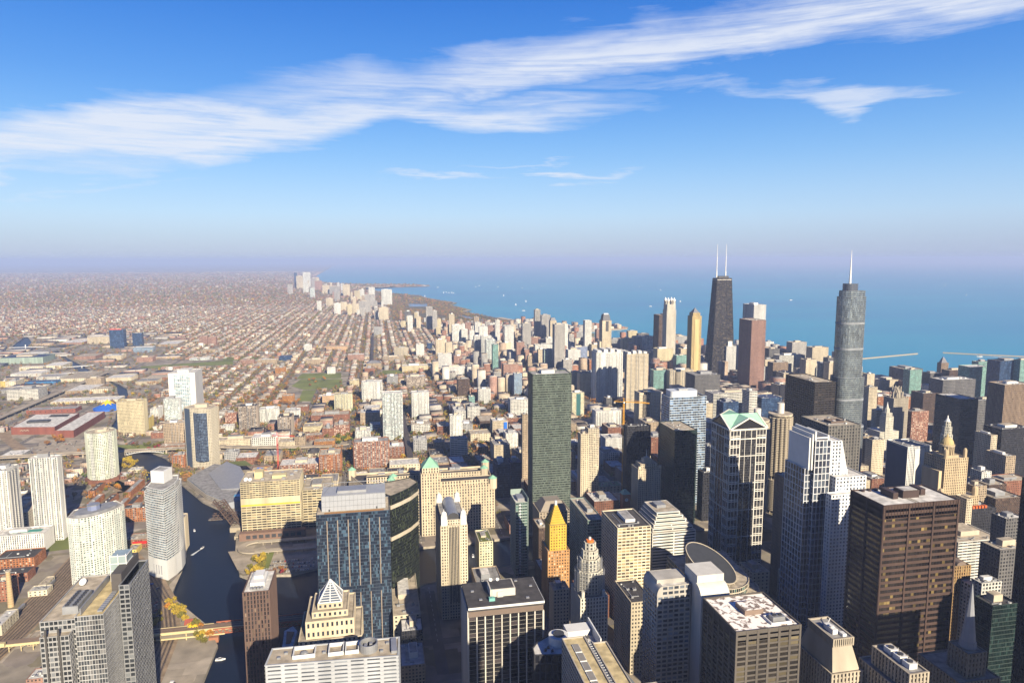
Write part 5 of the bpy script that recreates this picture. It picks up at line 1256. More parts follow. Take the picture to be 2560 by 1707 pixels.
# --- yellow riverside hotel and offices
root, F, G, RF = H('hotel_block', 'large pale yellow hotel and office block with blank middle band on the river', 'hotel', -160, 1062)
A = rect(-203, -119, 1036, 1092)
tier(F, G, RF, A, 10, 48, 'app', roof=False); tier(F, G, RF, A, 60, 85, 'app', bay=4.2, floor=3.1)
F.prism(offset(A, .5), 48, 60, 0, None, True)
finish(root, F, G, RF, 'app', 't')
m = MB(); m.box(-203, -119, 1035.2, 1035.45, 48.5, 51); m.build('yellow_band', [plain('band_yellow', (.75, .48, .05))], root)
m = MB(); m.box(-206, -112, 1024, 1035, 0, 11); m.build('podium', [plain('podium_brown', (.24, .15, .11))], root)
m = MB()
for k in range(9): m.box(-196+k*9, -190+k*9, 1023.3, 1023.9, 3, 8)
m.build('podium_windows', [MDARK], root)
m = MB(); m.box(-186, -174, 1055, 1070, 84, 94); m.box(-160, -140, 1050, 1062, 84, 89); m.build('penthouse', [plain('yel_pent', (.66, .56, .32))], root)
dish(root, -196, 1044, 84, 3.2); dish(root, -190, 1043, 84, 2.8); dish(root, -188, 1078, 84, 2.5)
for q in ((-168, 1074), (-150, 1072), (-135, 1060), (-131, 1078), (-145, 1045), (-176, 1047)):
    m = MB(); m.box(q[0], q[0]+5, q[1], q[1]+3.4, 84, 86.6); m.build('rooftop_unit', [METAL], root)
keep(-208, -110, 1022, 1095)
simple_building(-117.5, -76, 1058, 1120, 60, 'app', ['rt'], 'office_building', 'lower pale yellow wing right of the yellow riverside hotel')

# --- left side river towers
root, F, G, RF = H('apartment_tower', 'cream framed tower with a bowed dark blue glass front above the river bend', 'apartment tower', -348, 1436)
pr = [(-380, 1437), (-367, 1426), (-325, 1411), (-317, 1434), (-330, 1452), (-367, 1463)]
tier(F, G, RF, pr, 0, 121, 'rivt'); finish(root, F, G, RF, 'rivt', 't')
F, G, RF = MB(), MB(), MB(); a, b = Vector((-367, 1426)), Vector((-325, 1411)); e = (b-a).normalized(); o = Vector((e.y, -e.x)); L = (b-a).length
bw = [tuple(a+e*L*(.18+.64*t)+o*(.6+4.2*math.sin(math.pi*t))) for t in [i/8 for i in range(9)]]; bw += [tuple(a+e*L*.82-o*.5), tuple(a+e*L*.18-o*.5)]
tier(F, G, RF, bw, 14, 112, 'bow'); F.build('bow_front', [smats('bow')[0]], root); G.build('bow_glazing', [smats('bow')[1]], root); RF.build('bow_roof', [roofmat('g')], root)
m = MB(); m.prism([(-380.9, 1437.5), (-366.9, 1424.6), (-366.6, 1425.2), (-380.2, 1438)], 0, 119); m.build('west_glass', [smats('bow')[1]], root)
m = MB(); m.box(-358, -335, 1430, 1446, 120, 127); m.build('penthouse', [BEIGE], root)
keep(-382, -316, 1410, 1464)
root, F, G, RF = H('apartment_tower', 'white fan shaped tower with curved balcony front and grey ring roof', 'apartment tower', -362, 945)
pf_ = [(-389, 924), (-381, 919.5), (-372, 918.5), (-362, 922), (-352, 930), (-344, 940), (-338, 952), (-336, 962), (-352, 981), (-392, 953)]
tier(F, G, RF, pf_, 0, 89, 'fan'); finish(root, F, G, RF, 'fan', 'g')
for k in range(7):
    a, b = Vector(pf_[k]), Vector(pf_[k+1]); e = (b-a).normalized(); o = Vector((e.y, -e.x)); L = (b-a).length
    m = MB(); z = 12
    while z < 84:
        q = [a+e*L*.2+o*.6, a+e*L*.2+o*2, a+e*L*.8+o*2, a+e*L*.8+o*.6]; m.prism([tuple(v) for v in q], z, z+1.1, 0, None, True); z += 3
    m.build('balcony_stack', [plain('balc_pale', (.66, .72, .68))], root)
m = MB(); pr2 = offset(pf_, -6); m.prism(pr2, 87.9, 91, 0); m.build('ring_roof', [LOUV], root)
m = MB(); m.cyl(-366, 945, 7.5, 91, 97, 0, 8); m.cyl(-366, 945, 7.9, 97, 98, 1, 8); m.build('penthouse', [plain('blue_grey', (.22, .26, .42)), METAL], root)
keep(-394, -334, 917, 983)
root, F, G, RF = H('apartment_tower', 'white tower with wraparound blue glass balcony bands and a white boxed penthouse', 'apartment tower', -284, 950)
pq = [(-301, 936), (-292, 927), (-273, 914), (-268, 928), (-264.5, 944), (-265, 962), (-270, 985), (-303, 985)]
tier(F, G, RF, pq, 26, 113, 'gf'); tier(F, G, RF, offset(pq, -3), 113, 119, 'gf')
F.prism(offset(pq, .9), 0, 25.9, 0)
for z in range(29, 112, 3): F.beam((-264.2, 930, z), (-263.4, 960, z), .5)
finish(root, F, G, RF, 'gf', 'g')
m = MB(); m.prism([(-299, 957), (-281, 950), (-276, 970), (-294, 978)], 118, 134, 0); m.prism([(-297, 960), (-283, 955), (-279, 968), (-292, 974)], 134, 134.1, 1); m.build('penthouse', [MWHITE, roofmat('g')], root)
m = MB()
for k in range(4): m.box(-293+k*3.6, -291.5+k*3.6, 918+8-k*2.6, 919+8-k*2.6, 6, 18)
m.build('garage_slots', [LOUV], root)
keep(-305, -262, 912, 990)
root, F, G, RF = H('apartment_tower', 'greenish white faceted tower with scattered dark windows near the park', 'apartment tower', -512, 1380)
pk = ngon(-512, 1378, 25.5, 10, .31)
tier(F, G, RF, pk, 0, 95, 'kin'); finish(root, F, G, RF, 'kin', 't')
for i in (6, 7, 8):
    a, b = Vector(pk[i]), Vector(pk[(i+1) % 10]); e = (b-a).normalized(); o = Vector((e.y, -e.x)); L = (b-a).length; m = MB(); z = 6
    while z < 92:
        q = [a+e*L*.3+o*.5, a+e*L*.3+o*1.9, a+e*L*.7+o*1.9, a+e*L*.7+o*.5]; m.prism([tuple(v) for v in q], z, z+1.1, 0, None, True); z += 2.95
    m.build('balcony_stack', [MWHITE], root)
m = MB(); m.cyl(-510, 1380, 12, 94, 99, 0, 10); m.box(-504, -498, 1372, 1377, 99, 101); m.build('penthouse', [BEIGE], root)
m = MB(); m.prism(offset(pk, 5), 0, 7); m.build('podium', [smats('brk')[0]], root)
keep(-542, -482, 1348, 1408)
# --- big grey tower front left
root, F, G, RF = H('office_tower', 'large grey stepped tower with glass clock box, lower left foreground', 'office tower', -228, 572)
tier(F, G, RF, rect(-250, -226, 537, 612), 0, 146, 'boe'); 
tier(F, G, RF, rect(-247, -228, 528.5, 536.4), 0, 138, 'boe', roof=True)
finish(root, F, G, RF, 'boe', 't')
F, G, RF = MB(), MB(), MB()
tier(F, G, RF, rect(-225.4, -206, 534, 612.4), 0, 149, 'boeg')
F.build('lattice', [smats('boeg')[0]], root); G.build('east_glazing', [smats('boeg')[1]], root); RF.build('east_roof', [roofmat('y')], root)
m = MB()
for u in (-243.5, -235): m.box(u, u+1.3, 527.2, 528.2, 0, 144)
m.build('dark_pier', [plain('pier_dark', (.08, .075, .07))], root)
m = MB(); m.box(-213, -205.4, 572, 613, 149, 163); m.build('dark_core', [plain('core_dark', (.10, .09, .085), .7)], root)
F, G, RF = MB(), MB(), MB(); tier(F, G, RF, rect(-205.4, -198, 566, 612), 0, 156, 'boe', bay=3.4)
F.build('truss_wall', [METAL], root); G.build('truss_glazing', [smats('boe')[1]], root)
m = MB(); m.box(-219, -207, 590, 604, 149, 170, 0); m.build('clock_box', [plain('glass_pale', (.42, .52, .52), .2, .2)], root)
m = MB()
for x in (-219.4, -213.3, -207.1): m.beam((x, 589.6, 149), (x, 589.6, 172), .5)
for z in (152, 158, 164, 170.5): m.beam((-219.4, 589.5, z), (-206.8, 589.5, z), .5)
for z in (152, 158, 164, 170.5): m.beam((-206.6, 589.6, z), (-206.6, 604, z), .5)
m.beam((-213, 589.2, 161), (-213, 589.2, 165.5), .35, 1); m.beam((-213, 589.2, 161), (-213, 589.2, 157), .35, 1)
m.build('clock_frame', [MWHITE, MWHITE], root)
m = MB(); m.box(-239, -228, 547, 574, 145, 151, 0)
for i in range(7): 
    for j in (0, 1): m.cyl(-236.4+j*5.4, 549.5+i*3.7, 1.5, 151, 151.7, 1, 12)
m.build('cooling_tower', [LOUV, MDARK], root)
m = MB(); m.box(-222.5, -221.8, 536, 592, 149, 154); m.build('roof_screen', [METAL], root)
m = MB()
for i in range(10): m.box(-211.5, -208, 538+i*3.2, 540.6+i*3.2, 149, 150.3)
m.build('rooftop_unit', [METAL], root)
dish(root, -243, 596, 145, 3.0)
keep(-252, -196, 526, 616)
# --- dark brown tower on the river
root, F, G, RF = H('office_tower', 'dark brown banded tower with white roof, on the river bank at lower left centre', 'office tower', -104, 605)
tier(F, G, RF, rect(-117, -96, 586, 626), 0, 131, 'brst', bay=2.6, floor=3.7, parapet=.8)
root['label'] = 'brown banded tower with white roof on the river bank, lower left centre'
ms = smats('brst', 'w'); F.build('facade', [plain('wall_brownriver', (.15, .095, .075), .8, var=.1)], root); G.build('glazing', [ms[1]], root); RF.build('roof', [ms[2]], root)
m = MB(); m.box(-113, -101, 596, 618, 130, 134); m.box(-111, -103, 604, 616, 134, 136.5); m.build('penthouse', [MWHITE], root)
m = MB()
for k in range(4): m.box(-112+k*2.8, -110+k*2.8, 590, 594, 130, 132)
m.build('rooftop_unit', [METAL], root)
keep(-119, -94, 584, 628)

# --- scaffolded tower
root, F, G, RF = H('old_tower', 'cream setback tower wrapped in scaffolding with an orange crown', 'old tower', 193, 592)
tier(F, G, RF, rect(180, 206, 577, 608), 0, 99, 'white'); tier(F, G, RF, ngon(193, 592, 12, 8, .39), 99, 121, 'white'); tier(F, G, RF, ngon(193, 592, 9.5, 8, .39), 121, 132, 'white')
tier(F, G, RF, ngon(193, 592, 7.4, 8, .39), 132, 140, 'white', parapet=.5); tier(F, G, RF, ngon(193, 592, 5.2, 8, .39), 140, 147, 'white', parapet=.4)
finish(root, F, G, RF, 'white', 't')
for i in range(4):
    tx, ty = ((183, 580), (203, 580), (203, 605), (183, 605))[i]; m = MB(); m.cyl(tx, ty, 2, 96, 104, 0, 8, 1.6); m.build('corner_turret', [smats('white')[0]], root)
m = MB()
for z in range(100, 131, 2):
    rr = 14.2 if z < 121 else 11.8
    P_ = ngon(193, 592, rr, 16)
    for i in range(16): m.beam((*P_[i], z), (*P_[(i+1) % 16], z), .28)
for i in range(16):
    a = 2*math.pi*i/16; m.beam((193+14.2*math.cos(a), 592+14.2*math.sin(a), 99), (193+14.2*math.cos(a), 592+14.2*math.sin(a), 121), .28); m.beam((193+11.8*math.cos(a), 592+11.8*math.sin(a), 121), (193+11.8*math.cos(a), 592+11.8*math.sin(a), 132), .28)
m.build('scaffolding', [METAL], root)
m = MB(); m.cyl(193, 592, 3.6, 147, 149, 0, 12); m.cyl(193, 592, 1.2, 149, 151.5, 1, 6); m.build('crown', [plain('orange', (.75, .2, .03)), MWHITE], root)
keep(178, 208, 575, 610)
# --- gold topped tower
root, F, G, RF = H('old_tower', 'old orange brick tower with bright gold stepped top', 'old tower', 198, 738)
tier(F, G, RF, rect(186, 211, 723, 752), 0, 81, 'goldb'); finish(root, F, G, RF, 'goldb', 't')
F, G, RF = MB(), MB(), MB(); tier(F, G, RF, rect(189, 208, 726, 748), 80, 110, 'goldy')
w = 8.6; z = 110
while w > 1.6: F.box(198.5-w, 198.5+w, 737-w, 737+w, z, z+2.4); w -= .95; z += 2.5
F.build('gold_upper', [smats('goldy')[0]], root); G.build('gold_glazing', [smats('goldy')[1]], root); RF.build('gold_roof', [roofmat('y')], root)
m = MB(); m.cyl(198.5, 737, 1.6, z, z+5, 0, 8); m.build('finial', [MWHITE], root)
keep(184, 213, 721, 754)
# --- curved top white tower and blank vaulted tower
root, F, G, RF = H('office_tower', 'white gridded tower with quarter round west top, lower centre', 'office tower', 226, 490)
tier(F, G, RF, rect(212, 240, 478, 506), 0, 148, 'c120', roof=False); tier(F, G, RF, rect(216, 240, 478.3, 505.6), 148, 156, 'c120')
n = 8
for i in range(n):
    a, b = math.pi/2*i/n, math.pi/2*(i+1)/n
    F.quad((216-4.5*math.cos(a), 477.6, 148+8*math.sin(a)), (216-4.5*math.cos(a), 506, 148+8*math.sin(a)), (216-4.5*math.cos(b), 506, 148+8*math.sin(b)), (216-4.5*math.cos(b), 477.6, 148+8*math.sin(b)), 0)
F.poly([(216-4.5*math.cos(math.pi/2*i/n), 477.6, 148+8*math.sin(math.pi/2*i/n)) for i in range(n+1)]+[(216, 477.6, 148)], 0)
F.box(214, 239, 484, 500, 155, 158.5)
finish(root, F, G, RF, 'c120', 'w'); keep(210, 241, 476, 508)
root, F, G, RF = H('office_tower', 'blank pale tower with rounded barrel shoulder beside the round glass building', 'office tower', 250, 476)
F.box(241.4, 264, 470, 492, 0, 166)
for i in range(n):
    a, b = math.pi/2*i/n, math.pi/2*(i+1)/n
    F.quad((240.6, 470-.2-10*math.cos(a)+1, 150+10*math.sin(a)), (264.6, 470-.2-10*math.cos(a)+1, 150+10*math.sin(a)), (264.6, 470-.2-10*math.cos(b)+1, 150+10*math.sin(b)), (240.6, 470-.2-10*math.cos(b)+1, 150+10*math.sin(b)), 0)
F.box(240.6, 264.6, 460.8, 470.8, 0, 150)
for sx in (240.6, 264.6):
    F.poly([(sx, 470.8-10*math.cos(math.pi/2*i/n), 150+10*math.sin(math.pi/2*i/n)) for i in range(n+1)]+[(sx, 470.8, 150)], 0)
finish(root, F, G, RF, 'c120', 'w', fm=plain('vault_panel', (.68, .66, .61), .7, var=.12, streak=True)); keep(239, 266, 459, 493)
# --- mottled roof tower
root, F, G, RF = H('office_tower', 'dark tower with stained white roof and sunken plant well, bottom right centre', 'office tower', 251, 410)
tier(F, G, RF, rect(228, 275, 387, 433), 0, 168, 'mot', topband=8); 
mm, t, b = newmat('stained_roof'); no = mnode(t, 'ShaderNodeTexNoise'); no.inputs['Scale'].default_value = .22; no.inputs['Detail'].default_value = 7; no.inputs['Distortion'].default_value = .6
co = mnode(t, 'ShaderNodeTexCoord'); t.links.new(co.outputs['Object'], no.inputs['Vector']); cr = mnode(t, 'ShaderNodeValToRGB')
cr.color_ramp.elements[0].position = .42; cr.color_ramp.elements[0].color = (.16, .12, .10, 1); cr.color_ramp.elements[1].position = .50; cr.color_ramp.elements[1].color = (.74, .69, .64, 1)
t.links.new(no.outputs['Fac'], cr.inputs[0]); t.links.new(cr.outputs[0], b.inputs['Base Color']); b.inputs['Roughness'].default_value = .9
ms = smats('mot'); F.build('facade', [ms[0]], root); G.build('glazing', [ms[1]], root); RF.build('roof', [mm], root)
m = MB(); m.box(245, 259, 406, 419, 166.9, 170.4, 0); m.box(245.6, 258.4, 406.6, 418.4, 170.4, 170.5, 1); m.build('penthouse', [plain('pent_brown', (.26, .19, .15)), mm], root)
m = MB()
for q in ((256, 271, 391, 391.7), (256, 271, 401, 401.7), (256, 256.7, 391.7, 401), (270.3, 271, 391.7, 401)): m.box(*q, 166.9, 168.6)
m.box(256.8, 270.2, 391.8, 400.9, 166.93, 166.96, 1); m.build('plant_well', [MWHITE, MDARK], root)
m = MB(); m.box(259, 268, 394, 399.5, 166.97, 170.6, 0); m.cyl(261.4, 396.7, 1.5, 170.6, 171.3, 1, 10); m.cyl(265.6, 396.7, 1.5, 170.6, 171.3, 1, 10); m.build('cooling_unit', [METAL, MDARK], root)
keep(226, 277, 385, 435)
# --- tan roofed slab with skylights
root, F, G, RF = H('office_tower', 'tan roofed slab with long skylight strip, bottom edge centre', 'office tower', 149, 425)
tier(F, G, RF, rect(131, 147.8, 385, 465), 0, 130, 'brg'); tier(F, G, RF, rect(152.6, 163, 385, 458), 0, 128, 'brg'); tier(F, G, RF, rect(163.4, 186, 385, 418), 0, 118, 'brg')
finish(root, F, G, RF, 'brg', 'y', fm=plain('wall_tanslab', (.46, .42, .36), .8, var=.1))
m = MB(); m.box(148.2, 152.4, 386, 462, 0, 127, 0); 
m.quad((163.5, 386, 118), (176, 386, 118), (163.5, 418, 128), (163.4, 386, 128), 0)
m.build('glass_gallery', [plain('gallery_glass', (.20, .22, .25), .2, .3)], root)
m = MB()
for i in range(26): m.box(148, 152.6, 386+i*3, 386.4+i*3, 127, 127.4)
m.box(147.9, 148.4, 386, 462, 127, 127.8); m.box(152.2, 152.7, 386, 462, 127, 127.8); m.build('gallery_frame', [METAL], root)
for i in range(5):
    m = MB(); m.box(135.5, 140.5, 400+i*11.4, 410+i*11.4, 128.9, 129.9, 0); m.box(135.8, 140.2, 400.3+i*11.4, 409.7+i*11.4, 129.9, 130.0, 1); m.build('skylight', [MWHITE, plain('skylight_grey', (.30, .28, .24), .3)], root)
keep(129, 188, 383, 467)
root, F, G, RF = H('office_tower', 'black glass tower with curved white roof and round white drum, bottom centre', 'office tower', 140, 495)
pc = [(113, 480), (131, 477), (170, 478), (168, 514), (152, 514), (135, 508), (120, 498), (114, 490)]
tier(F, G, RF, pc, 0, 110, 'blks', floor=7.5, bay=4.2); finish(root, F, G, RF, 'blks', 'w')
m = MB(); m.cyl(136, 494, 8, 108.9, 116, 0, 24); m.cyl(136, 494, 4.5, 116, 117.5, 1, 12); m.build('roof_drum', [MWHITE, MDARK], root)
m = MB(); m.box(145, 165, 500, 512, 108.9, 113.5); m.box(166, 167, 480, 513, 108.9, 117); m.build('penthouse', [MWHITE], root)
for q in ((122, 484), (125, 487), (152, 492), (157, 489), (160, 495), (127, 482)):
    m = MB(); m.beam((q[0], q[1], 108.9), (q[0]+1.6, q[1]+1, 111.4), .5); m.box(q[0], q[0]+1.8, q[1], q[1]+1.4, 108.9, 110.6); m.build('rooftop_unit', [MDARK], root)
keep(111, 172, 475, 516)
# --- stone towers at lower right
root, F, G, RF = H('old_tower', 'grey stone art deco tower with sloping shoulders and white roof plant', 'old tower', 313, 405)
tier(F, G, RF, rect(302, 325, 388, 428), 0, 128, 'stone'); F.prism(rect(303, 324, 389, 427), 128, 145, 0, scale=.70); tier(F, G, RF, rect(306, 321, 393.6, 421), 144, 150, 'stone', floor=6, bay=1.6)
finish(root, F, G, RF, 'stone', 'g')
m = MB(); m.box(310, 314, 400, 410, 149, 152.5); m.cyl(312, 404, 1.6, 152.5, 153.5, 0, 12); m.box(315, 318, 396, 400, 149, 151); m.beam((311, 409, 149), (318, 414, 153), .5); m.build('rooftop_unit', [MWHITE], root); keep(300, 327, 386, 430)
root, F, G, RF = H('old_tower', 'grey stone tower with three white cooling units on its roof', 'old tower', 342, 372)
tier(F, G, RF, rect(330, 352, 350, 396), 0, 132, 'stone'); tier(F, G, RF, rect(333.4, 347, 355, 388), 132, 145, 'stone')
finish(root, F, G, RF, 'stone', 'g')
for i in range(3):
    m = MB(); y = 360+i*8.4; m.box(337.5, 343.5, y, y+6.6, 143.9, 147.6, 0); m.cyl(340.5, y+3.3, 2, 147.6, 148.4, 1, 12)
    for qx in (337.5, 343.4): m.beam((qx, y, 147.6), (qx, y, 149.2), .15, 0)
    m.build('cooling_unit', [MWHITE, MDARK], root)
keep(328, 354, 348, 398)
root, F, G, RF = H('church_tower', 'dark stone church skyscraper with a grey octagonal spire', 'church tower', 446, 424)
tier(F, G, RF, rect(428, 464, 408, 448), 0, 92, 'dkst'); tier(F, G, RF, rect(438, 454, 412, 430), 92, 112, 'dkst'); finish(root, F, G, RF, 'dkst', 't')
m = MB(); m.cyl(446, 421, 6.2, 112, 117, 0, 8, 5.6); m.cyl(446, 421, 5.2, 117, 163, 0, 8, .25); m.build('spire', [plain('lead_grey', (.30, .31, .34), .6)], root); keep(426, 466, 406, 450)
# --- small clock tower, cream setback tower, glass corner tower
root, F, G, RF = H('clock_tower', 'red brick clock tower with green pyramid roof beside the river', 'clock tower', 380, 990)
tier(F, G, RF, rect(374, 386.5, 984, 996), 0, 44, 'brkd', blank=(0, 3)); finish(root, F, G, RF, 'brkd', 'k', fm=plain('clock_brick', (.36, .12, .06)))
m = MB(); m.prism(rect(373, 387.5, 983, 997), 44, 50, 0, scale=.25); m.build('pyramid_roof', [GREENR], root)
m = MB(); m.poly([(380.2+2.8*math.cos(2*math.pi*i/16), 983.6, 35+2.8*math.sin(2*math.pi*i/16)) for i in range(16)], 0); m.beam((380.2, 983.5, 35), (380.2, 983.5, 37.4), .3, 1); m.beam((380.2, 983.5, 35), (381.8, 983.5, 35.6), .3, 1); m.build('clock_face', [MWHITE, MDARK], root)
keep(372, 388, 982, 998)
root, F, G, RF = H('old_tower', 'cream art deco setback tower with small roof spire, left of the dark green box', 'old tower', 414, 990)
tier(F, G, RF, rect(396, 433, 976, 1004), 0, 86, 'crmp'); tier(F, G, RF, rect(401, 428, 979, 1000), 86, 93, 'crmp'); F.box(408, 421, 984, 995, 92, 99); F.box(411, 418, 986, 993, 99, 101)
for bx in (396, 430): F.box(bx, bx+3.4, 975.0, 978, 86, 90)
for bx in (407, 412, 417, 422): F.box(bx-.5, bx+.5, 974.8, 975.5, 4, 84)
finish(root, F, G, RF, 'crmp', 't')
m = MB(); m.cyl(414.5, 989.5, .8, 101, 114, 0, 6, .1); m.build('spire', [MWHITE], root); keep(394, 435, 973, 1006)
root, F, G, RF = H('office_tower', 'slim glass tower with white edge fin, right of the domed turret tower', 'office tower', 177, 850)
tier(F, G, RF, rect(171, 186, 833, 868), 0, 100, 'grnw'); F.box(186.6, 187.3, 831.6, 869, 0, 106); F.box(171, 186, 868, 868.8, 99, 106); finish(root, F, G, RF, 'grnw', 'w')
for k in range(28):
    if k % 3 != 1: continue
m = MB()
for k in range(24): m.box(175.2, 177.6, 831.5, 832.5, 4+k*4, 5.8+k*4)
m.build('white_balcony_strip', [MWHITE], root)
m = MB(); m.box(175, 184, 840, 858, 98.9, 103); m.build('penthouse', [METAL], root); keep(169, 189, 831, 871)
# banded tower with chamfered stepped top
root, F, G, RF = H('office_building', 'black and white striped office block with sloping stepped roof terraces', 'office building', 350, 770)
tier(F, G, RF, rect(322, 378, 745, 800), 0, 82, 'wstr', bay=30)
for k in range(5): tier(F, G, RF, rect(324+k*2.4, 376-k*3.2, 749+k*2.6, 799), 82+k*3.9, 85.9+k*3.9, 'wstr', bay=30, parapet=.3)
finish(root, F, G, RF, 'wstr', 't')
m = MB(); m.box(340, 352, 775, 790, 101, 105); m.build('penthouse', [LOUV], root)
m = MB(); m.beam((333, 760, 101), (362, 760, 101), 1.4); m.build('roof_duct', [plain('pale_blue_metal', (.5, .62, .7), .4)], root); keep(320, 380, 743, 802)
# slab towers that stand just outside the right edge (they shade the plaza)
root, F, G, RF = H('office_tower', 'black tower cut by the right edge of the view', 'office tower', 560, 448)
tier(F, G, RF, rect(540, 580, 425, 470), 0, 226, 'blks'); finish(root, F, G, RF, 'blks', 'k')
root, F, G, RF = H('office_tower', 'curved pale tower beyond the right edge of the view', 'office tower', 486, 315)
tier(F, G, RF, rect(450, 522, 300, 330), 0, 182, 'cream'); finish(root, F, G, RF, 'cream', 't')
# unseen tower, added so that its shade fills the canyon at the bottom
root, F, G, RF = H('office_tower', 'unseen granite tower added to shade the street canyon, outside the view', 'office tower', 190, 45)
tier(F, G, RF, rect(165, 215, 20, 70), 0, 270, 'pink', floor=8, bay=6); tier(F, G, RF, rect(172, 208, 27, 63), 270, 330, 'pink', floor=8, bay=6); finish(root, F, G, RF, 'pink', 'k')

# ------------------------------------------------------------------ ground, water, roads
LB = [(-1864,4115),(-1773,3824),(-1700,3612),(-1615,3476),(-1513,3532),(-1266,3107),(-1202,2986),(-1111,2810),(-1051,2710),(-981,2636),(-898,2518),(-834,2403),(-772,2227),(-745,2125),(-701,2001),(-672,1910),(-655,1830),(-637,1781),(-570,1592),(-545,1528),(-511,1501),(-451,1425),(-442,1388),(-390,1240),(-300,1080),(-277,1029),(-267,944),(-255,860),(-242,844),(-224,819),(-198,777),(-184,757),(-176,740),(-176,690),(-175,600),(-172,300),(-172,-300)]
RBK = [(-1837,4164),(-1708,3833),(-1641,3640),(-1510,3592),(-1292,3193),(-1181,3012),(-1013,2726),(-942,2605),(-854,2478),(-796,2376),(-747,2239),(-714,2100),(-670,2000),(-645,1910),(-622,1800),(-602,1696),(-571,1637),(-541,1613),(-491,1571),(-444,1515),(-420,1471),(-400,1400),(-366,1330),(-300,1215),(-262,1168),(-243,1145),(-222,1100),(-214,1044),(-202,972),(-185,911),(-168,895),(-135,901),(-119,898),(-87,911),(52,950),(125,951),(250,965),(450,940),(600,904),(700,930),(880,1020),(1000,1085),(1300,1200),(1990,1350)]
SBK = [(1990,1310),(1300,1150),(1000,1020),(880,950),(700,880),(600,868),(400,862),(200,875),(46,833),(-60,800),(-88,779),(-95,760),(-88,690),(-120,560),(-120,300),(-120,-300)]
RIVER = LB+SBK[::-1]+RBK[::-1]
COAST = [(-3200,60000),(-1457,18015),(-951,13147),(-530,12048),(-199,11803),(857,11176),(840,10750),(811,10587),(-173,10138),(205,8481),(514,7770),(526,7429),(654,6803),(735,6469),(649,6141),(742,5547),(666,5408),(838,4772),(923,4421),(993,4248),(1155,4029),(1243,3955),(1432,4017),(1504,3917),(1463,3826),(1356,3785),(1176,3719),(1139,3651),(1065,3422),(1210,3250),(1450,2950),(1600,2760),(1780,2500),(1700,2250),(1660,2080),(1780,1900),(2100,1740),(2900,1500),(6000,1100),(60000,900)]
LAG1 = [(604,5039),(654,4928),(729,4547),(700,4516),(640,4700),(585,4980)]
LAG2 = [(284,6460),(471,6384),(446,6042),(294,6048)]
XR, YR = (-60000, 60000), (-3000, 60000)
LAKE = COAST+[(60000, 60000)]
def inpoly(x, y, P):
    c = False; n = len(P); j = n-1
    for i in range(n):
        xi, yi = P[i]; xj, yj = P[j]
        if (yi > y) != (yj > y) and x < (xj-xi)*(y-yi)/(yj-yi)+xi: c = not c
        j = i
    return c
def cdt_cells():
    vs, es = [], []
    def add(P, closed=True):
        n = len(vs); vs.extend(P)
        for i in range(len(P)-(0 if closed else 1)): es.append((n+i, n+(i+1) % len(P)))
    add([(XR[0], YR[0]), (XR[1], YR[0]), (XR[1], YR[1]), (XR[0], YR[1])])
    for P in (RIVER, LAKE, LAG1, LAG2): add(P)
    r = delaunay_2d_cdt([Vector(v) for v in vs], es, [], 0, 1e-4, False)
    return r[0], r[2]
V, Fc = cdt_cells()
gm = MB()
for f in Fc:
    cx = sum(V[i].x for i in f)/3; cy = sum(V[i].y for i in f)/3
    if inpoly(cx, cy, RIVER) or inpoly(cx, cy, LAKE) or inpoly(cx, cy, LAG1) or inpoly(cx, cy, LAG2): continue
    pts = [(V[i].x, V[i].y, 0) for i in f]
    if (V[f[1]]-V[f[0]]).cross(V[f[2]]-V[f[0]]) < 0: pts.reverse()
    gm.poly(pts, 0)
# ground material: lots, yards and pavements in patches
m_, t, b = newmat('city_ground'); co = mnode(t, 'ShaderNodeTexCoord')
vo = mnode(t, 'ShaderNodeTexVoronoi'); vo.inputs['Scale'].default_value = .032; t.links.new(co.outputs['Object'], vo.inputs['Vector'])
vo.distance = 'CHEBYCHEV'
cr = mnode(t, 'ShaderNodeValToRGB'); cr.color_ramp.interpolation = 'CONSTANT'
for k, (p, c) in enumerate([(0, (.34, .29, .22)), (.22, (.26, .22, .18)), (.4, (.42, .36, .28)), (.6, (.30, .26, .20)), (.8, (.21, .18, .11))]):
    if k < 2: e = cr.color_ramp.elements[k]; e.position = p
    else: e = cr.color_ramp.elements.new(p)
    e.color = (*al(c), 1)
sp = mnode(t, 'ShaderNodeSeparateColor'); t.links.new(vo.outputs['Color'], sp.inputs[0]); t.links.new(sp.outputs[0], cr.inputs[0])
no = mnode(t, 'ShaderNodeTexNoise'); no.inputs['Scale'].default_value = .05; no.inputs['Detail'].default_value = 8; t.links.new(co.outputs['Object'], no.inputs['Vector'])
mr = mnode(t, 'ShaderNodeMapRange'); mr.inputs[1].default_value = .3; mr.inputs[2].default_value = .7; mr.inputs[3].default_value = .7; mr.inputs[4].default_value = 1.25; t.links.new(no.outputs['Fac'], mr.inputs[0])
h_ = mnode(t, 'ShaderNodeHueSaturation'); t.links.new(cr.outputs[0], h_.inputs['Color']); t.links.new(mr.outputs[0], h_.inputs['Value']); t.links.new(h_.outputs[0], b.inputs['Base Color']); b.inputs['Roughness'].default_value = .95
struct(gm.build('ground', [m_]))
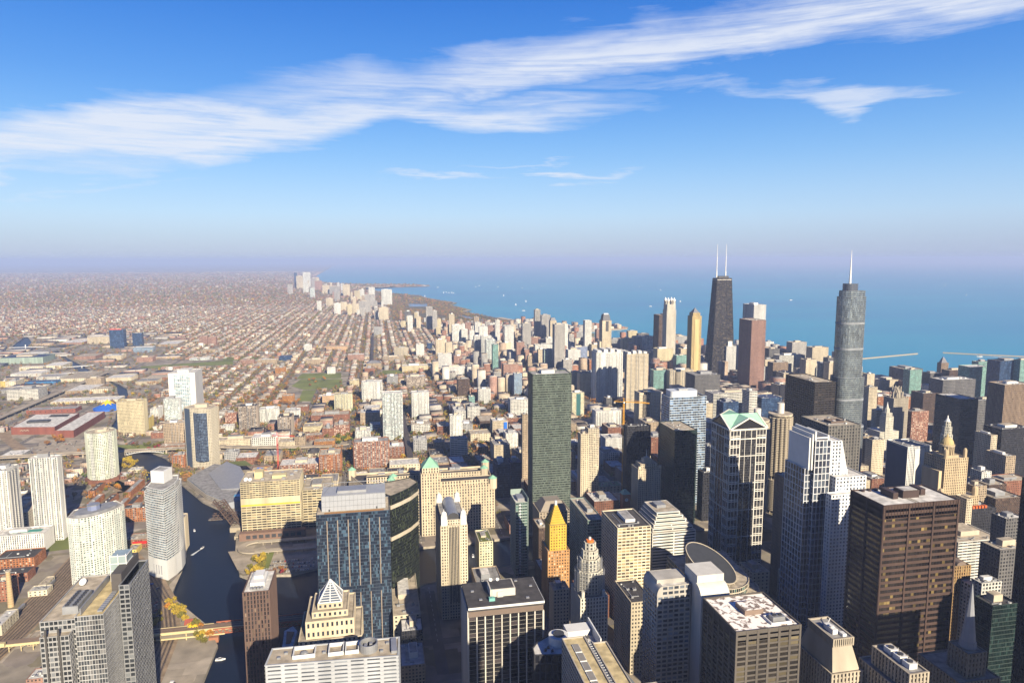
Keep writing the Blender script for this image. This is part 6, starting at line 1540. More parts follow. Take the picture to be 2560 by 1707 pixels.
def water(name, col, deep, rough, bump, bscale, spec=.5):
    m, t, b = newmat(name); b.inputs['Roughness'].default_value = rough; b.inputs['Specular IOR Level'].default_value = spec
    co = mnode(t, 'ShaderNodeTexCoord'); no = mnode(t, 'ShaderNodeTexNoise'); no.inputs['Scale'].default_value = bscale; no.inputs['Detail'].default_value = 5
    t.links.new(co.outputs['Object'], no.inputs['Vector']); bp = mnode(t, 'ShaderNodeBump'); bp.inputs['Strength'].default_value = bump; bp.inputs['Distance'].default_value = .6
    t.links.new(no.outputs['Fac'], bp.inputs['Height']); t.links.new(bp.outputs[0], b.inputs['Normal'])
    n2 = mnode(t, 'ShaderNodeTexNoise'); n2.inputs['Scale'].default_value = .0006; n2.inputs['Detail'].default_value = 6; mp = mnode(t, 'ShaderNodeMapping'); mp.inputs['Scale'].default_value = (.5, 1.6, 1)
    t.links.new(co.outputs['Object'], mp.inputs[0]); t.links.new(mp.outputs[0], n2.inputs['Vector'])
    mr = mnode(t, 'ShaderNodeMapRange'); mr.inputs[1].default_value = .35; mr.inputs[2].default_value = .65; t.links.new(n2.outputs['Fac'], mr.inputs[0])
    mx = mnode(t, 'ShaderNodeMixRGB'); mx.inputs[1].default_value = (*col, 1); mx.inputs[2].default_value = (*deep, 1); t.links.new(mr.outputs[0], mx.inputs[0]); t.links.new(mx.outputs[0], b.inputs['Base Color'])
    return m
g = MB(); g.poly([(x, y, -3.5) for x, y in LAKE[::-1]]) if False else None
g = MB(); g.quad((-4000, -3000, -3.5), (60000, -3000, -3.5), (60000, 60000, -3.5), (-4000, 60000, -3.5))
struct(g.build('lake', [water('lake_water', (.004, .21, .31), (.003, .15, .28), .30, .25, .02, .25)]))
g = MB(); g.quad((-2400, -2900, -3.2), (2000, -2900, -3.2), (2000, 1480, -3.2), (-2400, 1480, -3.2)); g.quad((-2400, 1480, -3.2), (-300, 1480, -3.2), (-300, 4700, -3.2), (-2400, 4700, -3.2))
g.quad((200, 4480, -3.2+.01), (1000, 4480, -3.19), (1000, 6600, -3.19), (200, 6600, -3.19)) if False else None
struct(g.build('river', [water('river_water', (.004, .008, .018), (.006, .011, .024), .34, .12, .2, .08)]))
g = MB()
for P in (RIVER, LAG1, LAG2):
    for i in range(len(P)):
        a, b2 = P[i], P[(i+1) % len(P)]; g.quad((*a, -4), (*b2, -4), (*b2, 0.3), (*a, 0.3))
for a, b2 in zip(COAST[2:-2], COAST[3:-1]): g.quad((*a, -4), (*b2, -4), (*b2, .2), (*a, .2))
struct(g.build('embankment', [plain('quay_stone', (.42, .37, .29), .9, var=.25)]))
SAND = plain('sand', (.58, .47, .33), .95, var=.08, scale=.01)
g = MB()
g.poly([(x, y, .25) for x, y in [(1176,3719),(1139,3651),(1090,3640),(1120,3800),(1150,3900),(1220,3950),(1243,3955),(1432,4017),(1504,3917),(1463,3826),(1356,3785)]][::-1])
def strip(g, pts, w, z, m=0, side=0):
    """flat ribbon along a polyline; side -1/0/1 shifts it"""
    for a, b2 in zip(pts, pts[1:]):
        a, b2 = Vector(a), Vector(b2); e = (b2-a)
        if e.length < .1: continue
        e.normalize(); o = Vector((e.y, -e.x)); s0 = (side-1)*w/2; s1 = (side+1)*w/2
        A, B_, C_, D_ = a+o*s0-e*.0, a+o*s1, b2+o*s1+e*0, b2+o*s0
        g.quad((A.x, A.y, z), (B_.x, B_.y, z), (C_.x, C_.y, z), (D_.x, D_.y, z), m)
strip(g, [(742,5547),(666,5408)], 40, .25, side=-1)
strip(g, [(838,4772),(923,4421),(993,4248),(1155,4029)], 45, .27, side=-1)
strip(g, [(-173,10138),(811,10587)], 70, .25, side=1)
strip(g, [(654,6803),(735,6469)], 30, .3, side=-1)
g2 = MB(); strip(g2, [(1139,3651),(1065,3422),(1210,3250),(1450,2950),(1600,2760),(1780,2500),(1700,2250),(1660,2080),(1780,1900)], 60, .24, side=-1); strip(g2, [(654,6803),(735,6469),(649,6141),(742,5547)], 30, .24, side=-1)
shore = struct(g2.build('shore_path', [plain('shore_green', (.24, .23, .12), .95, var=.3, scale=.02)]))
for p in shore.data.polygons:
    if p.normal.z < 0: p.flip()
struct(g.build('beach', [SAND]))
# beach winding needs the sheet facing up whatever the side
ASPH = plain('asphalt', (.19, .17, .15), .9, var=.3, scale=.05)
ASPL = plain('worn_concrete', (.42, .36, .28), .9, var=.3, scale=.06)
RAILB = plain('ballast', (.19, .115, .07), .95, var=.4, scale=.1)
LAWN = plain('lawn', (.20, .23, .055), .95, var=.3, scale=.02)
LAWN2 = plain('dry_grass', (.17, .165, .06), .95, var=.35, scale=.02)
def dry(x, y): return not (inpoly(x, y, RIVER) or inpoly(x, y, LAKE) or (-450 < x < -70 and y < 1085) or (-560 < x < -400 and 1010 < y < 1340))
NSX = [-65+122*k for k in range(-60, 25)]
EWY = [700+165*k for k in range(0, 90)]
g = MB()
def seg_runs(fn, a, b, step):
    """dry runs of a line"""
    runs = []; cur = None; s = a
    while s <= b:
        if fn(s):
            if cur is None: cur = s
            last = s
        elif cur is not None:
            if last-cur > step: runs.append((cur, last))
            cur = None
        s += step
    if cur is not None and last-cur > step: runs.append((cur, last))
    return runs
for x in NSX:
    for a, b2 in seg_runs(lambda s: dry(x, s) and x > -.53*s-150, 640, 9500, 22):
        g.quad((x-6, a, .10), (x+6, a, .10), (x+6, min(b2, 5200), .10), (x-6, min(b2, 5200), .10)) if a < 5200 else None
for y in EWY:
    if y > 9500: break
    for a, b2 in seg_runs(lambda s: dry(s, y), -.53*y-150, 2200, 22):
        g.quad((a, y-6, .06), (b2, y-6, .06), (b2, y+6, .06), (a, y+6, .06))
struct(g.build('road', [ASPH]))
g = MB()
for x in NSX[40:]:
    for a, b2 in seg_runs(lambda s: dry(x, s), 700, 3000, 22):
        y = a
        while y < b2-6: g.quad((x-.25, y, .13), (x+.25, y, .13), (x+.25, y+5, .13), (x-.25, y+5, .13)); y += 11
struct(g.build('road_marking', [MWHITE]))
g = MB()
strip(g, [(-1540,3175),(-1157,2491)], 22, .16); strip(g, [(-1276,2939),(-950,2400)], 22, .16)
strip(g, [(-250,3300),(-475,5200),(-700,7500)], 16, .16); strip(g, [(-1450,3350),(-2600,5600)], 20, .16); strip(g, [(233,3764),(190,4500),(100,6200)], 18, .16)
struct(g.build('avenue', [ASPL]))
g = MB()   # concrete aprons and parking lots
for P in ([(-768,1720),(-660,1708),(-600,1562),(-660,1556),(-720,1600)], [(-215,990),(-90,990),(-84,918),(-150,905),(-190,925)], [(-325,912),(-303,912),(-262,800),(-240,770),(-240,700),(-290,700),(-300,800)],
          [(-262,940),(-257,865),(-244,850),(-200,790),(-186,762),(-215,765),(-250,830),(-268,900)], [(-250,690),(-186,690),(-184,560),(-260,560)]):
    g.poly([(x, y, .18) for x, y in P][::-1], 0)
struct(g.build('pavement', [ASPL]))
for o in ('beach', 'pavement'):
    me = bpy.data.objects[o].data
    for p in me.polygons:
        if p.normal.z < 0: p.flip()
    me.update()
g = MB()
for pts, w in (([(-418,560),(-418,700),(-409,800),(-404,950),(-408,1040),(-440,1300),(-520,1420)], 44), ([(-230,560),(-232,690),(-238,775),(-262,850),(-300,925),(-350,1000),(-404,1060)], 32), ([(-1010,2050),(-933,1899),(-851,1753),(-765,1633),(-700,1560),(-560,1440),(-440,1300)], 22)):
    strip(g, pts, w, .22)
struct(g.build('railway_bed', [plain('ballast_tan', (.34, .25, .16), .95, var=.35, scale=.1)]))
g = MB()
for pts, w, n in (([(-418,560),(-418,700),(-409,800),(-404,950),(-408,1040)], 40, 10), ([(-230,560),(-232,690),(-238,775),(-262,850),(-300,925),(-350,1000)], 26, 6)):
    for k in range(n):
        off = (k-(n-1)/2)*w/n
        strip(g, [(x+off, y) for x, y in pts], 2.5, .34, 1)
        for s in (-.75, .75):
            P2 = [(x+off+s, y) for x, y in pts]; strip(g, P2, .28, .42)
struct(g.build('rails', [plain('rail_steel', (.42, .36, .28), .5, .4), plain('sleepers', (.085, .055, .04), .95, var=.3)]))
g = MB()
for P in ([(-278,2305),(-262,2430),(-120,2412),(-112,2228),(-230,2234)], [(-278,2440),(-269,2555),(-130,2545),(-125,2425)], [(-230,2050),(-234,2225),(-192,2222),(-194,2045)], [(18,2447),(19,2569),(91,2558),(87,2432)], [(-904,2860),(-585,2968),(-558,2835),(-880,2800)], [(-640,3060),(-500,3060),(-480,2960),(-620,2950)], [(-270,1930),(-215,1935),(-190,1905),(-265,1890)]):
    g.poly([(x, y, .20) for x, y in P], 0)
for P in ([(-590,1640),(-480,1625),(-440,1530),(-520,1580)], [(-470,1140),(-440,1140),(-440,1045),(-480,1040)], [(-166,985),(-150,985),(-150,905),(-165,900)], [(-400,6200),(-500,5000),(-420,5000),(-330,6200)]):
    g.poly([(x, y, .21) for x, y in P], 0)
o = g.build('grass_field', [LAWN]); struct(o)
for p in o.data.polygons:
    if p.normal.z < 0: p.flip()
PARK = [(-10,7500),(-36,6616),(123,5976),(109,4686),(470,4605),(480,4362),(753,4300),(905,4390),(880,4560),(820,4800),(660,5420),(735,5560),(640,6140),(725,6470),(640,6800),(515,7430),(500,7770),(200,8450),(60,8600)]
PARK2 = [(-120,9700),(-180,10100),(780,10560),(790,11050),(-150,11700),(-350,11600)]
g = MB(); g.poly([(x, y, .28) for x, y in PARK]); g.poly([(x, y, .28) for x, y in PARK2])
o = g.build('park_ground', [plain('park_soil', (.15, .125, .06), .95, var=.35, scale=.01)]); struct(o)
for p in o.data.polygons:
    if p.normal.z < 0: p.flip()
# cut lagoons out visually: raise nothing, lay lagoon water slightly above the park sheet
g = MB(); g.poly([(x, y, .42) for x, y in LAG1][::-1]); g.poly([(x, y, .42) for x, y in LAG2][::-1])
o = g.build('lagoon', [water('lagoon_water', (.05, .10, .17), (.07, .12, .19), .2, .2, .2)]); struct(o)
for p in o.data.polygons:
    if p.normal.z < 0: p.flip()

# ------------------------------------------------------------------ bridges and elevated lines
YELP = plain('bridge_cream', (.66, .55, .30), .7); REDP = plain('bridge_red', (.40, .13, .07), .7); RUST = plain('rust_dark2', (.10, .065, .05), .8)
root = thing('railway_bridge', 'double deck elevated railway bridge, cream over land and red over the river', 'bridge', (-180, 766, 0))
m = MB(); m.box(-262, -70, 760, 770, 8.4, 9.6, 0, True); m.build('upper_deck', [plain('track_deck', (.28, .2, .14))], root)
m = MB(); m.box(-262, -120, 759, 760, 7.2, 9.9, 0, True); m.box(-262, -186, 770, 771, 7.2, 9.9, 0, True); m.box(-262, -172, 756, 757.4, 3.2, 4.6, 0, True)
m.build('girder', [YELP], root)
m = MB(); m.box(-262, -70, 757.4, 772.6, 3.4, 4.2, 0, True); m.build('road_deck', [ASPL], root)
for px in (-258, -238, -212, -194, -186):
    m = MB(); m.beam((px, 758.4, 0), (px, 758.4, 8.4), .9); m.beam((px, 771.6, 0), (px, 771.6, 8.4), .9); m.build('pier', [YELP], root)
m = MB()
for yy in (757, 772.8):
    for z in (4.4, 9.6): m.beam((-184, yy, z), (-86, yy, z), 1.1)
    for k in range(14):
        a = -184+k*7; m.beam((a, yy, 4.4), (a+3.5, yy, 9.6), .8); m.beam((a+3.5, yy, 9.6), (a+7, yy, 4.4), .8)
m.build('truss', [REDP], root)
m = MB(); m.box(-188, -178, 752, 757, -3.5, 2.6); m.build('abutment', [plain('red_stone', (.40, .18, .10))], root)
for k, ty in enumerate((762.5, 767.2)):
    m = MB(); m.box(-262, -70, ty-.8, ty-.6, 9.6, 9.85); m.box(-262, -70, ty+.6, ty+.8, 9.6, 9.85); m.build('track', [RUST], root)
root = thing('track_machine', 'yellow maintenance machine standing on the elevated railway bridge', 'rail vehicle', (-206, 766, 9.8))
m = MB(); m.box(-212, -202, 765.4, 768.2, 9.85, 11.4); m.box(-210.5, -208.5, 765.6, 768, 11.4, 13); m.box(-206, -203, 765.6, 768, 11.4, 12.4); m.build('body', [plain('machine_yellow', (.80, .52, .03), .5)], root)
m = MB()
for q in (-211, -208, -205, -203): m.cyl(q, 765.2, .5, 9.85, 10.6, 0, 8)
m.build('wheels', [MDARK], root)
root = thing('rail_viaduct', 'cream elevated railway station viaduct at the lower left edge', 'viaduct', (-395, 775, 0))
m = MB(); m.box(-440, -352, 770, 780, 7.4, 8.8, 0, True); m.build('deck', [plain('track_deck', (.28, .2, .14))], root)
m = MB(); m.box(-440, -392, 766, 769.8, 8.8, 12.4, 0, True); m.box(-440, -352, 769, 769.8, 6.8, 9.4, 0, True); m.build('platform_canopy', [YELP], root)
m = MB()
for k in range(8): m.beam((-436+k*11.5, 770.4, 0), (-436+k*11.5, 770.4, 7.4), .7); m.beam((-436+k*11.5, 770.4, 4), (-430+k*11.5, 770.4, 7.4), .4)
m.build('pier', [YELP], root)
root = thing('raised_bridge', 'dark rusty bascule bridge with tangled trusses at the river bend', 'bridge', (-262, 1120, 0))
m = MB()
for yy in (1112, 1121):
    for k in range(9):
        a = -262+k*6; m.beam((a, yy, 4), (a+3, yy, 11), .8); m.beam((a+3, yy, 11), (a+6, yy, 4), .8)
    m.beam((-264, yy, 4), (-206, yy, 4), 1.1); m.beam((-262, yy, 11), (-208, yy, 11), 1.1)
for yy in (1080, 1089):
    m.beam((-226, yy, 3), (-252, yy, 44), 1.6); m.beam((-214, yy, 3), (-238, yy, 44), 1.6)
    for k in range(8):
        t_ = k/8; m.beam((-226-26*t_, yy, 3+41*t_), (-214-24*(t_+.125), yy, 3+41*(t_+.125)), .8); m.beam((-214-24*t_, yy, 3+41*t_), (-226-26*t_, yy, 3+41*t_), .7)
for k in range(9):
    t_ = k/8; m.beam((-226-26*t_, 1080, 3+41*t_), (-226-26*t_, 1089, 3+41*t_), .7)
m.build('truss', [RUST], root)
m = MB(); m.box(-268, -200, 1112, 1121, 2.6, 3.8, 0, True); m.build('deck', [ASPH], root)
m = MB(); m.box(-228, -206, 1070, 1095, -3.5, 4); m.box(-216, -204, 1040, 1062, -3.5, 1.6); m.build('abutment', [plain('quay_stone2', (.42, .36, .27))], root)
root = thing('road_bridge', 'pale concrete and steel arch highway bridge crossing the river by the park', 'bridge', (-500, 1546, 0))
m = MB(); m.box(-790, -330, 1540, 1556, 8, 9.2, 0, True); m.box(-790, -330, 1539.6, 1540, 8.6, 10.4); m.box(-790, -330, 1556, 1556.4, 8.6, 10.4); m.build('deck', [ASPL], root)
m = MB()
for k in range(15):
    a = -525+k*5.2; z0 = 7.6-5.4*(((a+488)/38)**2) if abs(a+488) < 38 else 2; z0 = 7.4-(abs(k-7)/7)**2*5
    m.beam((a, 1539.4, z0), (a, 1539.4, 8), .5)
    if k < 14: z1 = 7.4-(abs(k+1-7)/7)**2*5; m.beam((a, 1539.3, z0), (a+5.2, 1539.3, z1), .9); m.beam((a, 1539.3, z0), (a+5.2, 1539.3, 8), .4)
m.build('arch', [MWHITE], root)
for px in (-770, -730, -690, -650, -610, -570, -530, -448, -400, -360):
    m = MB(); m.box(px-1.6, px+1.6, 1542, 1554, 0, 8); m.build('pier', [ASPL], root)
root = thing('highway_ramp', 'broad concrete highway ramp curving down towards the avenue', 'road ramp', (-200, 1530, 0))
m = MB()
pts = [(-340, 1548, 8.4), (-260, 1530, 7.6), (-170, 1520, 6), (-100, 1524, 3.4), (-72, 1545, 1.2)]
for a, b2 in zip(pts, pts[1:]):
    a, b2 = Vector(a), Vector(b2); e = (b2-a).normalized(); o = Vector((e.y, -e.x, 0))*9
    m.quad(tuple(a-o), tuple(a+o), tuple(b2+o), tuple(b2-o), 0); m.quad(tuple(a+o-Vector((0, 0, 1.4))), tuple(b2+o-Vector((0, 0, 1.4))), tuple(b2+o+Vector((0, 0, .8))), tuple(a+o+Vector((0, 0, .8))), 0)
m.build('deck', [ASPL], root)
for p in pts[:3]:
    m = MB(); m.box(p[0]-1, p[0]+1, p[1]-4, p[1]+4, 0, p[2]-.2); m.build('pier', [ASPL], root)
me = None
root = thing('elevated_road', 'straight elevated road running north on piers past the exhibition block', 'viaduct', (-965, 2400, 0))
m = MB(); m.box(-972, -954, 1860, 2700, 7, 8.2, 0, True); m.box(-972.4, -972, 1860, 2700, 7.4, 9.3); m.box(-954, -953.6, 1860, 2700, 7.4, 9.3); m.build('deck', [ASPL], root)
m = MB()
for k in range(22): m.box(-970, -956, 1870+k*38, 1872+k*38, 0, 7)
m.build('piers', [ASPL], root)
for nm, lb, x, y0, y1 in (('elevated_railway', 'dark elevated train line running straight north between river north blocks', 62, 1300, 1960), ('elevated_railway', 'dark elevated train line continuing north through the house grid', -20, 2440, 3700)):
    root = thing(nm, lb, 'elevated railway', (x, y0, 0)); m = MB(); m.box(x-6, x+6, y0, y1, 6.4, 7.6, 0, True); m.build('deck', [plain('track_dark', (.09, .075, .07))], root)
    m = MB(); k = y0+6
    while k < y1: m.box(x-5.5, x-5, k, k+.6, 0, 6.4); m.box(x+5, x+5.5, k, k+.6, 0, 6.4); k += 20
    m.build('columns', [MDARK], root)
for lb, cx, cy, L, ang in (('white arched bridge over the far river bend', -1150, 2890, 130, .35), ('thin pale bridge with twin towers across the distant river', -1680, 3590, 260, .0), ('light footbridge across the narrow upper river', -1085, 2730, 110, .3)):
    root = thing('road_bridge', lb, 'bridge', (cx, cy, 0)); m = MB(); c, s = math.cos(ang), math.sin(ang)
    q = [(cx-c*L/2+s*6, cy-s*L/2-c*6), (cx+c*L/2+s*6, cy+s*L/2-c*6), (cx+c*L/2-s*6, cy+s*L/2+c*6), (cx-c*L/2-s*6, cy-s*L/2+c*6)]
    m.prism(q, 3, 4.6, 0, None, True); m.build('deck', [MWHITE], root)
    m = MB()
    for t_ in (-.2, .2): m.cyl(cx+c*L*t_, cy+s*L*t_, 2.2, -3.4, 16 if 'twin' in lb else 3, 0, 8)
    m.build('pier', [MWHITE], root)
# river crossings in the shaded centre
for lb, x, y0, y1 in (('dark bridge in shade crossing the main river behind the tan garage', 24, 800, 955), ('street bridge over the main river beside the red clock tower', 345, 850, 975)):
    root = thing('road_bridge', lb, 'bridge', (x, y0, 0)); m = MB(); m.box(x-8, x+8, y0, y1, 1.4, 2.6, 0, True); m.build('deck', [ASPH], root)
    m = MB()
    for sx in (-8, 8): 
        m.beam((x+sx, y0, 5), (x+sx, y1, 5), .7)
        for k in range(int((y1-y0)/7)): m.beam((x+sx, y0+k*7, 2.6), (x+sx, y0+k*7+7, 5), .4); m.beam((x+sx, y0+k*7, 2.6), (x+sx, y0+k*7, 5), .5)
    m.build('truss', [REDP], root)

# ------------------------------------------------------------------ other left-side structures
root = thing('exhibition_block', 'dark red brick exhibition block with white roofs beside the rail curve', 'exhibition hall', (-800, 1890, 0))
bm_, wr = smats('brkmu')[0], roofmat('w')
def blockbox(root, poly, h, wall, roof, nm='wing', par=1.0):
    m = MB(); pi = offset(poly, -1.0); n = len(poly)
    for i in range(n):
        j = (i+1) % n
        m.quad((*poly[i], 0), (*poly[j], 0), (*poly[j], h), (*poly[i], h), 0); m.quad((*poly[i], h), (*poly[j], h), (*pi[j], h), (*pi[i], h), 0); m.quad((*pi[j], h-par), (*pi[i], h-par), (*pi[i], h), (*pi[j], h), 0)
    m.poly([(*p, h-par) for p in pi], 1); m.build(nm, [wall, roof], root)
blockbox(root, [(-742,1738),(-700,1730),(-706,1938),(-748,1942)], 17, bm_, wr, 'east_wing')
blockbox(root, [(-858,1790),(-757,1772),(-762,1925),(-868,1935)], 18, bm_, wr, 'west_wing')
m = MB(); m.box(-842, -795, 1830, 1846, 17, 22); m.build('roof_monitor', [MDARK], root)
m = MB(); m.prism([(-822,1895),(-776,1890),(-780,1918),(-826,1922)], 17, 17.3); m.build('dark_roof_patch', [roofmat('k')], root)
m = MB(); m.box(-835, -800, 1786.6, 1787.2, 3, 9); m.build('entrance_glass', [MDARK], root)
m = MB()
for k in range(6): m.beam((-836+k*6.4, 1783, 9), (-833+k*6.4, 1783, 12), .8); m.beam((-833+k*6.4, 1783, 12), (-830+k*6.4, 1783, 9), .8)
m.build('entrance_canopy', [BEIGE], root)
keep(-875, -698, 1725, 2045)
root = thing('circus_tent', 'big blue circus tent with a yellow star shaped cap', 'tent', (-738, 2060, 0))
keep(-778, -698, 2010, 2095)
m = MB(); m.cyl(-738, 2050, 36, 0, 5, 0, 28); m.cyl(-738, 2050, 37, 5, 13, 0, 28, 18); m.cyl(-738, 2050, 18, 13, 23, 0, 28, 2); m.build('canopy', [plain('tent_blue', (.03, .15, .62), .5, var=.05)], root)
m = MB(); n = 16
pp = [(-738+(20 if i % 2 == 0 else 11)*math.cos(2*math.pi*i/n), 2050+(20 if i % 2 == 0 else 11)*math.sin(2*math.pi*i/n), 13.4 if i % 2 == 0 else 18.4) for i in range(n)]
for i in range(n): m.poly([pp[i], pp[(i+1) % n], (-738, 2050, 27)], 0)
m.build('star_cap', [plain('tent_yellow', (.85, .58, .03), .5, var=.05)], root)
m = MB()
for i in range(4): m.beam((-738+8*math.cos(i*1.57+.8), 2050+8*math.sin(i*1.57+.8), 19), (-738+3*math.cos(i*1.57+.8), 2050+3*math.sin(i*1.57+.8), 31), .5)
m.build('mast', [MWHITE], root)
root = thing('chimney', 'leaning look tall tan brick chimney beside the brick lofts', 'chimney', (-438, 878, 0))
root['label'] = 'tall tan brick chimney beside the brick lofts and street at far left'
m = MB(); m.cyl(-438, 878, 3.4, 0, 44, 0, 16, 2.3)
for z in range(4, 44, 3): m.cyl(-438, 878, 3.46-.026*z, z, z+.5, 1, 16)
m.build('shaft', [plain('chimney_brick', (.55, .40, .22)), plain('chimney_band', (.42, .28, .15))], root)
m = MB(); m.cyl(-438, 878, 2.7, 43.5, 45, 0, 16, 2.9); m.build('rim', [BEIGE], root); keep(-442, -434, 874, 882)
root = thing('parking_hall', 'river podium with sloping grey metal roof below the cream bowed tower', 'parking hall', (-270, 1260, 0))
m = MB(); m.prism([(-350,1318),(-338,1300),(-296,1225),(-248,1168),(-228,1172),(-214,1215),(-250,1310),(-290,1385),(-322,1405)], 0, 11, 0, 1); m.build('decks', [plain('podium_grey', (.34, .36, .40)), roofmat('g')], root)
m = MB(); m.poly([(-318,1340,12), (-275,1238,12), (-222,1225,17), (-262,1345,20), (-296,1392,18)], 0); m.poly([(-318,1340,11), (-275,1238,11), (-275,1238,12), (-318,1340,12)], 0); m.poly([(-275,1238,11), (-222,1225,11), (-222,1225,17), (-275,1238,12)], 0)
m.build('sloped_roof', [plain('grey_seam', (.34, .35, .38), .5, .2)], root)
m = MB(); m.poly([(-292,1385,18.2), (-262,1348,20.2), (-240,1352,18), (-262,1398,16)], 0); m.build('green_roof', [LAWN], root)
m = MB(); m.box(-246, -224, 1196, 1208, 11, 11.3); m.build('pool', [plain('pool_blue', (.15, .45, .62), .2)], root)
m = MB()
for z in (2.5, 5.5, 8.5):
    m.beam((-350.6, 1317, z), (-296.6, 1224, z), .9); m.beam((-296.6, 1224, z), (-248.4, 1167, z), .9)
m.build('ledge', [BEIGE], root)
keep(-350, -212, 1166, 1405, 0)
root = thing('riverside_pavilion', 'narrow white roofed river station with brown deck, right of the brown banded tower', 'pavilion', (-100, 710, 0))
m = MB(); m.prism([(-107,739),(-104,684),(-96,680),(-93,736),(-99,748)], -3, 9, 0); m.prism([(-104,735),(-102,712),(-98,712),(-96,733)], 9, 10.6, 1); m.build('body', [roofmat('w'), plain('deck_brown', (.32, .15, .08))], root)
root = thing('bridge_house', 'small bridge tender house with a red gabled roof by the tracks', 'house', (-214, 786, 0))
m = MB(); m.box(-219, -209, 781, 790, 0, 6, 0); m.build('wall', [plain('house_cream', (.62, .50, .32))], root)
m = MB(); m.quad((-220,780,5.6), (-208,780,5.6), (-208,785.5,10), (-220,785.5,10)); m.quad((-220,785.5,10), (-208,785.5,10), (-208,791,5.6), (-220,791,5.6)); m.poly([(-220,780,5.6), (-220,785.5,10), (-220,791,5.6)]); m.poly([(-208,780,5.6), (-208,791,5.6), (-208,785.5,10)]); m.build('roof', [plain('red_tile', (.33, .08, .05))], root); keep(-220, -208, 780, 791)
root = thing('dark_roofed_shed', 'shed with steep dark gabled roof at the bottom edge by the river', 'shed', (-196, 640, 0))
m = MB(); m.box(-209, -184, 622, 652, 0, 6, 0); m.build('wall', [plain('shed_teal', (.35, .48, .44))], root)
m = MB(); m.quad((-210,621,5.6), (-196.5,621,14), (-196.5,653,14), (-210,653,5.6)); m.quad((-196.5,621,14), (-183,621,5.6), (-183,653,5.6), (-196.5,653,14)); m.poly([(-210,621,5.6), (-183,621,5.6), (-196.5,621,14)]); m.build('roof', [plain('roof_dark', (.08, .07, .075))], root); keep(-210, -183, 620, 654)
# cranes
def crane(x, y, h, tail, jib, ang, matl, label):
    root = thing('tower_crane', label, 'crane', (x, y, 0)); c, s = math.cos(ang), math.sin(ang)
    m = MB()
    for dx, dy in ((-1, -1), (1, -1), (1, 1), (-1, 1)): m.beam((x+dx, y+dy, 0), (x+dx, y+dy, h), .5)
    z = 0; k = 0
    while z < h-3:
        for a, b2 in (((-1, -1), (1, -1)), ((1, -1), (1, 1)), ((-1, 1), (-1, -1))):
            m.beam((x+a[0], y+a[1], z), (x+b2[0], y+b2[1], z+3), .3)
        z += 3
    m.build('mast', [matl], root)
    m = MB(); m.beam((x, y, h+1), (x+c*jib, y+s*jib, h+1), .9); m.beam((x, y, h+7), (x+c*jib*.95, y+s*jib*.95, h+2), .35); m.beam((x, y, h), (x, y, h+8), .9)
    for k in range(int(jib/4)): m.beam((x+c*k*4, y+s*k*4, h+1), (x+c*(k+.5)*4, y+s*(k+.5)*4, h+2.4), .3)
    m.beam((x, y, h+2.4), (x+c*jib, y+s*jib, h+2.2), .35); m.build('jib', [matl], root)
    m = MB(); m.beam((x, y, h+1), (x-c*tail, y-s*tail, h+1), .9); m.beam((x, y, h+8), (x-c*tail, y-s*tail, h+1.5), .3); m.build('counter_jib', [matl], root)
    m = MB(); m.box(x-c*tail-1.5, x-c*tail+1.5, y-s*tail-1.5, y-s*tail+1.5, h-2.4, h+.6); m.build('counterweight', [ASPL], root)
    m = MB(); m.box(x-1.2, x+1.2, y-2.6, y-1.1, h-1, h+1.4); m.build('cab', [MWHITE], root)
crane(416, 1098, 166, 16, 44, -.5, plain('crane_orange', (.80, .40, .03), .5), 'yellow orange tower crane above the black unfinished tower')
crane(-193, 1350, 74, 10, 36, -.35, plain('crane_red', (.62, .06, .05), .5), 'red tower crane over the brick building site')
root = thing('building_site', 'half built brick block with scaffolds at the foot of the red crane', 'building site', (-215, 1330, 0))
F, G, RF = MB(), MB(), MB(); tier(F, G, RF, rect(-238, -200, 1305, 1345), 0, 18, 'brkd'); finish(root, F, G, RF, 'brkd', 't')
m = MB(); rr_ = random.Random(5)
for k in range(18): x = rr_.uniform(-236, -204); y = rr_.uniform(1308, 1342); m.box(x, x+rr_.uniform(1, 5), y, y+rr_.uniform(1, 4), 17, 17+rr_.uniform(.5, 3), k % 3)
m.build('materials', [plain('timber', (.5, .3, .12)), REDP, plain('tarp_blue', (.1, .2, .6))], root)
m = MB(); m.box(-232, -222, 1299, 1299.6, 0, 12); m.build('hoarding', [MWHITE], root); keep(-240, -198, 1298, 1347)

# domes, signs and special tops on listed buildings
def add_to(label_part, fn):
    for o in COL.objects:
        if o.type == 'EMPTY' and o.get('label') and label_part in o['label']: fn(o); return
    print('NOT FOUND', label_part)
def bb(o):
    for row in SPEC:
        if row[8] == o['label']: return row[0], row[1], row[2], row[3], row[4]
def top_arch(o):
    x0, x1, y0, y1, h = bb(o); m = MB(); n = 10; cx = (x0+x1)/2; r_ = (x1-x0)*.28
    for i in range(n):
        a, b2 = math.pi*i/n, math.pi*(i+1)/n
        m.quad((cx+r_*math.cos(a), y0+1, h+r_*.7*math.sin(a)), (cx+r_*math.cos(a), y1-2, h+r_*.7*math.sin(a)), (cx+r_*math.cos(b2), y1-2, h+r_*.7*math.sin(b2)), (cx+r_*math.cos(b2), y0+1, h+r_*.7*math.sin(b2)), 0)
    m.poly([(cx+r_*math.cos(math.pi*i/n), y0+1, h+r_*.7*math.sin(math.pi*i/n)) for i in range(n+1)], 0); m.build('arched_roof', [plain('arch_brown', (.22, .17, .14))], o)
add_to('arched top', top_arch)
def pyr_top(k=.25, hh=14, mat=GREYROOF, nm='pyramid_roof'):
    def f(o):
        x0, x1, y0, y1, h = bb(o); m = MB(); m.prism(rect(x0+2, x1-2, y0+2, y1-2), h, h+hh, 0, scale=k); m.build(nm, [mat], o)
    return f
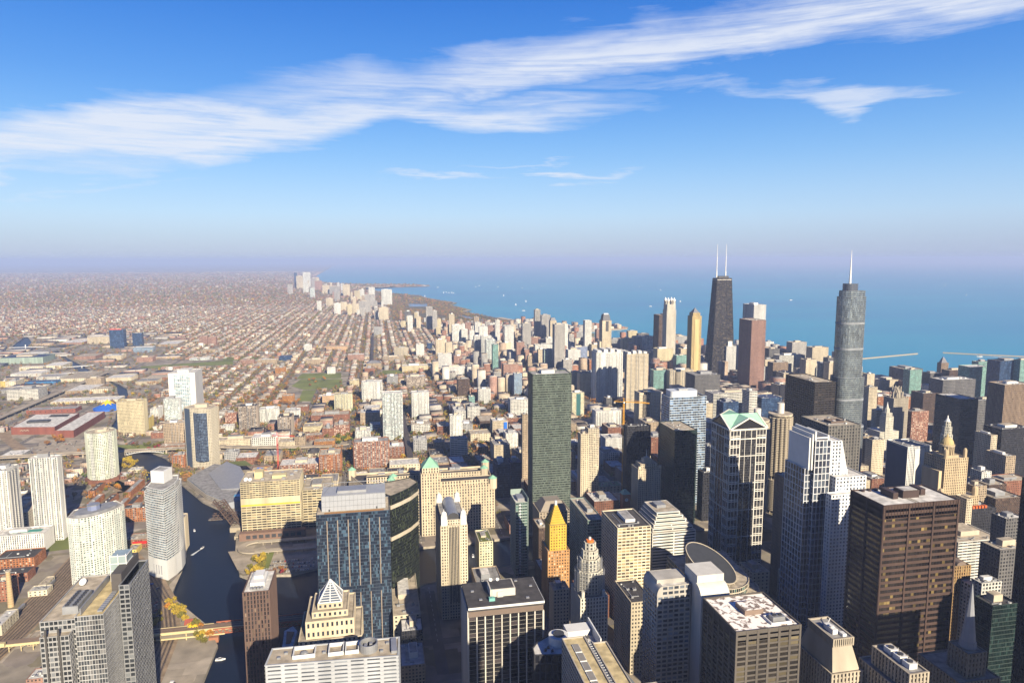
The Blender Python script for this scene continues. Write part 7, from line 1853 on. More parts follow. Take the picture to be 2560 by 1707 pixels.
add_to('grey pyramid roof', pyr_top(.3, 16)); add_to('blue grey pyramid roof near the piers', pyr_top(.08, 20, plain('blue_slate', (.20, .24, .42))))
add_to('grey mansard roof near the beach', pyr_top(.7, 12)); add_to('stepped tan roof behind the gold', pyr_top(.55, 12, plain('tan_slope', (.30, .26, .21)), 'stepped_roof'))
add_to('long tan church', pyr_top(.35, 9, GREYROOF, 'pitched_roof')); add_to('black pitched roof', pyr_top(.3, 6, roofmat('k'), 'pitched_roof'))
def domes(n, r_):
    def f(o):
        x0, x1, y0, y1, h = bb(o)
        for k in range(n): m = MB(); m.dome(x0+(k+1)*(x1-x0)/(n+1), (y0+y1)/2-4, r_, h-1, r_, 0, 12, 4); m.build('roof_dome', [MWHITE], o)
    return f
add_to('white rooftop domes', domes(6, 3)); add_to('brown ribbed tower with white domes', domes(2, 4)); add_to('square cap before the tapered', lambda o: (lambda b_: [m_x.build('square_cap', [smats('wv')[0]], o) for m_x in [(lambda q: (q.box(b_[0]+8, b_[0]+24, b_[2]+4, b_[3]-2, b_[4]-1, b_[4]+17), q)[1])(MB())]])(bb(o)))
def drum(o):
    x0, x1, y0, y1, h = bb(o); m = MB(); m.prism(stadium(x0+4, x1-12, y0+5, y1-4, 6), h-1.2, h+9, 0); m.build('roof_drum', [plain('drum_white', (.66, .69, .72), .4)], o)
    m = MB(); m.box(x0+20, x0+36, y0+10, y0+20, h+9, h+12); m.build('rooftop_unit', [METAL], o)
add_to('white rooftop drum', drum)
def redsign(o):
    x0, x1, y0, y1, h = bb(o); m = MB()
    for k in range(10): m.box(x0+4+k*5, x0+7.6+k*5, y0, y0+.6, h+.5, h+6)
    m.build('red_letters', [plain('sign_red', (.7, .12, .08))], o)
add_to('red sign line on its roof', redsign)
def courts(o):
    x0, x1, y0, y1, h = bb(o)
    for a, b2 in ((x0+3, (x0+x1)/2-1), ((x0+x1)/2+1, x1-3)): m = MB(); m.box(a, b2, y0+3, y1-3, h-1, h-.6); m.build('tennis_court', [plain('court_green', (.12, .24, .12))], o)
add_to('two green tennis courts', courts)
def recess(o):
    x0, x1, y0, y1, h = bb(o); m = MB(); z = h-1.1
    for q in ((x0+14, x0+34, y0+14, y0+16), (x0+14, x0+34, y0+28, y0+30), (x0+14, x0+16, y0+16, y0+28), (x0+32, x0+34, y0+16, y0+28)): m.box(*q, z, z+3.4)
    m.box(x0+16, x0+32, y0+16, y0+28, z+.1, z+.2, 1); m.box(x0+22, x0+26, y0+20, y0+24, z+.2, z+2.6, 1); m.build('roof_court', [plain('rim_brown', (.15, .11, .09)), roofmat('w')], o)
add_to('sunken rooftop court', recess)
def whitebox(o):
    x0, x1, y0, y1, h = bb(o); m = MB(); m.box(x0+5, x1-5, y0+5, y1-5, h-1, h+1, 0); m.build('roof_deck', [roofmat('w')], o)
def orange(o):
    x0, x1, y0, y1, h = bb(o)
    for k in range(5): m = MB(); m.box(x0+5+k*5, x0+8+k*5, y0+3, y0+7, h-1, h+2.4); m.build('orange_box', [plain('orange_plant', (.70, .14, .03))], o)
add_to('black building with orange roof boxes at right', orange)
def bluepanel(o):
    x0, x1, y0, y1, h = bb(o); m = MB(); m.box(x0-.9, x0-.62, y0+1, y1-1, 2, h-3, 0); w_ = x1-x0; m.box(x0+w_*.30, x0+w_*.72, y0-.9, y0-.62, 0, h-4, 1); m.build('cladding', [plain('blue_clad', (.10, .15, .30), .25, .4), plain('white_clad', (.74, .72, .66), .6)], o)
add_to('blue glass west side and flat roof', bluepanel)
def teal_mid(o):
    x0, x1, y0, y1, h = bb(o); w_ = x1-x0; m = MB(); m.box(x0+w_*.35, x0+w_*.72, y0-.9, y0-.5, 3, h-3); m.build('teal_glazing', [smats('teal')[1]], o)
add_to('teal glass centre strip', teal_mid)
def bowed(o):
    x0, x1, y0, y1, h = bb(o); cx = x0+(x1-x0)*.35; m = MB(); z = 6
    while z < h-4: m.cyl(cx, y0+2, 11, z, z+1.2, 0, 20, bottom=True); z += 3.2
    m.build('bowed_balconies', [smats('crmp')[0]], o)
    m = MB(); m.cyl(cx, y0+2, 9.2, 0, h+3, 0, 20); m.build('bowed_glass', [smats('bow')[1]], o)
add_to('bowed balconies beside the yellow crane', bowed); add_to('bowed balconies behind the blue banded', bowed)
def bluepool(o):
    x0, x1, y0, y1, h = bb(o); m = MB(); m.box(x0+18, x1-8, y0+12, y0+20, h-.9, h-.4); m.build('pool_deck', [plain('pool_teal', (.06, .30, .26))], o)
add_to('green pool deck', bluepool)
def garden(o):
    x0, x1, y0, y1, h = bb(o); m = MB(); m.box(x0+1.5, x1-1.5, y0+2, y1-6, h-1.1, h-.3); m.build('roof_garden', [LAWN], o)
add_to('yellow white building with roof garden', garden)
def sign(o, col, x0f, x1f, z0f, z1f): pass
def bluesign(o):
    x0, x1, y0, y1, h = bb(o); m = MB(); m.box(x1-9, x1-1, y0-1.2, y0-.5, h*.45, h*.9); m.build('blue_sign', [plain('sign_blue', (.02, .16, .65))], o)
add_to('with a blue sign wall', bluesign)
def awn(o):
    x0, x1, y0, y1, h = bb(o); m = MB(); m.box(x0+8, x1-1, y0-2.5, y0-.5, h*.55, h*.8); m.build('awning', [plain('awning_red', (.66, .02, .02))], o)
add_to('red awning left of the river', awn)
def hip(o):
    x0, x1, y0, y1, h = bb(o); w_ = (x1-x0); m = MB()
    for k in range(4): m.box(x0+w_*(k+.15)/4, x0+w_*(k+.75)/4, y0+1, y1-1, h-.5, h+5+3*(k in (1, 2)))
    m.build('crown', [smats('wht')[0]], o)
add_to('white tower with crowned roof', hip); add_to('cream tower with crowned roof', hip)
def gabcorner(o):
    x0, x1, y0, y1, h = bb(o)
    for cx in (x0+1.6, x1-1.6):
        m = MB(); m.prism(rect(cx-1.6, cx+1.6, y0-.6, y0+3), h, h+4, 0, scale=0); m.build('gable', [MWHITE], o)
add_to('gabled white top corners', gabcorner)

# breakwaters and boats
for lb, P in (('long low breakwater left of the harbour gap', [(1700,2395),(1996,2474),(2320,2555)]), ('long low breakwater right of the harbour gap', [(2452,2557),(2581,2454),(2689,2384),(3100,2150)])):
    g = MB()
    for a, b2 in zip(P, P[1:]): g.beam((*a, -2.6), (*b2, -2.6), 6)
    o = g.build('breakwater', [plain('breakwater', (.45, .37, .28))]); recenter(o, (*P[0], 0)); tag(o, lb, 'breakwater')
BOATS = [(1435, 7661, 1.0, 'white sailboat nearest the left beach'), (1255, 6098, 1.0, 'white sailboat low near the beach bend'), (1448, 6546, 1.0, 'white sailboat above the beach bend'), (2075, 9617, 1.0, 'white sailboat mid lake left of the round tower'), (2504, 10199, 1.0, 'white sailboat far left of the beach skyline'), (1780, 9965, 1.0, 'white sailboat at the far left of the open lake'), (3852, 9602, 1.0, 'white sailboat high and left of the four lantern tower'), (3708, 8503, 1.0, 'white sailboat left of the tapered black tower, lower one'), (4791, 10970, 1.0, 'white sailboat left of the tapered black tower, higher one'), (2905, 6186, 1.0, 'white sailboat right beside the four lantern tower'), (6536, 6553, 1.0, 'white sailboat largest one at the right part of the lake'), (8555, 8973, 1.0, 'white sailboat tiny one at upper right of the lake'), (243, 19911, 1.0, 'white sailboat tiny one beyond the harbour spit'), (914, 10185, 1.0, 'white sailboat lone one off the harbour spit'), (833, 8511, 1.0, 'white sailboat in the small far racing group off the harbour spit'), (878, 8615, 1.0, 'white sailboat in the small far racing group off the harbour spit'), (893, 8440, 1.0, 'white sailboat in the small far racing group off the harbour spit'), (932, 8486, 1.0, 'white sailboat in the small far racing group off the harbour spit'), (942, 8372, 1.0, 'white sailboat in the small far racing group off the harbour spit'), (1483, 10204, 1.0, 'white sailboat off to the right of the racing group, first'), (1584, 10522, 1.0, 'white sailboat off to the right of the racing group, second'), (547, 7757, 1.0, 'white sailboat close to the far shore point')]
hullm, sailm = plain('hull_white', (.8, .8, .8)), plain('sail_white', (.85, .85, .84))
def sailboat(x, y, s, lb):
    root = thing('sailboat', lb, 'sailboat', (x, y, -3.4), 'sailboats on the lake')
    m = MB(); L = 6*s; w_ = 1.7*s
    m.prism([(x-L, y-w_*.8), (x+L*.4, y-w_), (x+L*1.1, y), (x+L*.4, y+w_), (x-L, y+w_*.8)], -3.4, -3.4+1.4*s, 0); m.build('hull', [hullm], root)
    m = MB(); a, b2, c = (x-L*.8, y, 2.6*s-3.4), (x+.4*s, y, 2.6*s-3.4), (x+.4*s, y, 17*s-3.4)
    m.poly([a, b2, c]); m.poly([(a[0], a[1]+.1, a[2]), (c[0], c[1]+.1, c[2]), (b2[0], b2[1]+.1, b2[2])]); a2, b3 = (x+.6*s, y, 2*s-3.4), (x+L, y, 2*s-3.4)
    m.poly([a2, b3, (x+.6*s, y, 14*s-3.4)]); m.poly([(a2[0], y+.1, a2[2]), (x+.6*s, y+.1, 14*s-3.4), (b3[0], y+.1, b3[2])]); m.build('sail', [sailm], root)
    m = MB(); m.beam((x+.5*s, y, -3), (x+.5*s, y, 17.5*s-3.4), .3*s); m.build('mast', [METAL], root)
for k, (x, y, s, lb) in enumerate(BOATS): sailboat(x, y, s, lb)
def motorboat(x, y, s, ang, lb, wake=0):
    root = thing('motorboat', lb, 'motorboat', (x, y, -3.2)); c, sn = math.cos(ang), math.sin(ang)
    def T_(u, v): return (x+c*u-sn*v, y+sn*u+c*v)
    m = MB(); m.prism([T_(-5*s, -1.6*s), T_(2*s, -1.7*s), T_(6*s, 0), T_(2*s, 1.7*s), T_(-5*s, 1.6*s)], -3.2, -3.2+1.5*s, 0); m.build('hull', [hullm], root)
    m = MB(); m.prism([T_(-2*s, -1.1*s), T_(1.5*s, -1.1*s), T_(1.5*s, 1.1*s), T_(-2*s, 1.1*s)], -3.2+1.5*s, -3.2+2.8*s, 0, 1, scale=.85); m.build('cabin', [MDARK, hullm], root)
    if wake:
        m = MB(); m.poly([(*T_(-5*s, -1*s), -3.1), (*T_(-5*s, 1*s), -3.1), (*T_(-wake, 3*s), -3.1), (*T_(-wake, -3*s), -3.1)][::-1]); m.build('wake', [plain('foam', (.7, .75, .78))], root)
for a in [(1175.4, 5394.0, 2.2, 3.141592653589793, 'white motorboat with wake off the beach', 90), (2371.0, 5643.4, 2.2, 3.141592653589793, 'white motorboat with wake left of the four lantern tower', 110), (4095.0, 6183.6, 3, 0, 'white motorboat between rose tower and silver tower', 0), (2506.1, 2421.4, 2, 2.9, 'white motorboat with wake near the right breakwater', 90), (-255.5, 1018.6, 0.7, 1.2, 'small white motorboat on the river below the bend', 25), (-169.0, 716.4, 0.9, 0, 'white motorboat below the red bridge', 0), (-283.7, 1089.8, 0.8, 1.9, 'white motorboat moored at the pale cream riverside block', 0), (125.5, 912.4, 0.9, 1.5, 'blue white motorboat on the shaded main river', 0)]: motorboat(*a)

rh = random.Random(31)
for k, (x, y0, y1) in enumerate([(-500, 1120, 1190), (-484, 1125, 1195), (-462, 1118, 1175), (-446, 1122, 1182), (-428, 1150, 1230), (-412, 1160, 1240), (-480, 1215, 1262), (-455, 1205, 1255), (-436, 1255, 1330), (-415, 1262, 1325), (-396, 1255, 1300), (-500, 1275, 1325)]):
    simple_building(x, x+9.5, y0, y1, 10+(k % 3), 'brkor', ['rk' if k % 2 else 'rg'], 'row_houses', 'orange brick town house row between the left white towers and the river', group='brick town house rows', cat='row houses')
root = thing('curved_ramp', 'curving two level concrete drive ramp on the riverside plaza below the yellow hotel', 'road ramp', (-150, 1000, 0))
m = MB()
for (cx, cy, r0, r1, a0, a1, z) in ((-176, 990, 16, 26, 90, 270, 4.2),):
    n = 14
    for i in range(n):
        a, b2 = R(a0+(a1-a0)*i/n), R(a0+(a1-a0)*(i+1)/n)
        p_ = [(cx+r0*math.cos(a), cy+r0*.9*math.sin(a)), (cx+r1*math.cos(a), cy+r1*.9*math.sin(a)), (cx+r1*math.cos(b2), cy+r1*.9*math.sin(b2)), (cx+r0*math.cos(b2), cy+r0*.9*math.sin(b2))]
        m.prism(p_[::-1] if False else p_, z-.8, z+.9, 0, 1, True)
m.box(-176, -92, 1003, 1012, 3.6, 4.6, 0, True); m.box(-176, -92, 968, 975, 3.6, 4.6, 0, True)
m.build('deck', [plain('ramp_concrete', (.50, .44, .34)), ASPL], root)
for k in range(7):
    m = MB(); m.box(-170+k*12, -169+k*12, 1004, 1005, 0, 3.6); m.box(-170+k*12, -169+k*12, 970, 971, 0, 3.6); m.build('pier', [ASPL], root)
SIDM = [BEIGE, METAL, plain('rust_box', (.35, .16, .08)), MWHITE, plain('blue_box', (.06, .14, .4))]
for k in range(46):
    if k < 26: x, y = rh.uniform(-312, -262), rh.uniform(700, 905)
    else: x, y = rh.uniform(-245, -190), rh.uniform(565, 690)
    if k < 26 and x > -270-(y-700)*.15: x -= 30
    m = MB(); a, b2 = rh.uniform(1.5, 6), rh.uniform(1.5, 4); m.box(x, x+a, y, y+b2, 0.1, rh.uniform(1.2, 3)); o = m.build('storage_crate', [rh.choice(SIDM)]); recenter(o, (x, y, 0.1)); tag(o, 'small crate or container lying in the dirt yards beside the tracks', 'crate', 'crates in the railway yards')
for k in range(6):
    y = 600+k*62; x = -420-9+(k % 3)*7; root = thing('train_car', 'silver commuter carriage standing on the wide rail yard tracks', 'train carriage', (x, y, .5), 'commuter carriages in the rail yard')
    m = MB(); m.box(x-1.5, x+1.5, y, y+26, 1.2, 4.6, 0, True); m.build('body', [METAL], root); m = MB(); m.box(x-1.2, x+1.2, y+1, y+25, .4, 1.2); m.build('bogies', [MDARK], root)

def bluecentre(o):
    x0, x1, y0, y1, h = bb(o); w_ = x1-x0; m = MB()
    m.box(x0-.8, x0+w_*.2, y0-.9, y0-.55, 0, h+1); m.box(x1-w_*.19, x1+.8, y0-.9, y0-.55, 0, h+1); m.box(x0+w_*.2, x1-w_*.19, y0-.9, y0-.55, h-5, h+1); m.box(x1+.6, x1+.9, y0-.5, y1, 0, h+1)
    m.build('white_cladding', [plain('clad_white', (.80, .78, .72), .7, var=.1, streak=True)], o)
add_to('tall white tower with blue glass centre', bluecentre)

# the ribbon of slim pale towers between the near north side and the far shore cluster
rr2 = random.Random(77); path = [(-1000, 10600), (-620, 9300), (-420, 7900), (-170, 6700), (-60, 5700), (120, 4650), (300, 4100), (480, 3650), (640, 3250), (820, 2950)]
k = 0; tries = 0
while k < 78 and tries < 900:
    tries += 1; u = rr2.random()**.9*(len(path)-1.001); i = int(u); f = u-i
    x = path[i][0]+(path[i+1][0]-path[i][0])*f+rr2.gauss(0, 95); y = path[i][1]+(path[i+1][1]-path[i][1])*f+rr2.gauss(0, 120)
    w_, d_ = rr2.uniform(15, 30), rr2.uniform(16, 26); hh = rr2.uniform(32, 92)*(1 if y < 8000 else 1.25)
    if inpoly(x+40, y, LAKE) or inpoly(x, y, PARK) or any(x < q[1]+4 and x+w_ > q[0]-4 and y < q[3]+4 and y+d_ > q[2]-4 for q in KEEP): continue
    st = rr2.choice(['wht', 'crmp', 'greyw', 'brkpk', 'wv', 'yelg', 'tan']); nm = {'wht': 'white', 'crmp': 'cream', 'greyw': 'pale grey', 'brkpk': 'rose brick', 'wv': 'white striped', 'yelg': 'pale yellow', 'tan': 'tan'}[st]
    lb = 'slim %s tower in the ribbon of %s towers along the lake' % (nm, 'far' if y > 5200 else 'nearer')
    simple_building(x, x+w_, y, y+d_, hh, st, ['r'+rr2.choice('wgt')], 'apartment_tower', lb, lb, 'apartment tower'); k += 1

# ------------------------------------------------------------------ ordinary blocks
KEEP0 = list(KEEP)
KEEP += [(-330, -180, 640, 1060), (-172, -60, 880, 1000), (-460, -170, 1020, 1120), (-1000, -930, 1850, 2720), (-880, -640, 1540, 2100), (-560, -420, 1010, 1330), (-470, -340, 650, 1010), (54, 72, 1295, 1965), (-28, -12, 2435, 3705), (-620, -430, 1500, 1680), (-290, -100, 2215, 2565), (-275, -188, 1880, 2230), (14, 95, 2440, 2575), (-920, -560, 2790, 2985), (-350, -60, 1500, 1560), (-60, 180, 800, 990)]
KC = {}
for q in KEEP:
    for i in range(int(q[0]//100), int(q[1]//100)+1):
        for j in range(int(q[2]//100), int(q[3]//100)+1): KC.setdefault((i, j), []).append(q)
def blocked(x0, x1, y0, y1):
    for i in range(int(x0//100), int(x1//100)+1):
        for j in range(int(y0//100), int(y1//100)+1):
            for q in KC.get((i, j), ()):
                if x0 < q[1] and x1 > q[0] and y0 < q[3] and y1 > q[2]: return True
    return False
def wet(x0, x1, y0, y1, mgn=6):
    for P in (RIVER, LAKE, PARK, PARK2):
        for x in (x0-mgn, x1+mgn):
            for y in (y0-mgn, y1+mgn):
                if inpoly(x, y, P): return True
    return False
rf = random.Random(11)
LOTS = []   # x0,x1,y0,y1,h,wall,roof,zone
WC = ['brk', 'cream', 'tan', 'brkpk', 'grey', 'white']
def lot(x0, x1, y0, y1, h, wall, roof, zone):
    if x1-x0 < 4 or y1-y0 < 4: return
    if x0 < -.53*y0-120 or blocked(x0, x1, y0, y1) or wet(x0, x1, y0, y1): return
    LOTS.append((x0, x1, y0, y1, h, wall, roof, zone))
def wall_pick(w): return rf.choices(range(6), w)[0]
def roof_pick(w): return rf.choices(range(5), w)[0]   # white, grey, tan, dark, lightgrey
for bx in NSX:
    for by in EWY:
        X0, X1, Y0, Y1 = bx+10, bx+112, by+9, by+156
        cx, cy = (X0+X1)/2, (Y0+Y1)/2
        if cy > 9600 or cx < -.53*cy-160 or cx > 2300: continue
        if inpoly(cx, cy, LAKE) and cx > 1500: continue
        indus = cx < -560 and 1850 < cy < 4100 and cx < -560-(cy-1900)*.22
        gold = cx > 180 and cy > 1950 and cx > 180+(cy-1950)*.10 and cy < 4300
        loop = cy < 900 and cx > -60
        rn = not loop and (cy < 2050 and cx > -330)
        if indus:
            if rf.random() < .82:
                n = rf.choice([1, 2, 2, 3]); yy = Y0
                for k in range(n):
                    d = (Y1-Y0)/n; w_ = rf.uniform(.55, 1)
                    lot(X0, X0+(X1-X0)*w_, yy+2, yy+d-4, rf.uniform(5, 12), wall_pick([2, 3, 2, 2, 3, 2]), roof_pick([5, 3, 3, 1, 3]), 'i'); yy += d
        elif loop or rn or gold:
            nx, ny = (3, 3) if not gold else (4, 4)
            for i in range(nx):
                for j in range(ny):
                    if rf.random() < .13: continue
                    a, b2 = X0+(X1-X0)*i/nx, X0+(X1-X0)*(i+1)/nx; c, d = Y0+(Y1-Y0)*j/ny, Y0+(Y1-Y0)*(j+1)/ny
                    if loop: h = rf.uniform(24, 58)
                    elif gold: h = rf.choice([rf.uniform(9, 20)]*3+[rf.uniform(20, 64)]*2)*(1 if cy < 3500 else .7)
                    elif cx > 120: h = rf.choice([rf.uniform(10, 22)]*4+[rf.uniform(22, 46)])
                    else: h = rf.uniform(8, 20)
                    if not loop and cy < 1250 and 100 < cx < 1000: h = min(h, 26)
                    lot(a+1, b2-rf.uniform(1, 5), c+1, d-rf.uniform(1, 6), h, wall_pick([4, 4, 3, 2, 2, 2]) if not loop else wall_pick([3, 3, 4, 1, 4, 0]), roof_pick([3, 3, 3, 2, 3]), 'l' if loop else 'r')
        else:
            step = 13 if cy < 4200 else (20 if cy < 6000 else 30)
            for rx in ((X0+3, X0+21), (X0+29, X0+44), (X1-44, X1-29), (X1-21, X1-3)):
                inner = rx[0] != X0+3 and rx[1] != X1-3
                yy = Y0+1
                while yy < Y1-step:
                    if rf.random() < (.86 if not inner else .40):
                        big = rf.random() < .03
                        h = rf.uniform(6, 11.5) if not inner else rf.uniform(3, 5)
                        if big: h = rf.uniform(11, 22)
                        lot(rx[0]+rf.uniform(-1, 1), rx[1]+rf.uniform(-2, 2), yy, yy+step*rf.uniform(.68, .96), h, wall_pick([2.4, 4, 2, 3, 2, 2] if cy < 5500 else [2, 2, 4, 3, 4, .6]), roof_pick([2.2, 4, 4, 2.2, 4] if cy < 5500 else [.7, 4, 4, .7, 3]), 'h')  # farther rows get muted picks, haze fade put into the colour
                    yy += step
# far suburbs, larger and sparser; muted tones paint haze fade into their colour
for k in range(9500):
    y = 9500*(2.6**rf.random()); x = rf.uniform(-.53*y-100, min(.02*y+500, 1500))
    s = rf.uniform(18, 50)*(y/12000)**.6
    if inpoly(x, y, LAKE) or inpoly(x+80, y, LAKE): continue
    LOTS.append((x, x+s*rf.uniform(.8, 2.4), y, y+s, rf.choice([6, 7, 8, 9, 11]), wall_pick([2, 2, 4, 3, 4, .6]), roof_pick([.7, 4, 4, 0, 4]), 'f'))
def appar(l): return (l[1]-l[0])*(l[4]+.6*(l[3]-l[2]))/max(1, l[2])**2*(1 if l[0]/l[2] > -.5 and l[0]/l[2] < 1.15 and l[2] > 560 else 0)
LOTS.sort(key=appar, reverse=True)
NI = 285
STY = ['brk', 'crmp', 'tan', 'brkpk', 'greyc', 'wlft']; RK = ['w', 'g', 't', 'k', 'g']
CN = ['red brick', 'cream stone', 'tan brick', 'rose brick', 'grey concrete', 'white walled']; RN = ['white', 'grey', 'tan', 'black', 'pale grey']
def where(x, y):
    if y < 900: return 'among the shaded downtown blocks'
    if y < 1250 and x > 100: return 'just across the main river'
    if x < -330: return 'west of the river branch'
    if x < 0: return 'north of the yellow hotel'
    if y < 2000: return 'behind the tall green glass tower'
    return 'in the tower district near the lake'
for l in LOTS[:NI]:
    x0, x1, y0, y1, h, w, rr_, zn = l
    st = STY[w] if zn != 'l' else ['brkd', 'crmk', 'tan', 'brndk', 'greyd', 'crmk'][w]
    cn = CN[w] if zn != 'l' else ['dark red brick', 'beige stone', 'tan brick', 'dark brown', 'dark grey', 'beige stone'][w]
    size = 'low' if h < 14 else 'mid height' if h < 30 else 'tall'
    lb = '%s %s building with %s roof %s' % (size, cn, RN[rr_], where(x0, y0))
    simple_building(x0, x1, y0, y1, h, st, ['r'+RK[rr_]], 'city_building', lb, group=lb, cat='building')
def winwall(name, col):
    m, t, b = newmat(name); co = mnode(t, 'ShaderNodeTexCoord'); s = mnode(t, 'ShaderNodeSeparateXYZ'); t.links.new(co.outputs['Object'], s.inputs[0])
    def M(op, a, b2, clamp=False):
        n = mnode(t, 'ShaderNodeMath', operation=op, use_clamp=clamp)
        for i, v in enumerate((a, b2)):
            if isinstance(v, (int, float)): n.inputs[i].default_value = v
            elif v is not None: t.links.new(v, n.inputs[i])
        return n.outputs[0]
    u = M('DIVIDE', M('ADD', s.outputs[0], s.outputs[1]), 3.3); v = M('DIVIDE', s.outputs[2], 3.2)
    fu, fv = M('FRACT', u, None), M('FRACT', v, None)
    mk = M('MULTIPLY', M('MULTIPLY', M('GREATER_THAN', fu, .3), M('LESS_THAN', fu, .72)), M('MULTIPLY', M('GREATER_THAN', fv, .32), M('LESS_THAN', fv, .74)))
    cx = mnode(t, 'ShaderNodeCombineXYZ'); t.links.new(M('FLOOR', u, None), cx.inputs[0]); t.links.new(M('FLOOR', v, None), cx.inputs[1])
    wn_ = mnode(t, 'ShaderNodeTexWhiteNoise', noise_dimensions='3D'); t.links.new(cx.outputs[0], wn_.inputs['Vector'])
    gl = mnode(t, 'ShaderNodeMapRange'); gl.inputs[3].default_value = .02; gl.inputs[4].default_value = .30; t.links.new(M('POWER', wn_.outputs['Value'], 3.0), gl.inputs[0])
    gc = mnode(t, 'ShaderNodeCombineColor'); 
    for i in range(3): t.links.new(gl.outputs[0], gc.inputs[i])
    no = mnode(t, 'ShaderNodeTexNoise'); no.inputs['Scale'].default_value = .035; no.inputs['Detail'].default_value = 4; t.links.new(co.outputs['Object'], no.inputs['Vector'])
    mr = mnode(t, 'ShaderNodeMapRange'); mr.inputs[1].default_value = .3; mr.inputs[2].default_value = .7; mr.inputs[3].default_value = .65; mr.inputs[4].default_value = 1.3; t.links.new(no.outputs['Fac'], mr.inputs[0])
    h = mnode(t, 'ShaderNodeHueSaturation'); h.inputs['Color'].default_value = (*al(col), 1); t.links.new(mr.outputs[0], h.inputs['Value'])
    mx = mnode(t, 'ShaderNodeMixRGB'); t.links.new(mk, mx.inputs[0]); t.links.new(h.outputs[0], mx.inputs[1]); t.links.new(gc.outputs[0], mx.inputs[2]); t.links.new(mx.outputs[0], b.inputs['Base Color'])
    b.inputs['Roughness'].default_value = .8; return m
FWM = [winwall('far_wall_brick', (.33, .15, .09)), winwall('far_wall_cream', (.62, .52, .38)), winwall('far_wall_tan', (.44, .33, .23)), winwall('far_wall_rose', (.42, .24, .18)), winwall('far_wall_grey', (.38, .37, .35)), winwall('far_wall_white', (.70, .67, .60))]
FRM = [plain('far_roof_%d' % i, c, .9, var=.35, scale=.03) for i, c in enumerate([(.62, .56, .48), (.30, .26, .24), (.42, .34, .25), (.13, .11, .10), (.42, .37, .31)])]
def fast_boxes(name, arr, mats):
    n = len(arr); A = np.array([a[:5] for a in arr], dtype=np.float64)
    x0, x1, y0, y1, h = A.T; z = np.zeros(n)
    co = np.stack([np.stack([x0, y0, z], 1), np.stack([x1, y0, z], 1), np.stack([x1, y1, z], 1), np.stack([x0, y1, z], 1), np.stack([x0, y0, h], 1), np.stack([x1, y0, h], 1), np.stack([x1, y1, h], 1), np.stack([x0, y1, h], 1)], 1).reshape(-1, 3)
    fq = np.array([[0, 1, 5, 4], [1, 2, 6, 5], [2, 3, 7, 6], [3, 0, 4, 7], [4, 5, 6, 7]])
    F = (np.arange(n)[:, None, None]*8+fq[None]).reshape(-1)
    mi = np.stack([np.array([a[5] for a in arr])]*4+[np.array([a[6] for a in arr])+6], 1).reshape(-1)
    return fast_mesh(name, co, F, 4, mi, mats)
def fast_mesh(name, co, F, k, mi, mats):
    me = bpy.data.meshes.new(name); nf = len(F)//k
    me.vertices.add(len(co)); me.vertices.foreach_set('co', co.astype(np.float32).ravel())
    me.loops.add(len(F)); me.polygons.add(nf); me.polygons.foreach_set('loop_start', (np.arange(nf)*k).astype(np.int32))
    me.loops.foreach_set('vertex_index', F.astype(np.int32)); me.polygons.foreach_set('material_index', mi.astype(np.int32)); me.update(calc_edges=True)
    for m in mats: me.materials.append(m)
    o = bpy.data.objects.new(name, me); COL.objects.link(o); return o
rest = LOTS[NI:]
o = fast_boxes('city_blocks', rest, FWM+FRM); tag(o, 'endless low houses and blocks of the flat city spreading to the hazy horizon', 'city blocks', kind='stuff')
# roof clutter on the nearer ordinary roofs
clut = []
for l in rest[:5000]:
    if l[2] > 4500: continue
    for k in range(rf.choice([0, 1, 1, 2])):
        s = rf.uniform(1.2, 3.4); x = rf.uniform(l[0]+1, l[1]-2); y = rf.uniform(l[2]+1, l[3]-2); clut.append((x, min(x+s, l[1]-.3), y, min(y+s, l[3]-.3), l[4]+rf.uniform(.8, 2.2), rf.choice([1, 4, 5]), rf.choice([0, 1, 4])))
o = fast_boxes('roof_clutter', clut, FWM+FRM); tag(o, 'small vents and boxes scattered over the flat roofs of the low city', 'roof clutter', kind='stuff')

# ------------------------------------------------------------------ trees
LEAF = [plain('leaf_'+n, c, .9, var=.25, scale=.4, spec=.1, objvar=.15) for n, c in (('rust', (.34, .17, .06)), ('olive', (.20, .18, .04)), ('bare', (.21, .145, .10)), ('gold', (.50, .36, .05)), ('green', (.11, .15, .035)), ('crimson', (.32, .05, .06)), ('orange', (.50, .22, .04)))]
BARK = plain('bark', (.10, .075, .055), .95)
def leafcloud(r_, n, cx, cy, z0, rad, hgt, size):
    """many small leaf clumps on uneven lobes"""
    lobes = [(r_.gauss(0, .42)*rad, r_.gauss(0, .42)*rad, z0+hgt*r_.uniform(.3, .8), rad*r_.uniform(.35, .62)) for _ in range(9)]
    m = MB()
    for i in range(n):
        L = r_.choice(lobes); a = r_.uniform(0, 6.283); c = r_.uniform(-1, 1); q = math.sqrt(1-c*c); d = r_.uniform(.55, 1.08)*L[3]
        p = Vector((cx+L[0]+q*math.cos(a)*d, cy+L[1]+q*math.sin(a)*d, max(z0, L[2]+c*d*.85)))
        u = Vector((r_.gauss(0, 1), r_.gauss(0, 1), r_.gauss(0, .7))).normalized(); v = u.cross(Vector((r_.gauss(0, 1), r_.gauss(0, 1), r_.gauss(0, 1)))).normalized()
        s = size*r_.uniform(.5, 1.2); m.poly([tuple(p-u*s-v*s*.4), tuple(p+u*s*.2-v*s*.7), tuple(p+u*s+v*s*.3), tuple(p-u*s*.1+v*s*.8)])
    return m
TV = []
rt = random.Random(21)
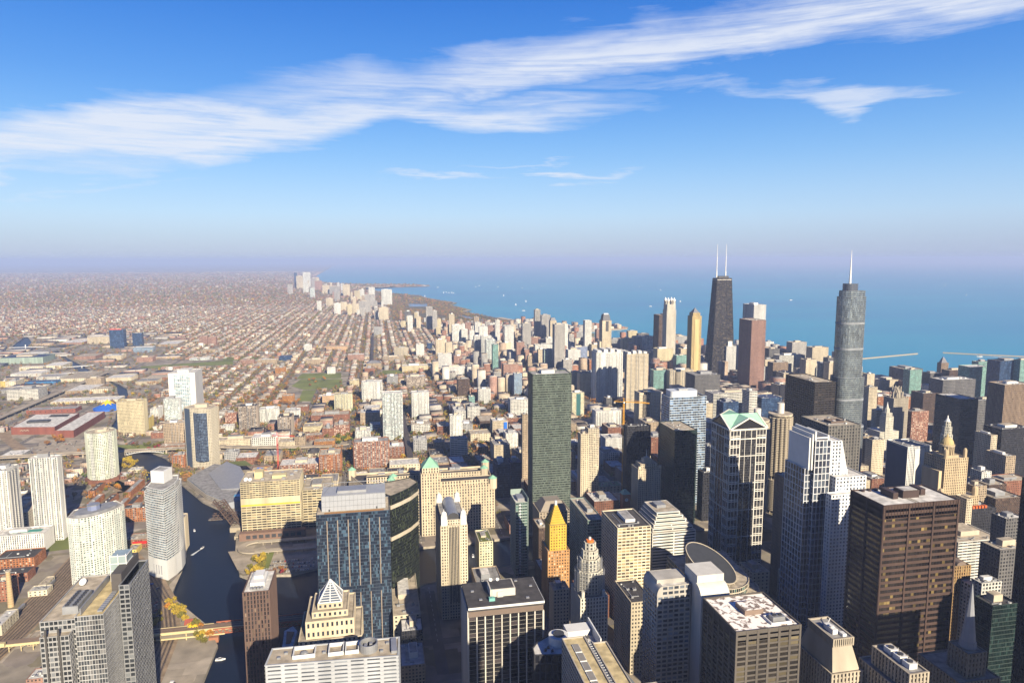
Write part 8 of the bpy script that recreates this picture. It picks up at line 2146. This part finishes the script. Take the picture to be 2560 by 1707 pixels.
for k in range(8):
    hgt = rt.uniform(7, 10.5); rad = rt.uniform(3.4, 4.8)
    tm = MB(); tm.cyl(0, 0, .38, 0, hgt*.45, 0, 7, .22)
    for j in range(5):
        a = j*1.26+rt.uniform(-.3, .3); tm.beam((0, 0, hgt*.32), (math.cos(a)*rad*.55, math.sin(a)*rad*.55, hgt*.72), .16)
    tm.beam((0, 0, hgt*.4), (.3, .1, hgt*.85), .2)
    cm = leafcloud(rt, 330, 0, 0, hgt*.26, rad, hgt*.74, .78)
    TV.append((tm, cm))
ROOTS = {}
def tree(x, y, s, col, lb):
    v = rt.randrange(8); key = (v, col)
    root = thing('tree', lb, 'tree', (x, y, 0), lb); root.scale = (s, s, s*rt.uniform(.9, 1.15)); root.rotation_euler.z = rt.uniform(0, 6)
    if key not in ROOTS:
        root['_o'] = (0, 0, 0); t_ = TV[v][0].build('trunk', [BARK], root); c_ = TV[v][1].build('crown', [LEAF[col]], root); ROOTS[key] = (t_, c_)
    else:
        for src in ROOTS[key]:
            c = src.copy(); COL.objects.link(c); c.parent = root
    return root
CL = [  # x, y, spread x, spread y, n, colours, label
 (-215, 800, 34, 34, 36, (3, 3, 6, 1), 'yellow and orange autumn tree on the river bank beside the tracks', .95),
 (-250, 785, 7, 34, 12, (3, 1, 3), 'yellow tree in the row between car park and tracks', .8),
 (-190, 752, 8, 8, 3, (6, 1), 'orange tree by the red bridge', .9),
 (-165, 920, 9, 34, 20, (3, 3, 3, 1), 'bright yellow tree at the river fork garden', 1.0),
 (-138, 905, 16, 7, 8, (5, 5, 0), 'crimson tree along the plaza edge', .7),
 (-470, 1460, 40, 22, 14, (3, 1, 3), 'yellow tree beside the boat sheds', 1.1),
 (-520, 1300, 60, 40, 22, (6, 0, 2, 1), 'orange or bare tree around the faceted tower', .9),
 (-430, 1200, 40, 60, 20, (3, 1, 0), 'autumn tree between the brick town houses', .8),
 (-395, 1000, 12, 60, 10, (0, 1, 2), 'dull autumn tree along the street by the brick lofts', .8),
 (-300, 1215, 45, 60, 16, (1, 4, 1), 'small green tree on the riverwalk below the grey podium', .5),
 (-520, 1600, 60, 30, 22, (1, 4, 5, 2), 'green or reddish tree in the river bend park', .8),
 (-90, 1560, 30, 20, 12, (4, 1, 3), 'green tree at the end of the highway ramp', 1.1),
 (-255, 2000, 30, 60, 14, (0, 2, 6), 'rust coloured tree beside the small green field', 1.1),
 (-330, 2150, 50, 140, 34, (0, 2, 0, 1), 'rust coloured tree in the rows left of the green field', 1.1),
 (-200, 2330, 90, 100, 10, (0, 6), 'orange tree at the rim of the green fields', 1.1),
 (-720, 1700, 18, 40, 6, (6, 0), 'orange tree at the exhibition block car park', 1.1),
 (150, 1700, 40, 180, 14, (0, 3, 1), 'autumn street tree behind the market building', .9),
 (420, 1750, 160, 220, 30, (6, 3, 0), 'orange street tree between the river north towers', .9),
 (470, 2150, 120, 160, 14, (6, 0), 'orange street tree near the gold coast towers', 1.0),
 (-700, 2130, 60, 50, 10, (0, 2, 1), 'dull tree on the narrow river bank', 1.0),
]
nt_ = 0
for cx, cy, sx_, sy_, n, cols, lb, s in CL:
    k = tries = 0; n = max(3, round(n*.88)); s *= 1.25
    while k < n and tries < 400:
        tries += 1; x, y = cx+rt.uniform(-sx_, sx_), cy+rt.uniform(-sy_, sy_)
        if 'river bank beside the tracks' in lb:
            t_ = rt.random(); pth = [(-249, 850), (-228, 818), (-200, 775), (-186, 755)]; i = min(2, int(t_*3)); f_ = t_*3-i; x = pth[i][0]+(pth[i+1][0]-pth[i][0])*f_-rt.uniform(3, 12); y = pth[i][1]+(pth[i+1][1]-pth[i][1])*f_-2
        if inpoly(x, y, RIVER): continue
        if any(x > q[0]+3 and x < q[1]-3 and y > q[2]+3 and y < q[3]-3 for q in KEEP0): continue
        tree(x, y, s*rt.uniform(.7, 1.2), rt.choice(cols), lb); k += 1; nt_ += 1
print('trees', nt_)
# the mass of street, yard and park trees
pts = []
rng = np.random.default_rng(5)
OCC = {}
for l in LOTS:
    if l[2] < 6000: OCC.setdefault((int(l[0]//20), int(l[2]//20)), []).append(l); OCC.setdefault((int(l[1]//20), int(l[2]//20)), []).append(l); OCC.setdefault((int(l[0]//20), int(l[3]//20)), []).append(l); OCC.setdefault((int(l[1]//20), int(l[3]//20)), []).append(l)
def free(x, y):
    for l in OCC.get((int(x//20), int(y//20)), ()):
        if l[0]-1 < x < l[1]+1 and l[2]-1 < y < l[3]+1: return False
    return not blocked(x-.5, x+.5, y-.5, y+.5)
for x in NSX:
    y = 1050
    while y < 9500:
        st = 11 if y < 4500 else 19
        den = (.72 if y < 3800 else .5 if y < 5600 else .28) if y > 2050 or x < -330 else .28
        den *= .45+.85*abs(math.sin(x*1.7+y*.0011))
        if x < -560-(y-1900)*.22 and y < 4100: den = .2
        if x > 180 and y < 4000: den = .4
        for sd_ in (-10, 10):
            if rf.random() < den and -.53*y-100 < x and not inpoly(x, y, RIVER) and not inpoly(x+30, y, LAKE) and free(x+sd_, y): pts.append((x+sd_+rf.uniform(-1.5, 1.5), y+rf.uniform(-4, 4), rf.uniform(.75, 1.3)))
        y += st
for k in range(44000):
    y = 1300*(7.2**rf.random()); x = rf.uniform(-.53*y-80, 1000)
    if inpoly(x, y, RIVER) or inpoly(x+25, y, LAKE) or inpoly(x, y, PARK) or not free(x, y): continue
    if -560-(y-1900)*.22 > x and y < 4100 and rf.random() < .6: continue
    pts.append((x, y, rf.uniform(.8, 1.7)))
for k in range(15000):
    y = rf.uniform(4300, 8600); x = rf.uniform(-60, 900)
    if inpoly(x, y, PARK) and not inpoly(x, y, LAG1) and not inpoly(x, y, LAG2) and not blocked(x-8, x+8, y-8, y+8) and math.sin(x*.013)+math.sin(y*.007+x*.004) > -.9: pts.append((x, y, rf.uniform(.9, 1.6)))
for k in range(900):
    y = rf.uniform(9800, 11650); x = rf.uniform(-300, 780)
    if inpoly(x, y, PARK2): pts.append((x, y, rf.uniform(1, 1.8)))
# belts along the upper river and around the fields
for P in (LB[:19], RBK[:19]):
    for a, b2 in zip(P, P[1:]):
        L = math.dist(a, b2)
        for k in range(int(L/9)):
            if rf.random() < .6:
                t_ = rf.random(); sgn = -1 if P is not RBK and P[0] == LB[0] else 1
                pts.append((a[0]+(b2[0]-a[0])*t_+sgn*rf.uniform(5, 16), a[1]+(b2[1]-a[1])*t_+rf.uniform(-4, 4), rf.uniform(.6, 1.1)))
pts = [p for p in pts if not inpoly(p[0], p[1], RIVER)]
for k in range(22000):      # far woods as larger clumps
    y = 6500*(3.6**rf.random()); x = rf.uniform(-.53*y-100, min(.02*y+500, 1500))
    if not inpoly(x+100, y, LAKE): pts.append((x, y, rf.uniform(2.0, 4.0)*min(1, y/9500)))
P_ = np.array(pts); nP = len(P_); print('tree mass', nP)
kq = np.where(P_[:, 1] < 2600, 22, np.where(P_[:, 1] < 4500, 13, 7))
idx = np.repeat(np.arange(nP), kq); M_ = len(idx)
far_ = np.clip(P_[idx, 1]/3500, .8, 1.5); sc_ = P_[idx, 2]
dirs = rng.normal(size=(M_, 3)); dirs /= np.linalg.norm(dirs, axis=1)[:, None]
rad = sc_*4.0*rng.uniform(.45, 1.0, M_)
cen = np.stack([P_[idx, 0], P_[idx, 1], sc_*4.8], 1)+dirs*rad[:, None]*np.array([1, 1, .8])
cen[:, 2] = np.maximum(cen[:, 2], 1.2)
u = rng.normal(size=(M_, 3)); u /= np.linalg.norm(u, axis=1)[:, None]; w_ = rng.normal(size=(M_, 3)); v = np.cross(u, w_); v /= np.linalg.norm(v, axis=1)[:, None]
s_ = (sc_*1.35*far_*rng.uniform(.6, 1.25, M_))[:, None]
co = np.stack([cen-u*s_-v*s_*.5, cen+u*s_*.3-v*s_*.8, cen+u*s_+v*s_*.4, cen-u*s_*.2+v*s_*.9], 1).reshape(-1, 3)
colr = rng.choice([0, 1, 2, 4, 3, 6], nP, p=[.26, .24, .36, .08, .03, .03])
o = fast_mesh('tree_cover', co, np.arange(M_*4), 4, colr[idx], LEAF); tag(o, 'brown, rust and olive street and park trees spread through the city as one mass', 'tree cover', kind='stuff')

# ------------------------------------------------------------------ cars
CARS = {}
CC = {'white': (.75, .75, .74), 'black': (.03, .03, .035), 'silver': (.45, .46, .48), 'red': (.45, .03, .03), 'blue': (.04, .10, .30), 'grey': (.18, .18, .19)}
def car(x, y, ang, cn, place, z=.2):
    if cn not in CARS:
        m = MB(); m.prism([(-2.3, -.9), (2.3, -.9), (2.3, .9), (-2.3, .9)], .35, .95, 0, scale=.97); m.prism([(-1.5, -.82), (1.0, -.82), (1.0, .82), (-1.5, .82)], .95, 1.5, 1, 0, scale=.78)
        for wx in (-1.45, 1.45):
            for wy in (-.86, .86): m.box(wx-.33, wx+.33, wy-.1, wy+.1, 0, .62, 2)
        ob = m.build('parked_car', [plain('car_'+cn, CC[cn], .3, spec=.6), plain('car_glass', (.02, .025, .03), .1), MDARK]); CARS[cn] = ob
        o = ob
    else: o = CARS[cn].copy(); COL.objects.link(o)
    o.location = (x, y, z); o.rotation_euler.z = ang; lb = '%s car %s' % (cn, place); tag(o, lb, 'car', lb)
rc = random.Random(9); pick = lambda: rc.choices(list(CC), [4, 3, 4, 1.2, 1, 2])[0]
for row in range(4):
    y = 908+row*11
    for k in range(22):
        x = -158+row*3+k*3.0
        if rc.random() < .75 and not inpoly(x, y, RIVER): car(x, y, math.pi/2+rc.uniform(-.04, .04), pick(), 'parked in rows on the riverside plaza')
for row in range(4):
    x0_ = -312+row*11
    for k in range(14):
        y = 900-k*6.5-row*3; x = x0_+k*1.6
        if rc.random() < .62 and x < -262: car(x, y, 1.2+rc.uniform(-.1, .1), pick(), 'parked on the dirt lot beside the railway')
for k in range(34): car(-750+rc.randrange(14)*6.4, 1690-rc.randrange(5)*22+rc.uniform(-1, 1), math.pi/2, pick(), 'parked on the big lot by the exhibition block')
for x in (-65, 57, 179, -187, 301, 423):
    for k in range(11):
        y = rc.uniform(1100, 2100)
        if not dry(x, y): continue
        sd_ = rc.choice([-4.6, -1.8, 1.8, 4.6]); car(x+sd_, y, math.pi/2, pick(), 'on a straight north south street')
for k in range(12): car(rc.uniform(-760, -340), 1544+rc.choice([0, 3.5, 7]), 0, pick(), 'crossing the highway bridge', 9.25)

for k in range(16): car(-963+rc.choice([-5, -1.7, 1.7, 5]), rc.uniform(1880, 2650), math.pi/2, pick(), 'on the straight elevated road', 8.25)
for k in range(14): car(24+rc.choice([-9, -6, 6, 9]), rc.uniform(480, 640), math.pi/2, pick(), 'in the shaded street canyon at the bottom')
for k in range(10): car(rc.uniform(-260, -205), rc.uniform(575, 680), rc.uniform(0, 3), pick(), 'on the bare yard at the bottom left river bank')
# ------------------------------------------------------------------ haze
m, t, b = newmat('haze_air'); t.nodes.remove(b)
pv = mnode(t, 'ShaderNodeVolumePrincipled'); pv.inputs['Density'].default_value = 5.6e-5; pv.inputs['Color'].default_value = (.44, .55, .85, 1); pv.inputs['Anisotropy'].default_value = 0.0
t.links.new(pv.outputs[0], t.nodes['Material Output'].inputs['Volume'])
g = MB(); g.box(-61000, 61000, -3500, 61000, -6, 480, 0, True); o = g.build('haze', [m]); o['kind'] = 'stuff'; o['label'] = 'pale blue haze over the distant city and lake'; o['category'] = 'haze'
m.cycles.homogeneous_volume = True if hasattr(m.cycles, 'homogeneous_volume') else None
